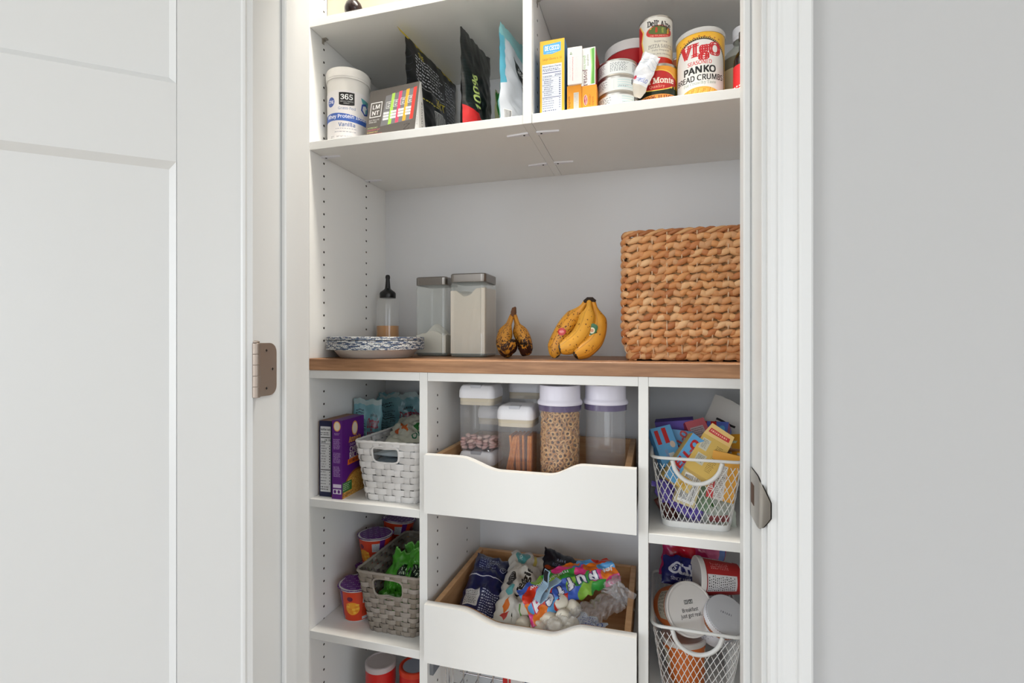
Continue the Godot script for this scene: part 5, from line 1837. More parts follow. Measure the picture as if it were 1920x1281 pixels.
# ------------------------------------------------------------------ lower bay beside the drilled panel
func left_bay() -> void:
	var y := SHELF_1
	# blue box and purple box stand side by side
	var navy := Color(0.07, 0.09, 0.25)
	var a := Art.new(200, 800, navy)
	a.facts(18, 60, 168, 690, Color(0.12, 0.12, 0.16), Color(0.84, 0.84, 0.84), "")
	a.text("230  350", 140, 205, 20, Color(0.1, 0.1, 0.12), {"bold": 0.6})
	var b := Art.new(300, 800, Color(0.09, 0.13, 0.36))
	b.rect(0, 0, 300, 14, Color(0.55, 0.32, 0.20))
	b.rect(0, 780, 300, 20, Color(0.8, 0.35, 0.12))
	for k in 5:
		b.disc(60 + k * 40, 300 + k * 60, 8, 8, Color(0.3, 0.5, 0.8))
	carton("rice_box", "dark blue food box with nutrition table beside the drilled panel", Vector3(0.034, 0.186, 0.118), Vector3(-0.7795, y, -1.118), Vector3(0, 1, 0), a, b, Color(0.55, 0.36, 0.24))
	var purple := Color(0.36, 0.10, 0.48)
	var c := Art.new(130, 800, purple)
	c.disc(65, 60, 46, 52, Color(0.90, 0.66, 0.30))
	c.disc(65, 60, 36, 42, Color(0.90, 0.84, 0.76))
	c.small(30, 130, 70, 26, 2, Color(0.85, 0.75, 0.88), 33)
	for k in 3:
		c.small(18, 190 + k * 140, 96, 110, 9, Color(0.78, 0.66, 0.84), 40 + k)
	c.rect(12, 650, 106, 36, Color(0.85, 0.80, 0.88))
	c.rect(12, 700, 106, 50, Color(0.85, 0.82, 0.86))
	c.disc(38, 725, 16, 18, purple)
	c.disc(88, 725, 16, 18, purple)
	var e := Art.new(440, 800, purple)
	e.disc(250, 110, 60, 76, Color(0.88, 0.62, 0.26))
	e.disc(250, 110, 48, 62, Color(0.90, 0.84, 0.76))
	e.text("Annie's", 250, 216, 56, Color(0.93, 0.68, 0.22), {"font": "Droid Serif", "bold": 0.9, "fit": 240})
	e.small(150, 262, 150, 26, 2, Color(0.9, 0.86, 0.92), 8)
	e.text("CHEESY", 270, 320, 48, Color(0.92, 0.89, 0.86), {"bold": 1.0, "fit": 240})
	e.text("RICE", 230, 386, 60, Color(0.92, 0.89, 0.86), {"bold": 1.0, "fit": 170})
	e.poly([Vector2(110, 420), Vector2(440, 408), Vector2(440, 466), Vector2(104, 476)], Color(0.90, 0.45, 0.12))
	e.small(140, 430, 220, 30, 1, Color(0.25, 0.08, 0.2), 12, 0.9)
	e.disc(320, 800, 320, 260, Color(0.62, 0.38, 0.14))
	e.disc(320, 806, 300, 244, Color(0.84, 0.62, 0.28))
	var r := RandomNumberGenerator.new()
	r.seed = 3
	for k in 420:
		var an := r.randf_range(PI, TAU)
		var q := sqrt(r.randf())
		e.disc(320 + 290 * q * cos(an), 800 + 232 * q * sin(an), 10, 4, [Color(0.92, 0.76, 0.42), Color(0.74, 0.48, 0.16), Color(0.88, 0.66, 0.30)][k % 3])
	e.rect(8, 640, 180, 100, Color(0.20, 0.44, 0.20))
	e.small(20, 654, 150, 76, 4, Color(0.80, 0.88, 0.74), 9)
	e.small(20, 760, 200, 26, 2, Color(0.3, 0.2, 0.2), 9)
	carton("rice_box", "bright purple cheesy rice box between blue box and white basket", Vector3(0.0275, 0.190, 0.098), Vector3(-0.7395, y, -1.098), Vector3(0, 1.5, 0), c, e, Color(0.42, 0.20, 0.52))
	# two pale teal snack pouches at the back
	var t := Art.new(480, 460, Color(0.46, 0.66, 0.70))
	t.rect(0, 0, 480, 30, Color(0.66, 0.74, 0.74))
	t.small(50, 60, 150, 30, 2, Color(0.1, 0.16, 0.2), 3)
	t.facts(46, 96, 160, 330, Color(0.07, 0.09, 0.11), Color(0.48, 0.67, 0.71), "230")
	t.disc(340, 170, 92, 100, Color(0.40, 0.60, 0.64))
	t.small(280, 84, 120, 16, 1, Color(0.1, 0.2, 0.22), 5, 0.9)
	t.text("Organic", 340, 140, 52, Color(0.62, 0.13, 0.22), {"font": "Droid Serif", "bold": 0.9, "fit": 190})
	t.small(252, 182, 180, 36, 1, Color(0.55, 0.14, 0.24), 6, 0.9)
	t.small(285, 236, 110, 22, 1, Color(0.12, 0.16, 0.18), 7, 0.9)
	t.disc(280, 270, 20, 18, Color(0.72, 0.52, 0.26))
	t.small(230, 300, 220, 110, 8, Color(0.14, 0.2, 0.22), 4)
	var tm := print_mat(t, 0.35, {"coat": 0.3})
	var tb := mat(Color(0.46, 0.66, 0.70), 0.4)
	var p := thing("snack_pouch", "pale teal snack pouch standing behind the purple box", "pouch", Vector3(-0.757, y, -1.215), Vector3(0, 20, 0), "teal snack pouches")
	obj2("pouch", bag(0.076, 0.222, 0.04, tm, tb, {"seed": 5, "wrinkle": 0.006}), p)
	p = thing("snack_pouch", "pale teal snack pouch with crumpled top behind the white basket", "pouch", Vector3(-0.729, y, -1.345), Vector3(0, 8, 0), "teal snack pouches")
	obj2("pouch", bag(0.142, 0.226, 0.045, tm, tb, {"seed": 15, "wrinkle": 0.009}), p)
	# white basket with packets lying in it
	var o := thing("woven_basket", "white paper-strip basket with hand hole on the upper shelf", "basket", Vector3(-0.6055, y, -1.174))
	woven_basket(o, 0.0865, 0.125, 0.018, 0.142, 9, 30, [-0.040, 0.032, 0.094, 0.134], Color(0.74, 0.72, 0.70), 4)
	var pk := mat(Color(0.78, 0.83, 0.86), 0.4)
	for k in 2:
		p = thing("white_packet", ["pale blue-white packet flat in the white basket, under another", "pale blue-white packet flat on top of its twin in the white basket"][k], "packet", Vector3(-0.612, y + 0.084 + k * 0.020, -1.085), Vector3(-90, [4.0, -6.0][k], 0), "packets in the white basket")
		obj2("film", bag(0.115, 0.15, 0.017, pk, pk, {"seed": 31 + k, "stand": false, "wrinkle": 0.003}), p)
	var g := Art.new(420, 420, Color(0.80, 0.80, 0.74))
	g.rect(210, 120, 210, 34, Color(0.05, 0.06, 0.05))
	g.poly([Vector2(60, 160), Vector2(120, 210), Vector2(160, 330), Vector2(90, 260)], Color(0.86, 0.42, 0.16))
	g.poly([Vector2(30, 240), Vector2(80, 260), Vector2(60, 330)], Color(0.80, 0.36, 0.14))
	g.poly([Vector2(160, 230), Vector2(230, 220), Vector2(220, 280)], Color(0.18, 0.48, 0.22))
	g.text("Organic", 300, 330, 44, Color(0.10, 0.42, 0.30), {"bold": 0.6, "turn": -30})
	g.disc(330, 380, 22, 14, Color(0.80, 0.2, 0.2))
	p = thing("vegetable_bag", "cream organic vegetable snack bag lying across the white basket", "bag", Vector3(-0.585, y + 0.128, -1.135), Vector3(-76, 10, 4))
	obj2("film", bag(0.14, 0.17, 0.025, print_mat(g, 0.35), mat(Color(0.8, 0.8, 0.74), 0.4), {"seed": 41, "stand": false, "wrinkle": 0.008}), p)
	# middle shelf: cups and the grey basket
	y = SHELF_2
	noodle_cup("orange cup with purple lid standing on the shelf beside the grey basket", Vector3(-0.731, y, -1.126), Vector3(0, 18, 0))
	noodle_cup("orange cup with purple lid at the foot of the stack of two", Vector3(-0.742, y, -1.226), Vector3(0, 60, 0))
	noodle_cup("orange cup with purple lid on top of its twin beside the basket rim", Vector3(-0.740, y + 0.0868, -1.226), Vector3(0, -14, 0))
	noodle_cup("orange cup with purple lid hidden in the corner under the tilted cup", Vector3(-0.742, y, -1.329), Vector3(0, 150, 0))
	noodle_cup("tilted orange cup with purple lid high in the shelf corner", Vector3(-0.735, y + 0.091, -1.331), Vector3(5, 100, -5))
	o = thing("woven_basket", "grey wood-strip basket with hand hole on the lower shelf", "basket", Vector3(-0.6055, y, -1.182))
	woven_basket(o, 0.0865, 0.128, 0.022, 0.150, 12, 36, [-0.042, 0.040, 0.094, 0.140], Color(0.30, 0.262, 0.225), 8)
	var gr := Art.new(300, 420, Color(0.28, 0.62, 0.16))
	gr.disc(170, 120, 80, 46, Color(0.05, 0.16, 0.08))
	gr.small(116, 92, 110, 56, 2, Color(0.85, 0.92, 0.8), 3, 0.7)
	gr.small(60, 220, 40, 160, 6, Color(0.55, 0.78, 0.4), 4)
	gr.rect(0, 0, 300, 10, Color(0.5, 0.78, 0.4))
	var gm := print_mat(gr, 0.3, {"coat": 0.3})
	var gb := mat(Color(0.28, 0.62, 0.16), 0.35)
	var spots := [[Vector3(-0.632, y + 0.02, -1.105), Vector3(-24, 12, -16), "green snack bag leaning over the hand hole of the grey basket", 1], [Vector3(-0.598, y + 0.022, -1.13), Vector3(-14, -10, -14), "green snack bag with upright corner in the grey basket", 2], [Vector3(-0.578, y + 0.02, -1.19), Vector3(-10, 8, 6), "green snack bag deepest in the grey basket", 3]]
	for q in spots:
		p = thing("snack_bag", q[2], "bag", q[0], q[1], "green snack bags")
		obj2("film", bag(0.088, 0.152, 0.045, gm, gb, {"seed": 60 + q[3], "stand": false, "wrinkle": 0.009, "freq": 20.0}), p)
	# bottom of the bay: two red and white canisters
	y = 0.0692
	var red := Color(0.80, 0.13, 0.11)
	var rc := Art.new(800, 500, Color(0.86, 0.85, 0.86))
	rc.poly([Vector2(120, 0), Vector2(680, 0), Vector2(640, 60), Vector2(540, 170), Vector2(400, 210), Vector2(260, 170), Vector2(160, 60)], red)
	rc.small(305, 84, 190, 24, 1, Color(0.95, 0.85, 0.85), 8, 0.8)
	rc.small(240, 300, 320, 120, 4, Color(0.5, 0.3, 0.3), 5)
	var rm := print_mat(rc, 0.4)
	for k in 2:
		p = thing("nut_canister", ["red and white canister with frosted lid on the bottom panel", "red and white canister with orange ring lid on the bottom panel"][k], "canister", Vector3([-0.690, -0.596][k], y, [-1.168, -1.176][k]), Vector3(0, [30, 10][k], 0))
		part("drum", turned([0.0, 0.0, 0.0375, 0.0, 0.038, 0.002, 0.038, 0.212, 0.0, 0.212], 40), mat(red, 0.4), p)
		part("label", wrapped(0.0381, 0.003, 0.209, 5.8), rm, p)
		part("lid", turned([0.038, 0.206, 0.0396, 0.206, 0.040, 0.208, 0.0396, 0.218, 0.038, 0.2195, 0.0345, 0.2195, 0.034, 0.2165, 0.0, 0.2165], 40), mat([Color(0.78, 0.74, 0.74), Color(0.84, 0.24, 0.13)][k], 0.35), p)
		if k == 1:
			part("lid_window", turned([0.030, 0.2168, 0.030, 0.2175, 0.0, 0.2175], 40), mat(Color(0.62, 0.65, 0.72), 0.3), p)


func noodle_cup(label: String, where: Vector3, turn: Vector3) -> void:
	var key := "noodle_cup"
	var o: Node3D
	if not M.has(key):
		o = thing("noodle_cup", label, "cup", where, Vector3.ZERO, "orange noodle cups with purple lids")
		var a := Art.new(900, 300, Color(0.84, 0.25, 0.10))
		for k in 3:
			var x := 80.0 + k * 300
			a.disc(x + 60, 170, 66, 66, Color(0.93, 0.62, 0.14))
			for q in 12:
				a.disc(x + 60 + 46 * cos(q * 1.9), 170 + 44 * sin(q * 2.3), 16, 11, [Color(0.96, 0.74, 0.24), Color(0.90, 0.55, 0.10)][q % 2])
			a.disc(x + 40, 70, 26, 24, Color(0.42, 0.08, 0.22))
			a.rect(x + 150, 30, 80, 90, Color(0.82, 0.84, 0.86))
			a.small(x + 156, 36, 68, 76, 8, Color(0.3, 0.3, 0.4), 4 + k)
			a.small(x + 150, 140, 90, 110, 8, Color(0.35, 0.06, 0.05), 14 + k)
			a.rect(x + 150, 262, 100, 30, Color(0.84, 0.84, 0.86))
			a.poly([Vector2(x - 80, 0), Vector2(x - 30, 0), Vector2(x - 60, 300), Vector2(x - 90, 300)], Color(0.36, 0.12, 0.48))
		part("cup", turned([0.0, 0.001, 0.0265, 0.0, 0.028, 0.001, 0.0385, 0.092, 0.040, 0.093, 0.0405, 0.0955, 0.039, 0.097, 0.0, 0.097], 36), mat(Color(0.86, 0.84, 0.83), 0.45), o)
		part("label", wrapped(0.0284, 0.004, 0.090, 6.28, 0.0384), print_mat(a, 0.4), o)
		# foil lid, printed in rows of small words, with a pull tab
		var l := Art.new(256, 256, Color(0.40, 0.13, 0.52))
		for row in 10:
			for q in 5:
				l.small(q * 54 + (row % 2) * 26, 12 + row * 25, 34, 12, 1, Color(0.74, 0.64, 0.82), row * 5 + q + 1, 0.55)
		var s := Shape.new()
		s.grid(28, 6, func(u, v):
			var an: float = u * TAU
			var rr: float = (1.0 - v) * (0.0425 + 0.0009 * sin(u * 40.0) + (0.007 * exp(-pow((u - 0.62) / 0.03, 2))))
			return Vector3(sin(an) * rr, 0.0978 - 0.0022 * smoothstep(0.25, 0.0, v), cos(an) * rr))
		# flat artwork across the lid
		for k in s.v.size():
			s.t[k] = Vector2(0.5 + s.v[k].x * 11.0, 0.5 + s.v[k].z * 11.0)
		part("foil_lid", s, print_mat(l, 0.25), o, "purple foil lid with rows of small print")
		M[key] = o
	else:
		o = M[key].duplicate()
		o.name = numbered("noodle_cup")
		add_child(o)
		o.set_meta("label", label)
	o.position = where
	o.rotation_degrees = turn
	o.scale = Vector3(1.16, 0.88, 1.16)


# ------------------------------------------------------------------ upper drawer: clear containers
const BOX_1 := EYE - 0.364       # floor of the upper drawer
const BOX_2 := EYE - 0.694       # floor of the lower drawer

# a square container with a flip-lock lid
func flip_container(label: String, where: Vector3, w: float, h: float, turn := 0.0) -> Node3D:
	var o := thing("food_container", label, "container", where, Vector3(0, turn, 0), "square flip-lock containers")
	var c := 0.014
	var k := w / 2 - c
	part("clear_body", turned([-0.02, 0.001, c - 0.006, 0.0, c - 0.002, 0.003, c - 0.001, 0.012, c, h - 0.038], 24, k, k), mat(Color(0.93, 0.94, 0.96), 0.05, {"alpha": 0.10}), o, "clear plastic")
	var lid := part("lid", turned([c - 0.004, h - 0.030, c + 0.0015, h - 0.030, c + 0.002, h - 0.027, c + 0.0015, h - 0.013, c - 0.003, h - 0.003, c - 0.008, h, 0.0, h], 24, k, k), M.plastic, o, "white plastic lid")
	part("seal", turned([c - 0.003, h - 0.046, c - 0.0005, h - 0.046, c - 0.0005, h - 0.0305, c - 0.003, h - 0.0305], 24, k, k), mat(Color(0.80, 0.76, 0.68), 0.5), o)
	part("flip_latch", box_shape(Vector3(-0.013, h - 0.012, w / 2 - 0.022), Vector3(0.013, h + 0.0012, w / 2 - 0.0015), 0.001), mat(Color(0.72, 0.73, 0.76), 0.3), lid)
	return o

# a round container with a wide pouring lid
func round_container(label: String, where: Vector3) -> Node3D:
	var o := thing("cereal_container", label, "container", where, Vector3.ZERO, "round clear containers")
	part("clear_body", turned([0.0, 0.001, 0.040, 0.001, 0.0435, 0.004, 0.044, 0.012, 0.0445, 0.194, 0.0468, 0.203, 0.0468, 0.216], 44), mat(Color(0.92, 0.93, 0.95), 0.05, {"alpha": 0.12}), o, "clear plastic")
	part("collar", turned([0.0466, 0.206, 0.0472, 0.206, 0.0474, 0.220, 0.0466, 0.2205], 44), mat(Color(0.42, 0.38, 0.52), 0.2, {"alpha": 0.8}), o, "violet-grey collar")
	part("lid", turned([0.0, 0.219, 0.0492, 0.219, 0.0503, 0.222, 0.0492, 0.2265, 0.0465, 0.229, 0.0455, 0.232, 0.0452, 0.258, 0.0435, 0.261, 0.0, 0.2612], 44), mat(Color(0.91, 0.90, 0.95), 0.35), o, "white lid")
	return o


func first_drawer() -> void:
	# two stacked containers by the divider, pink almonds in the upper one
	flip_container("squat clear container with white lid under the one of pink almonds", Vector3(-0.404, BOX_1, -1.148), 0.086, 0.098)
	var base := Vector3(-0.404, BOX_1 + 0.0985, -1.148)
	flip_container("tall clear container holding a layer of pink almonds", base, 0.086, 0.1555)
	var al := Shape.new()
	al.grid(12, 8, func(u, v):
		var a: float = u * TAU
		var b: float = (v - 0.5) * PI
		var x := sin(b)
		return Vector3(cos(b) * cos(a) * 0.0062 * (1.0 - 0.35 * x), x * 0.0095, cos(b) * sin(a) * 0.0042 * (1.0 - 0.3 * x)), Rect2(0, 0, 1, 1), true)
	var am := al.mesh()
	var pink := [mat(Color(0.83, 0.68, 0.66), 0.5), mat(Color(0.78, 0.61, 0.59), 0.5), mat(Color(0.86, 0.73, 0.70), 0.5)]
	var n := 0
	for layer in 4:
		for k in 22:
			var x := -0.033 + (k % 5) * 0.0165 + rng.randf_range(-0.003, 0.003)
			var z := -0.033 + (k / 5) * 0.0165 + rng.randf_range(-0.003, 0.003)
			if layer == 3 and (k % 3 == 0 or z < -0.01):
				continue
			var o := obj("almond", am, pink[n % 3])
			o.position = base + Vector3(clampf(x, -0.034, 0.034), 0.0065 + layer * 0.0068 + rng.randf_range(0, 0.002), clampf(z, -0.034, 0.034))
			o.rotation_degrees = Vector3(rng.randf_range(60, 120), rng.randf_range(0, 360), rng.randf_range(-30, 30))
			tag(o, "pink almond in the layer inside the tall clear container", "almond", "pink almonds in the container")
			n += 1
	flip_container("low clear container with white lid behind the pink almonds", Vector3(-0.398, BOX_1, -1.262), 0.086, 0.190)
	flip_container("tall clear container with white lid at the back of the drawer", Vector3(-0.318, BOX_1, -1.272), 0.086, 0.2575)
	# crackers standing in a container
	base = Vector3(-0.302, BOX_1, -1.118)
	flip_container("clear container holding upright graham crackers", base, 0.082, 0.2125)
	var cr := Art.new(128, 256, Color(0.74, 0.43, 0.16))
	var r := RandomNumberGenerator.new()
	r.seed = 5
	for k in 260:
		cr.disc(r.randf_range(0, 128), r.randf_range(0, 256), r.randf_range(2, 10), r.randf_range(2, 8), [Color(0.78, 0.47, 0.19), Color(0.66, 0.36, 0.13), Color(0.80, 0.52, 0.24)][k % 3])
	for k in 12:
		cr.disc(32 + (k % 2) * 64, 24 + (k / 2) * 42, 3, 3, Color(0.35, 0.17, 0.07))
	var cm := print_mat(cr, 0.85)
	var cracker := Shape.new()
	cracker.box(Vector3(-0.0028, 0, -0.028), Vector3(0.0028, 0.142, 0.028), 0.001, {"right": Rect2(0, 0, 1, 1), "left": Rect2(0, 0, 1, 1), "front": Rect2(0.1, 0, 0.1, 1), "back": Rect2(0.1, 0, 0.1, 1), "top": Rect2(0, 0.1, 1, 0.05)})
	var ck := cracker.mesh()
	var sp := [[-0.032, -12.0], [-0.0255, -11.0], [-0.0185, -9.0], [0.000, 5.0], [0.0065, 3.5], [0.0125, 2.5], [0.0185, 1.0], [0.0265, -1.0], [0.0325, -0.5]]
	for k in sp.size():
		var o := obj("graham_cracker", ck, cm)
		o.position = base + Vector3(sp[k][0], 0.004, rng.randf_range(-0.004, 0.004))
		o.rotation_degrees = Vector3(0, rng.randf_range(-4, 4), sp[k][1])
		tag(o, "brown graham cracker standing on end in the clear container", "cracker", "graham crackers in the container")
	# cereal rings and the empty container
	base = Vector3(-0.2035, BOX_1, -1.104)
	round_container("round clear container filled with cereal rings", base)
	round_container("round clear container standing empty beside the cereal", Vector3(-0.107, BOX_1, -1.143))
	var ring := Shape.new()
	ring.grid(14, 7, func(u, v):
		var a: float = u * TAU
		var b: float = v * TAU
		return Vector3(sin(a) * (0.0051 + 0.0019 * cos(b)), 0.0020 * sin(b), cos(a) * (0.0051 + 0.0019 * cos(b))))
	var rm := ring.mesh()
	var oat := [mat(Color(0.80, 0.60, 0.36), 0.8), mat(Color(0.74, 0.53, 0.30), 0.8), mat(Color(0.84, 0.66, 0.43), 0.8)]
	var rows := 22
	n = 0
	for row in rows:
		for k in 13:
			if n >= 300:
				break
			var a := deg_to_rad(-92.0 + k * 15.4 + (7.7 if row % 2 == 0 else 0.0) + rng.randf_range(-3, 3)) + 0.18
			var rad := 0.0385 + rng.randf_range(-0.0015, 0.0005)
			var o := obj("cereal_ring", rm, oat[n % 3])
			o.position = base + Vector3(sin(a) * rad, 0.0068 + row * 0.0095 + rng.randf_range(-0.002, 0.002), cos(a) * rad)
			# mostly lying against the wall, tipped at random
			o.basis = Basis(Vector3.UP, a) * Basis(Vector3.RIGHT, PI / 2 + rng.randf_range(-0.7, 0.7)) * Basis(Vector3.FORWARD, rng.randf_range(-0.7, 0.7))
			tag(o, "tan cereal ring pressed against the wall of the round container", "cereal", "cereal rings in the round container")
			n += 1
	var mm := MultiMesh.new()
	mm.transform_format = MultiMesh.TRANSFORM_3D
	mm.mesh = rm
	mm.instance_count = 560
	for k in 560:
		var a := rng.randf_range(0, TAU)
		var q := sqrt(rng.randf()) * 0.022 if k < 330 else 0.037
		if k >= 330:
			a = rng.randf_range(1.9, 4.7)
		mm.set_instance_transform(k, Transform3D(Basis.from_euler(Vector3(rng.randf_range(0, TAU), rng.randf_range(0, TAU), 0)), base + Vector3(sin(a) * q, rng.randf_range(0.007, 0.208), cos(a) * q)))
	var mi := MultiMeshInstance3D.new()
	mi.name = "cereal_filling"
	mi.multimesh = mm
	mi.material_override = oat[1]
	add_child(mi)
	tag(mi, "mass of cereal rings deep inside the round container", "cereal", "", "stuff")


# ------------------------------------------------------------------ lower drawer: snack bags
# a bag whose foot is at a and whose top is at b, its face turned to look along face
func laid(o: Node3D, a: Vector3, b: Vector3, face: Vector3) -> float:
	var up := (b - a).normalized()
	var out := (face - up * face.dot(up)).normalized()
	o.transform = Transform3D(Basis(up.cross(out), up, out), a)
	return a.distance_to(b)


func second_drawer() -> void:
	var y := BOX_2
	# navy crisp bag
	var a := Art.new(420, 640, Color(0.08, 0.12, 0.33))
	a.small(60, 60, 240, 120, 6, Color(0.55, 0.60, 0.74), 3)
	a.disc(360, 150, 34, 34, Color(0.75, 0.78, 0.86))
	a.disc(360, 150, 28, 28, Color(0.08, 0.12, 0.33))
	a.text("U", 360, 150, 26, Color(0.8, 0.82, 0.9), {"bold": 0.5})
	for k in 20:
		a.rect(k * 21, 250 + 14 * sin(k * 0.16), 22, 7, Color(0.86, 0.87, 0.90))
	a.rect(30, 400, 150, 130, Color(0.86, 0.86, 0.86))
	a.small(36, 408, 138, 114, 9, Color(0.3, 0.3, 0.34), 5)
	a.small(200, 400, 190, 190, 10, Color(0.75, 0.78, 0.86), 7)
	var o := thing("crisp_bag", "navy blue crisp bag with white line lying at the drawer side", "bag")
	var l := laid(o, at(890, 1170, -1.085), at(928, 1046, -1.278), Vector3(0.25, 0.9, 0.6))
	obj2("film", bag(0.098, l, 0.046, print_mat(a, 0.3, {"coat": 0.35}), mat(Color(0.08, 0.12, 0.33), 0.35), {"seed": 3, "stand": false, "wrinkle": 0.006}), o)
	# white vegetable straw bag
	var b := Art.new(420, 760, Color(0.83, 0.82, 0.79))
	b.disc(150, 130, 70, 84, Color(0.33, 0.66, 0.68))
	b.text("30%", 150, 130, 30, Color(0.85, 0.93, 0.92), {"bold": 0.5, "turn": -60})
	b.poly([Vector2(260, 90), Vector2(290, 80), Vector2(340, 190), Vector2(310, 200)], Color(0.80, 0.74, 0.34))
	b.disc(96, 400, 44, 70, Color(0.05, 0.05, 0.05))
	b.small(70, 350, 50, 100, 6, Color(0.85, 0.85, 0.85), 4)
	b.text("Veggie", 250, 420, 74, Color(0.04, 0.04, 0.04), {"bold": 1.0, "turn": -76, "fit": 300})
	b.disc(110, 520, 40, 48, Color(0.36, 0.66, 0.68))
	b.poly([Vector2(70, 660), Vector2(130, 590), Vector2(150, 650), Vector2(110, 710)], Color(0.86, 0.45, 0.16))
	b.poly([Vector2(60, 720), Vector2(160, 690), Vector2(120, 750)], Color(0.75, 0.18, 0.14))
	b.poly([Vector2(250, 640), Vector2(330, 620), Vector2(300, 720)], Color(0.36, 0.60, 0.22))
	b.poly([Vector2(300, 560), Vector2(400, 540), Vector2(380, 600)], Color(0.90, 0.78, 0.45))
	o = thing("vegetable_straw_bag", "white vegetable straw bag with black lettering held by a clip", "bag")
	l = laid(o, at(958, 1172, -1.075), at(993, 1040, -1.30), Vector3(0.2, 0.85, 0.7))
	obj2("film", bag(0.092, l, 0.06, print_mat(b, 0.35, {"coat": 0.25}), mat(Color(0.83, 0.82, 0.79), 0.4), {"seed": 7, "stand": false, "wrinkle": 0.009, "freq": 16.0}), o)
	clip()
	# dark bag at the back
	var c := Art.new(300, 400, Color(0.04, 0.06, 0.14))
	c.small(110, 70, 90, 30, 1, Color(0.55, 0.62, 0.75), 7, 0.9) # 30, Color(0.55, 0.62, 0.75), {"bold": 0.4})
	c.small(90, 130, 120, 40, 3, Color(0.5, 0.56, 0.7), 3)
	for k in 16:
		c.disc(60 + (k * 47) % 190, 190 + (k * 31) % 150, 30, 18, [Color(0.62, 0.24, 0.10), Color(0.72, 0.34, 0.14), Color(0.45, 0.14, 0.08)][k % 3])
	o = thing("snack_sack", "dark navy snack sack with orange print at the drawer back", "bag")
	l = laid(o, at(1034, 1120, -1.22), at(1056, 1040, -1.322), Vector3(0.25, 0.4, 0.85))
	obj2("film", bag(0.10, l, 0.03, print_mat(c, 0.3, {"coat": 0.35}), mat(Color(0.04, 0.06, 0.14), 0.35), {"seed": 17, "stand": false, "wrinkle": 0.004}), o)
	marshmallows()
	# wooden bowl just showing in the corner
	o = thing("wooden_bowl", "reddish wooden bowl in the drawer corner under the plastic", "bowl", Vector3(-0.093, y, -1.115))
	part("body", turned([0.0, 0.0, 0.022, 0.0, 0.030, 0.012, 0.0335, 0.034, 0.031, 0.0345, 0.027, 0.014, 0.018, 0.005, 0.0, 0.004], 32), mat(Color(0.40, 0.15, 0.07), 0.3), o)


func clip() -> void:
	var blue := mat(Color(0.62, 0.74, 0.83), 0.35)
	var o := thing("bag_clip", "pale blue spring clip with dark grips on the white bag", "clip")
	var arm := Vector3(0.42, 0.72, -0.45).normalized()
	var spread := Vector3(-0.62, 0.45, 0.55)
	spread = (spread - arm * spread.dot(arm)).normalized()
	o.transform = Transform3D(Basis(spread, arm, spread.cross(arm)), at(1020, 1108, -1.078))
	for sd in 2:
		var sg := 1.0 if sd == 0 else -1.0
		# an arm seen from its side: jaw at the foot, bowed over the spring, splayed at the grip
		var line := func(t: float) -> Vector2: return Vector2(sg * (0.0015 + 0.005 * sin(minf(t, 0.6) / 0.6 * PI) + 0.016 * smoothstep(0.5, 1.0, t)), (t - 0.4) * 0.064)
		var poly := PackedVector2Array()
		for k in 13:
			poly.append(line.call(k / 12.0))
		for k in 13:
			poly.append(line.call(1.0 - k / 12.0) + Vector2(sg * 0.0026, 0.0006))
		var s := Shape.new()
		s.slab(poly, -0.010, 0.010)
		part("clip_arm", s, blue, o)
		var g := Shape.new()
		var pad := PackedVector2Array()
		for k in 7:
			pad.append(line.call(lerpf(0.66, 0.97, k / 6.0)) + Vector2(sg * 0.0026, 0.0006))
		for k in 7:
			pad.append(line.call(lerpf(0.97, 0.66, k / 6.0)) + Vector2(sg * (0.0026 + 0.0016 * sin(PI * k / 6.0) + 0.0003), 0.0006))
		g.slab(pad, -0.0075, 0.0075)
		part("grip", g, mat(Color(0.10, 0.11, 0.13), 0.5), o)
	var sp := Shape.new()
	var pts := []
	for k in 40:
		var an := k * 0.8
		pts.append(Vector3(0.004 * sin(an), 0.004 + 0.004 * cos(an), -0.008 + k * 0.0004))
	sp.tube(pts, 0.0008, 5)
	part("spring", sp, M.steel, o)


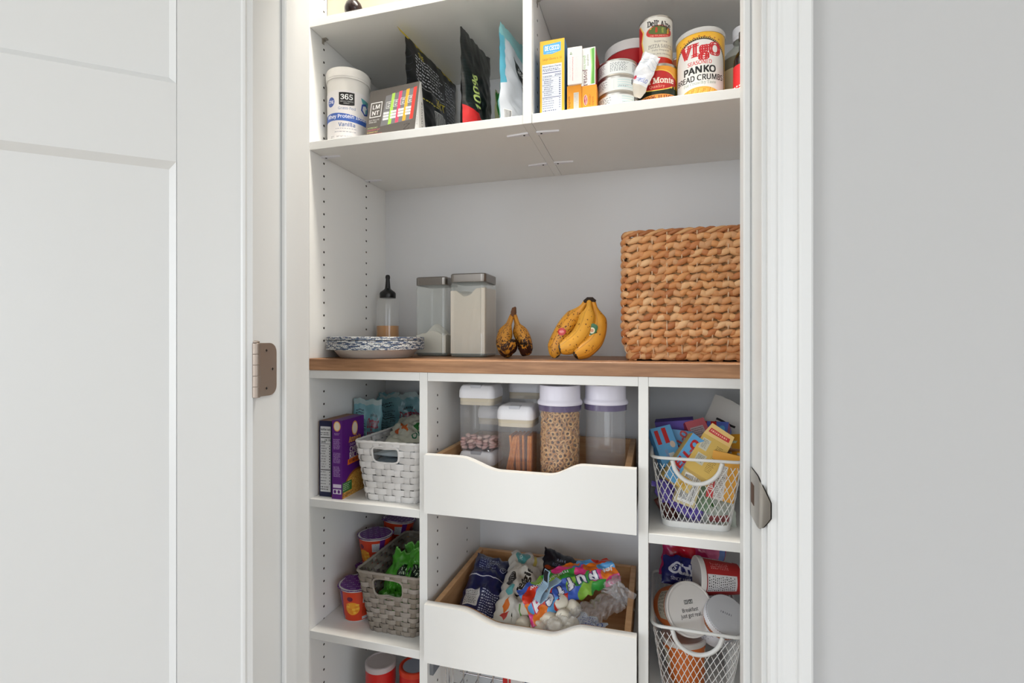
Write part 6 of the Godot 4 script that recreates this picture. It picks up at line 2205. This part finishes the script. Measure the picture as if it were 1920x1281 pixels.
func marshmallows() -> void:
	var y := BOX_2
	var soft := mat(Color(0.90, 0.87, 0.80), 0.8)
	var ms := Shape.new()
	ms.turn(p2([0.0, 0.0, 0.012, 0.0, 0.0155, 0.003, 0.0165, 0.010, 0.0165, 0.016, 0.0155, 0.023, 0.012, 0.026, 0.0, 0.026]), 22)
	var mm := ms.mesh()
	var spots := [[1003, 1160, -1.075], [1024, 1150, -1.085], [1031, 1172, -1.068], [1052, 1152, -1.085], [1062, 1171, -1.07], [1078, 1148, -1.09], [1047, 1130, -1.11], [1070, 1128, -1.115], [1095, 1162, -1.085], [1012, 1138, -1.105], [1100, 1140, -1.11], [1085, 1180, -1.065]]
	for k in spots.size():
		var o := obj("marshmallow", mm, soft)
		o.position = at(spots[k][0] - 20, spots[k][1] + 8, spots[k][2]) - Vector3(0, 0.004, 0.012)
		o.rotation_degrees = Vector3(60 + rng.randf_range(-30, 30), rng.randf_range(-40, 40), rng.randf_range(-30, 30))
		tag(o, "white marshmallow inside the colourful see-through bag", "marshmallow", "marshmallows in the bag")
	# the bag: a printed band of coloured blots with puffy letters on clear film
	var a := Art.new(900, 460, Color(0.30, 0.52, 0.82))
	var r := RandomNumberGenerator.new()
	r.seed = 19
	var cols := [Color(0.84, 0.20, 0.12), Color(0.93, 0.48, 0.12), Color(0.22, 0.62, 0.25), Color(0.25, 0.40, 0.80), Color(0.36, 0.66, 0.90), Color(0.90, 0.25, 0.55), Color(0.55, 0.75, 0.25)]
	for k in 32:
		var x := (k % 8) * 120.0 + r.randf_range(-20, 20)
		var yy := (k / 8) * 130.0 + r.randf_range(0, 60)
		a.disc(x, yy, r.randf_range(80, 120), r.randf_range(70, 110), cols[(k * 3 + k / 8) % 7])
	a.text("marshmallow", 300, 110, 44, Color(0.9, 0.94, 0.98), {"bold": 0.4, "turn": 184})
	var word := "deffuP"
	for k in word.length():
		var p := Vector2(110 + k * 112, 290 + 24 * sin(k * 1.2))
		for q in 10:
			a.text(word[k], p.x + 10 * cos(q * TAU / 10), p.y + 10 * sin(q * TAU / 10), 104, Color(0.16, 0.18, 0.40) if k > 0 else Color(0.80, 0.14, 0.32), {"bold": 1.5, "turn": 180})
	for k in word.length():
		var p := Vector2(110 + k * 112, 290 + 24 * sin(k * 1.2))
		a.text(word[k], p.x, p.y, 104, Color(0.93, 0.93, 0.95), {"bold": 1.6, "turn": 180})
	a.text("Jet", 830, 230, 60, Color(0.93, 0.93, 0.95), {"bold": 1.2, "turn": 190})
	var o := thing("marshmallow_bag", "rainbow printed clear bag of marshmallows across the lower drawer", "bag")
	var from := at(990, 1150, -1.085)
	var to := at(1148, 1078, -1.215)
	var dir := (to - from).normalized()
	var face := Vector3(0.05, 0.75, 0.75)
	var out := (face - dir * face.dot(dir)).normalized()
	o.transform = Transform3D(Basis(dir, out.cross(dir), out), (from + to) / 2.0)
	var len_ := from.distance_to(to)
	var nz := FastNoiseLite.new()
	nz.seed = 77
	nz.frequency = 16.0
	nz.fractal_octaves = 3
	var f := Shape.new()
	f.grid(40, 18, func(u, v):
		var x: float = (u - 0.5) * len_ * 1.06
		var w: float = lerpf(1.0, 0.72, smoothstep(0.55, 1.0, u))
		var yy: float = (v - 0.42) * 0.085 * w + 0.012 * sin(u * 3.0) + nz.get_noise_2d(x * 2.0, 3.0) * 0.008
		var z: float = 0.010 + 0.016 * sin(PI * v) + nz.get_noise_2d(x * 2.0, yy * 2.5) * 0.010
		return Vector3(x, yy, z))
	part("printed_film", f, print_mat(a, 0.28, {"coat": 0.4}), o, "rainbow film with puffy white letters")
	# clear film: over the marshmallows in front, and crumpled where the bag is open
	var g := Shape.new()
	g.grid(36, 18, func(u, v):
		var x: float = (u - 0.5) * len_ * 0.86 - 0.01
		var yy: float = -0.034 - v * 0.050 + nz.get_noise_2d(x * 5.0, 9.0) * 0.008
		var z: float = 0.020 + 0.018 * sin(PI * v * 0.9) + nz.get_noise_2d(x * 8.0, v * 0.6) * 0.012
		return Vector3(x, yy, z), Rect2(0, 0, 1, 1), true)
	part("clear_film", g, M.film, o, "clear film")
	var h := Shape.new()
	h.grid(30, 30, func(u, v):
		var an: float = u * TAU
		var rr: float = lerpf(0.014, 0.038, v) * (1.0 + 0.35 * nz.get_noise_2d(cos(an) * 0.12, sin(an) * 0.12 + v * 0.1) * 2.0)
		return Vector3(len_ * 0.34 + v * 0.040 + nz.get_noise_2d(an * 0.05, v * 0.2) * 0.02, cos(an) * rr - 0.034 * v - 0.012, sin(an) * rr * 0.7 + 0.005))
	part("crumpled_opening", h, M.film, o, "crumpled open end of clear film")
	var p := Art.new(300, 200, Color(0.72, 0.76, 0.84))
	p.small(30, 30, 180, 140, 8, Color(0.20, 0.25, 0.62), 8)
	p.disc(250, 60, 26, 30, Color(0.25, 0.35, 0.72))
	p.disc(250, 60, 18, 20, Color(0.72, 0.76, 0.84))
	var tk := thing("printed_wrapper", "small white wrapper with blue print beside the marshmallows", "wrapper")
	laid(tk, at(1098, 1186, -1.075), at(1115, 1158, -1.12), Vector3(0, 0.8, 0.6))
	obj2("film", bag(0.062, 0.045, 0.012, print_mat(p, 0.3), mat(Color(0.72, 0.76, 0.84), 0.3), {"seed": 27, "stand": false, "wrinkle": 0.006, "freq": 24.0}), tk)


# ------------------------------------------------------------------ below the drawers
func under_drawers() -> void:
	var y := EYE - 0.738
	var o := thing("wire_pull_out", "chrome wire pull-out basket on grey slides below the drawers", "wire basket")
	var x0 := -0.478
	var x1 := -0.046
	for sd in 2:
		var xx := -0.4925 if sd == 0 else -0.0415
		part("slide", box_shape(Vector3(xx, y - 0.028, -1.34), Vector3(xx + 0.009, y + 0.004, -1.045), 0.001), mat(Color(0.50, 0.52, 0.55), 0.4, {"metal": 0.8}), o)
		part("slide_block", box_shape(Vector3(xx + (0.009 if sd == 0 else -0.010), y - 0.012, -1.30), Vector3(xx + (0.019 if sd == 0 else 0.0), y + 0.002, -1.062), 0.001), M.black, o)
	var chrome := mat(Color(0.80, 0.80, 0.82), 0.15, {"metal": 1.0})
	var rim := Shape.new()
	rim.tube([Vector3(x0, y - 0.012, -1.075), Vector3(x1, y - 0.012, -1.075), Vector3(x1, y - 0.012, -1.335), Vector3(x0, y - 0.012, -1.335)], 0.0028, 8, true)
	part("rim_wire", rim, chrome, o)
	for k in 12:
		var x := lerpf(x0 + 0.02, x1 - 0.02, k / 11.0)
		var s := Shape.new()
		s.tube([Vector3(x, y - 0.012, -1.075), Vector3(x, y - 0.105, -1.08), Vector3(x, y - 0.11, -1.33), Vector3(x, y - 0.012, -1.335)], 0.0016, 6)
		part("cross_wire", s, chrome, o)
	for k in 6:
		var z := lerpf(-1.10, -1.31, k / 5.0)
		var s := Shape.new()
		s.tube([Vector3(x0, y - 0.012, z), Vector3(x0 + 0.003, y - 0.106, z), Vector3(x1 - 0.003, y - 0.106, z), Vector3(x1, y - 0.012, z)], 0.0016, 6)
		part("cross_wire", s, chrome, o)
	var a := Art.new(400, 300, Color(0.86, 0.85, 0.85))
	a.rect(0, 0, 110, 300, Color(0.78, 0.14, 0.14))
	a.text("W", 190, 60, 60, Color(0.06, 0.06, 0.08), {"bold": 1.0})
	a.rect(300, 0, 100, 300, Color(0.10, 0.14, 0.34))
	var p := carton("soup_box", "red and white box lying in the chrome wire basket", Vector3(0.075, 0.10, 0.06), Vector3(-0.318, y - 0.109, -1.20), Vector3(0, -4, 0), a, null, Color(0.8, 0.8, 0.8))
	p.set_meta("category", "box")


# ------------------------------------------------------------------ white mesh baskets in the bay by the strike jamb
# point on a tapering rounded basket wall: t is the way round (0 the middle of the front), y the height
func mesh_basket(label: String, base: Vector3) -> void:
	var o := thing("mesh_basket", label, "basket", base, Vector3.ZERO, "white diamond mesh baskets")
	var w := 0.086
	var d := 0.125
	var h := 0.146
	var inset := 0.021
	var c := 0.018
	var paint := mat(Color(0.90, 0.90, 0.89), 0.4)
	var per := 4.0 * (w + d) - 8.0 * c + TAU * c
	var wall := func(t: float, y: float, off: float) -> Vector3:
		var k := inset * (1.0 - y / h)
		var p: Array = round_way(w - k, d - k, c, t)
		return p[0] + p[1] * off + Vector3(0, y, 0)
	# the front dips in a round hand hole
	var cut := func(t: float) -> float:
		var x := t * per if t < 0.5 else (t - 1.0) * per
		return h - 0.004 - 0.046 * sqrt(maxf(0.0, 1.0 - pow(x / 0.047, 2.0))) if absf(x) < 0.047 else h - 0.004
	# diamond wires of both slants, all welded to one net
	var net := Shape.new()
	var n := 60
	var lean := 1.0 / n * 5.2
	for fam in [-1.0, 1.0]:
		for k in n:
			var run := []
			for q in 15:
				var f := q / 14.0
				var y := lerpf(0.013, h - 0.003, f)
				var t := fposmod((k + 0.5) / n + fam * lean * f, 1.0)
				if y > cut.call(t):
					break
				run.append(wall.call(t, y, fam * 0.0003))
			if run.size() > 1:
				net.tube(run, 0.00085, 4)
	part("wire_net", net, paint, o, "white diamond wire net").set_meta("kind", "stuff")
	var rim := []
	for k in 120:
		rim.append(wall.call(k / 120.0, h, 0.001))
	var s := Shape.new()
	s.tube(rim, 0.0033, 8, true)
	part("rim_wire", s, paint, o)
	var arc := []
	for k in 25:
		var x := lerpf(-0.0475, 0.0475, k / 24.0)
		var t := fposmod(x / per, 1.0)
		arc.append(wall.call(t, cut.call(t), 0.0006))
	var s2 := Shape.new()
	s2.tube(arc, 0.0036, 8, false, 1.3)
	part("hand_hole_wire", s2, paint, o)
	var foot := Shape.new()
	foot.turn(p2([0.0, 0.002, c - 0.003, 0.002, c, 0.0, c + 0.0012, 0.001, c + 0.0024, 0.013, c + 0.0010, 0.0138, c - 0.001, 0.004, 0.0, 0.004]), 24, w - inset - c, d - inset - c)
	part("foot_band", foot, paint, o)


# a small dessert box
func jello(label: String, where: Vector3, turn: Vector3, size: Vector3, front: Art, side: Art, plain: Color) -> Node3D:
	var o := carton("dessert_box", label, size, where, turn, front, side, plain, "dessert boxes in the mesh basket", side)
	# turn about the middle of the box, not its foot
	o.transform = Transform3D(o.transform.basis, where - o.transform.basis * Vector3(0, size.y / 2, 0))
	return o


func right_bay() -> void:
	mesh_basket("white mesh basket heaped with small dessert boxes", Vector3(0.081, SHELF_1, -1.187))
	mesh_basket("white mesh basket of oat cups and jars on the lower shelf", Vector3(0.081, EYE - 0.728, -1.183))
	var sky := Color(0.40, 0.68, 0.88)
	var red := Color(0.78, 0.13, 0.14)
	# artwork
	var f1 := Art.new(240, 300, sky)
	f1.text("JELL-O", 120, 120, 70, red, {"bold": 1.6, "turn": -70, "fit": 230})
	f1.rect(10, 210, 60, 70, Color(0.85, 0.7, 0.72))
	var f2 := Art.new(240, 300, sky)
	f2.rect(30, 24, 46, 110, red)
	f2.rect(120, 14, 50, 120, red)
	f2.disc(190, 150, 30, 26, Color(0.86, 0.78, 0.72))
	f2.small(80, 180, 40, 80, 8, Color(0.75, 0.5, 0.6), 3)
	f2.rect(110, 210, 64, 60, Color(0.85, 0.86, 0.86))
	var f3 := Art.new(300, 420, Color(0.91, 0.78, 0.44))
	f3.poly([Vector2(0, 0), Vector2(150, 0), Vector2(120, 160), Vector2(140, 420), Vector2(0, 420)], sky)
	f3.text("JELL-O", 76, 190, 78, red, {"bold": 1.8, "turn": -82, "fit": 300})
	f3.poly([Vector2(190, 40), Vector2(250, 40), Vector2(230, 400), Vector2(170, 400)], Color(0.86, 0.68, 0.30))
	f3.poly([Vector2(250, 0), Vector2(300, 0), Vector2(300, 420), Vector2(270, 420)], Color(0.94, 0.84, 0.56))
	var f4 := Art.new(240, 300, Color(0.91, 0.77, 0.42))
	f4.rect(20, 30, 70, 90, Color(0.86, 0.85, 0.78))
	f4.rect(40, 150, 80, 80, Color(0.86, 0.85, 0.78))
	f4.small(30, 40, 50, 70, 7, Color(0.25, 0.23, 0.18), 3)
	f4.small(50, 160, 60, 60, 6, Color(0.25, 0.23, 0.18), 4)
	f4.small(150, 40, 60, 220, 18, Color(0.45, 0.34, 0.14), 5)
	var f5 := Art.new(240, 360, Color(0.88, 0.62, 0.12))
	f5.rect(0, 100, 60, 260, red)
	f5.rect(60, 100, 90, 260, Color(0.84, 0.82, 0.80))
	f5.small(66, 110, 78, 240, 16, Color(0.35, 0.32, 0.32), 6)
	f5.text("JELL-O", 30, 230, 36, Color(0.95, 0.9, 0.85), {"bold": 0.8, "turn": -90, "fit": 160})
	var f6 := Art.new(300, 200, Color(0.50, 0.42, 0.78))
	f6.rect(0, 70, 300, 14, Color(0.40, 0.30, 0.66))
	f6.rect(20, 100, 250, 80, Color(0.62, 0.58, 0.70))
	f6.small(40, 130, 200, 24, 1, Color(0.2, 0.12, 0.28), 5, 0.9)
	var f7 := Art.new(300, 200, Color(0.84, 0.42, 0.46))
	f7.rect(40, 40, 200, 60, Color(0.80, 0.72, 0.74))
	f7.small(50, 48, 180, 46, 4, Color(0.45, 0.4, 0.45), 6)
	var f8 := Art.new(300, 200, Color(0.36, 0.44, 0.78))
	f8.poly([Vector2(10, 0), Vector2(70, 0), Vector2(120, 200), Vector2(60, 200)], red)
	f8.poly([Vector2(110, 0), Vector2(170, 0), Vector2(230, 200), Vector2(170, 200)], red)
	f8.disc(240, 60, 34, 30, sky)
	var f9 := Art.new(300, 120, Color(0.91, 0.76, 0.46))
	f9.rect(30, 40, 240, 44, red)
	f9.small(46, 52, 200, 20, 1, Color(0.95, 0.7, 0.6), 4, 0.9)
	# the boxes as they lie, from the back of the basket to its hand hole
	jello("violet dessert box at the back of the mesh basket heap", at(1268, 815, -1.24), Vector3(12, -6, 8), Vector3(0.085, 0.075, 0.022), f6, null, Color(0.30, 0.22, 0.55))
	jello("light blue dessert box with red stripes leaning on the basket edge", at(1247, 838, -1.155), Vector3(-24, 14, 14), Vector3(0.046, 0.085, 0.03), f2, f2, sky)
	jello("light blue dessert box facing front with large red letters", at(1276, 838, -1.20), Vector3(-8, -4, -4), Vector3(0.05, 0.075, 0.022), f1, null, Color(0.42, 0.36, 0.72))
	jello("red and grey dessert box standing behind the torn one", at(1312, 822, -1.215), Vector3(-30, 12, 16), Vector3(0.046, 0.08, 0.03), f7, f7, Color(0.78, 0.30, 0.36))
	jello("blue and red striped dessert box tipped against the packet", at(1338, 822, -1.215), Vector3(-48, -22, 4), Vector3(0.062, 0.07, 0.034), f8, f8, Color(0.45, 0.45, 0.80))
	jello("long blue and cream dessert box slanting across the hand hole", at(1290, 868, -1.115), Vector3(-14, 16, -38), Vector3(0.058, 0.110, 0.03), f3, f4, Color(0.90, 0.76, 0.42))
	var torn := jello("cream dessert box with torn open flaps above the hand hole", at(1322, 862, -1.118), Vector3(-32, 10, -34), Vector3(0.058, 0.088, 0.036), f4, f4, Color(0.90, 0.76, 0.42))
	var kraft := mat(Color(0.70, 0.55, 0.42), 0.8)
	for k in 3:
		var s := Shape.new()
		var a0: Array = [[Vector3(-0.029, 0.088, 0.018), Vector3(0.029, 0.088, 0.018), Vector3(0.026, 0.108, 0.030), Vector3(-0.024, 0.112, 0.030)], [Vector3(0.029, 0.088, 0.018), Vector3(0.029, 0.088, -0.018), Vector3(0.050, 0.102, -0.016), Vector3(0.048, 0.098, 0.016)], [Vector3(-0.029, 0.088, -0.018), Vector3(0.029, 0.088, -0.018), Vector3(0.024, 0.110, -0.026), Vector3(-0.028, 0.104, -0.024)]][k]
		s.quad(a0[0], a0[1], a0[2], a0[3])
		part("torn_flap", s, kraft if k > 0 else print_mat(f9, 0.5), torn)
	jello("golden dessert box standing upright behind the wire net", at(1357, 893, -1.108), Vector3(-10, -12, -8), Vector3(0.052, 0.095, 0.03), f5, null, Color(0.86, 0.62, 0.14))
	jello("golden dessert box lying back beneath the plain packet", at(1366, 850, -1.16), Vector3(-52, -16, 10), Vector3(0.056, 0.08, 0.03), f5, null, Color(0.84, 0.62, 0.16))
	# barcode box low down by the front net
	var bc := Art.new(200, 260, Color(0.86, 0.80, 0.62))
	bc.bars(20, 20, 160, 220, 9)
	jello("pale dessert box with barcode pressed against the wire net", at(1290, 915, -1.098), Vector3(-8, 12, -20), Vector3(0.042, 0.07, 0.018), bc, null, Color(0.86, 0.80, 0.62))
	# packets
	var wp := Art.new(300, 360, Color(0.82, 0.81, 0.79))
	for k in 7:
		wp.rect(70, 130 + k * 22, 130 - (k * 37) % 50, 13, Color(0.06, 0.06, 0.07))
	var p := thing("paper_packet", "off-white paper packet with black lines standing behind the boxes", "packet", at(1352, 812, -1.25) - Vector3(0.02, 0.055, 0), Vector3(-6, -8, -24))
	obj2("paper", bag(0.105, 0.135, 0.012, print_mat(wp, 0.7), mat(Color(0.82, 0.81, 0.79), 0.7), {"seed": 8, "stand": false, "wrinkle": 0.002, "freq": 8.0}), p)
	var gp := mat(Color(0.72, 0.78, 0.66), 0.5)
	p = thing("green_packet", "pale green crumpled packet below the paper packet", "packet", at(1372, 862, -1.15) - Vector3(0, 0.04, 0), Vector3(-10, -18, 12))
	obj2("film", bag(0.05, 0.078, 0.02, gp, gp, {"seed": 18, "stand": false, "wrinkle": 0.008, "freq": 20.0}), p)
	var lilac := mat(Color(0.50, 0.42, 0.80), 0.3, {"coat": 0.4})
	var spots := [[1268, 930, -1.13, 20.0, "glossy lilac pouch at the side of the mesh basket"], [1285, 966, -1.125, -30.0, "glossy lilac pouch on the floor of the mesh basket"], [1316, 962, -1.13, 15.0, "glossy lilac pouch between its twin and the green wrap"]]
	for q in spots:
		p = thing("lilac_pouch", q[4], "pouch", at(q[0], q[1], q[2]) - Vector3(0, 0.028, 0), Vector3(-12, 0, q[3]), "lilac pouches")
		p.position.y = maxf(p.position.y, SHELF_1 + 0.010)
		obj2("film", bag(0.06, 0.062, 0.03, lilac, lilac, {"seed": int(q[0]), "stand": false, "wrinkle": 0.010, "freq": 24.0}), p)
	var mint := mat(Color(0.56, 0.68, 0.56), 0.35)
	p = thing("mint_wrap", "mint green wrapped bar leaning behind the wire net", "wrapper", at(1312, 925, -1.115) - Vector3(0, 0.035, 0), Vector3(-10, 0, -18))
	obj2("film", bag(0.034, 0.075, 0.016, mint, mint, {"seed": 5, "stand": false, "wrinkle": 0.004}), p)
	var gw := Art.new(200, 260, Color(0.74, 0.77, 0.73))
	gw.disc(90, 80, 20, 12, Color(0.24, 0.44, 0.22))
	gw.disc(60, 120, 12, 20, Color(0.24, 0.44, 0.22))
	gw.rect(40, 190, 120, 40, Color(0.66, 0.38, 0.38))
	p = thing("leaf_packet", "grey-green packet with leaf print behind the net corner", "packet", at(1350, 950, -1.12) - Vector3(0, 0.042, 0), Vector3(-10, -8, 6))
	obj2("film", bag(0.066, 0.088, 0.024, print_mat(gw, 0.4), mat(Color(0.74, 0.77, 0.73), 0.4), {"seed": 6, "stand": false, "wrinkle": 0.006}), p)
	var choc := mat(Color(0.34, 0.16, 0.12), 0.4)
	p = thing("brown_wrap", "dark red-brown wrapped bar low in the mesh basket", "wrapper", at(1266, 960, -1.125) - Vector3(0, 0.025, 0), Vector3(-10, 0, 30))
	obj2("film", bag(0.03, 0.06, 0.016, choc, choc, {"seed": 3, "stand": false, "wrinkle": 0.004}), p)
	lower_basket()


# a paper cup of oats seen from its lid
func oat_cup(label: String, where: Vector3, turn: Vector3, col: Color, lid: Art, opt := {}) -> Node3D:
	var o := thing("oat_cup", label, "cup", Vector3.ZERO, turn, "paper oat cups")
	var r0: float = opt.get("r0", 0.036)
	var r1: float = opt.get("r1", 0.045)
	var h: float = opt.get("h", 0.082)
	part("cup", turned([0.0, 0.002, r0 - 0.003, 0.002, r0 - 0.002, 0.0, r0, 0.0, r1 - 0.001, h, r1 - 0.003, h, 0.0, h - 0.001], 40), mat(col, 0.5), o)
	if opt.has("label"):
		part("label", wrapped(r0 + 0.0004, 0.006, h - 0.006, 6.2, r1 - 0.0008), print_mat(opt.label, 0.5), o)
	var white := mat(Color(0.86, 0.84, 0.82), 0.5)
	part("lid", turned([r1 - 0.0005, h - 0.008, r1 + 0.0012, h - 0.008, r1 + 0.0018, h - 0.006, r1 + 0.0016, h + 0.002, r1 - 0.001, h + 0.003, r1 - 0.003, h + 0.0015, 0.0, h + 0.0015], 40), white, o)
	if lid:
		var s := Shape.new()
		s.grid(32, 4, func(u, v):
			var an: float = u * TAU
			var rr: float = (1.0 - v) * (r1 - 0.004)
			return Vector3(sin(an) * rr, h + 0.0019, cos(an) * rr))
		for k in s.v.size():
			s.t[k] = Vector2(0.5 + s.v[k].x / (2 * r1), 0.5 + s.v[k].z / (2 * r1))
		part("lid_print", s, print_mat(lid, 0.55), o)
	o.position = where
	return o


func lower_basket() -> void:
	# turn the cup so that its lid (+y) looks where the photograph shows it
	var l := Art.new(512, 512, Color(0.86, 0.84, 0.82))
	l.rect(206, 170, 46, 38, Color(0.05, 0.05, 0.05))
	l.rect(258, 170, 46, 38, Color(0.05, 0.05, 0.05))
	l.text("BE", 229, 189, 24, Color(0.9, 0.9, 0.88), {"font": "Droid Serif", "bold": 0.6})
	l.text("AR", 281, 189, 24, Color(0.9, 0.9, 0.88), {"font": "Droid Serif", "bold": 0.6})
	l.text("Breakfast", 256, 262, 32, Color(0.10, 0.10, 0.10), {"bold": 0.5, "fit": 180})
	l.text("just got real.", 256, 318, 32, Color(0.10, 0.10, 0.10), {"bold": 0.5, "fit": 240})
	var og := Art.new(600, 260, Color(0.82, 0.42, 0.16))
	og.rect(60, 40, 120, 140, Color(0.80, 0.78, 0.70))
	og.small(66, 46, 108, 128, 9, Color(0.4, 0.36, 0.3), 3)
	og.rect(380, 40, 120, 140, Color(0.80, 0.78, 0.70))
	# facing cup: lid axis towards the camera and up
	var c := oat_cup("orange cup whose white lid reads Breakfast just got real", Vector3.ZERO, Vector3.ZERO, Color(0.84, 0.45, 0.18), l, {"label": og, "r0": 0.041, "r1": 0.051, "h": 0.084})
	var axis := Vector3(0.42, 0.42, 0.80).normalized()
	var xx := Vector3(0.86, 0.03, -0.46).normalized()
	var zz := xx.cross(axis).normalized()
	xx = axis.cross(zz).normalized()
	c.transform = Transform3D(Basis(xx, axis, zz), at(1293, 1142, -1.105) - axis * 0.084)
	# red cup lying on its side, open mouth towards the divider
	var rl := Art.new(800, 300, Color(0.66, 0.12, 0.12))
	for k in 3:
		rl.rect(250 + k * 270, 20, 130, 260, Color(0.84, 0.83, 0.83))
		rl.small(256 + k * 270, 30, 118, 240, 14, Color(0.2, 0.2, 0.2), 5 + k)
		rl.small(150 + k * 270, 60, 60, 160, 10, Color(0.9, 0.7, 0.68), 9 + k)
	var rc := oat_cup("red oat cup lying on its side with nutrition table", Vector3.ZERO, Vector3.ZERO, Color(0.66, 0.12, 0.12), null, {"label": rl, "r0": 0.031, "r1": 0.040, "h": 0.086})
	axis = Vector3(-0.93, 0.06, 0.22).normalized()
	zz = axis.cross(Vector3(0, -1, 0.9).normalized()).normalized()
	xx = axis.cross(zz).normalized()
	rc.transform = Transform3D(Basis(xx, axis, zz), at(1312, 1080, -1.175) - axis * 0.080)
	# jar of white plastic with a ribbed lid
	var j := thing("plastic_jar", "white labelled jar with ribbed white lid lying in the basket", "jar")
	part("jar_body", turned([0.0, 0.0, 0.034, 0.0, 0.037, 0.003, 0.0375, 0.062, 0.035, 0.070, 0.0, 0.070], 40), mat(Color(0.62, 0.36, 0.20), 0.3), j)
	var jl := Art.new(600, 260, Color(0.84, 0.84, 0.86))
	jl.small(60, 30, 220, 200, 12, Color(0.3, 0.3, 0.34), 3)
	jl.small(340, 30, 220, 200, 12, Color(0.3, 0.3, 0.34), 4)
	part("label", wrapped(0.0377, 0.006, 0.054, 6.2), print_mat(jl, 0.45), j)
	var rib := Shape.new()
	rib.grid(120, 3, func(u, v):
		var an: float = u * TAU
		var rr: float = 0.0395 + (0.0007 if int(u * 120.0) % 2 == 0 else -0.0003)
		return Vector3(sin(an) * rr, lerpf(0.066, 0.084, v), cos(an) * rr))
	part("ribbed_ring", rib, M.plastic, j)
	part("lid_top", turned([0.0392, 0.0838, 0.038, 0.0862, 0.034, 0.0868, 0.0, 0.0866], 40), mat(Color(0.74, 0.74, 0.75), 0.4), j)
	var stamp := Art.new(256, 256, Color(0.74, 0.74, 0.75))
	stamp.small(60, 110, 140, 30, 1, Color(0.45, 0.45, 0.47), 4, 0.8)
	var st := Shape.new()
	st.quad(Vector3(-0.022, 0.0871, 0.022), Vector3(0.022, 0.0871, 0.022), Vector3(0.022, 0.0871, -0.022), Vector3(-0.022, 0.0871, -0.022))
	part("lid_stamp", st, print_mat(stamp, 0.4), j)
	axis = Vector3(0.22, 0.72, 0.62).normalized()
	xx = Vector3(0.9, -0.3, 0).normalized()
	zz = xx.cross(axis).normalized()
	xx = axis.cross(zz).normalized()
	j.transform = Transform3D(Basis(xx, axis, zz), at(1362, 1152, -1.10) - axis * 0.086)
	# second orange cup down in the basket
	c = oat_cup("upright orange oat cup low behind the wire net", Vector3(at_x(1288, -1.13), EYE - 0.722, -1.13), Vector3(-6, 20, 3), Color(0.84, 0.45, 0.18), null, {"label": og, "h": 0.085})
	# deep blue pouch and pink bag behind
	var gh := Art.new(400, 300, Color(0.09, 0.11, 0.40))
	gh.disc(130, 130, 66, 60, Color(0.88, 0.88, 0.92))
	gh.disc(140, 130, 40, 36, Color(0.09, 0.11, 0.40))
	gh.text("S", 130, 130, 46, Color(0.9, 0.9, 0.94), {"font": "Droid Serif", "bold": 1.0})
	gh.text("Cri", 250, 130, 100, Color(0.88, 0.88, 0.92), {"font": "Droid Serif", "bold": 1.5, "fit": 150})
	gh.text("SINCE 1984", 200, 240, 30, Color(0.85, 0.86, 0.92), {"bold": 0.5, "fit": 210, "bow": -6.0})
	var p := thing("blue_pouch", "deep blue pouch with white lettering behind the facing cup", "pouch", at(1276, 1074, -1.19) - Vector3(0, 0.03, 0), Vector3(-30, 4, -4))
	obj2("film", bag(0.085, 0.062, 0.02, print_mat(gh, 0.3, {"coat": 0.3}), mat(Color(0.09, 0.11, 0.40), 0.35), {"seed": 6, "stand": false, "wrinkle": 0.005}), p)
	var pk := mat(Color(0.86, 0.14, 0.38), 0.35, {"coat": 0.4})
	p = thing("pink_bag", "hot pink glossy bag with red panel at the basket back", "bag", at(1294, 1050, -1.262) - Vector3(0, 0.05, 0), Vector3(-6, 0, -6))
	var pa := Art.new(300, 240, Color(0.86, 0.20, 0.46))
	pa.poly([Vector2(40, 60), Vector2(150, 10), Vector2(170, 120), Vector2(80, 160)], Color(0.84, 0.10, 0.20))
	pa.poly([Vector2(180, 20), Vector2(280, 0), Vector2(260, 120)], Color(0.92, 0.42, 0.62))
	pa.rect(270, 0, 30, 240, Color(0.40, 0.52, 0.80))
	obj2("film", bag(0.145, 0.092, 0.03, print_mat(pa, 0.25, {"coat": 0.5}), pk, {"seed": 12, "stand": false, "wrinkle": 0.005, "freq": 16.0}), p)
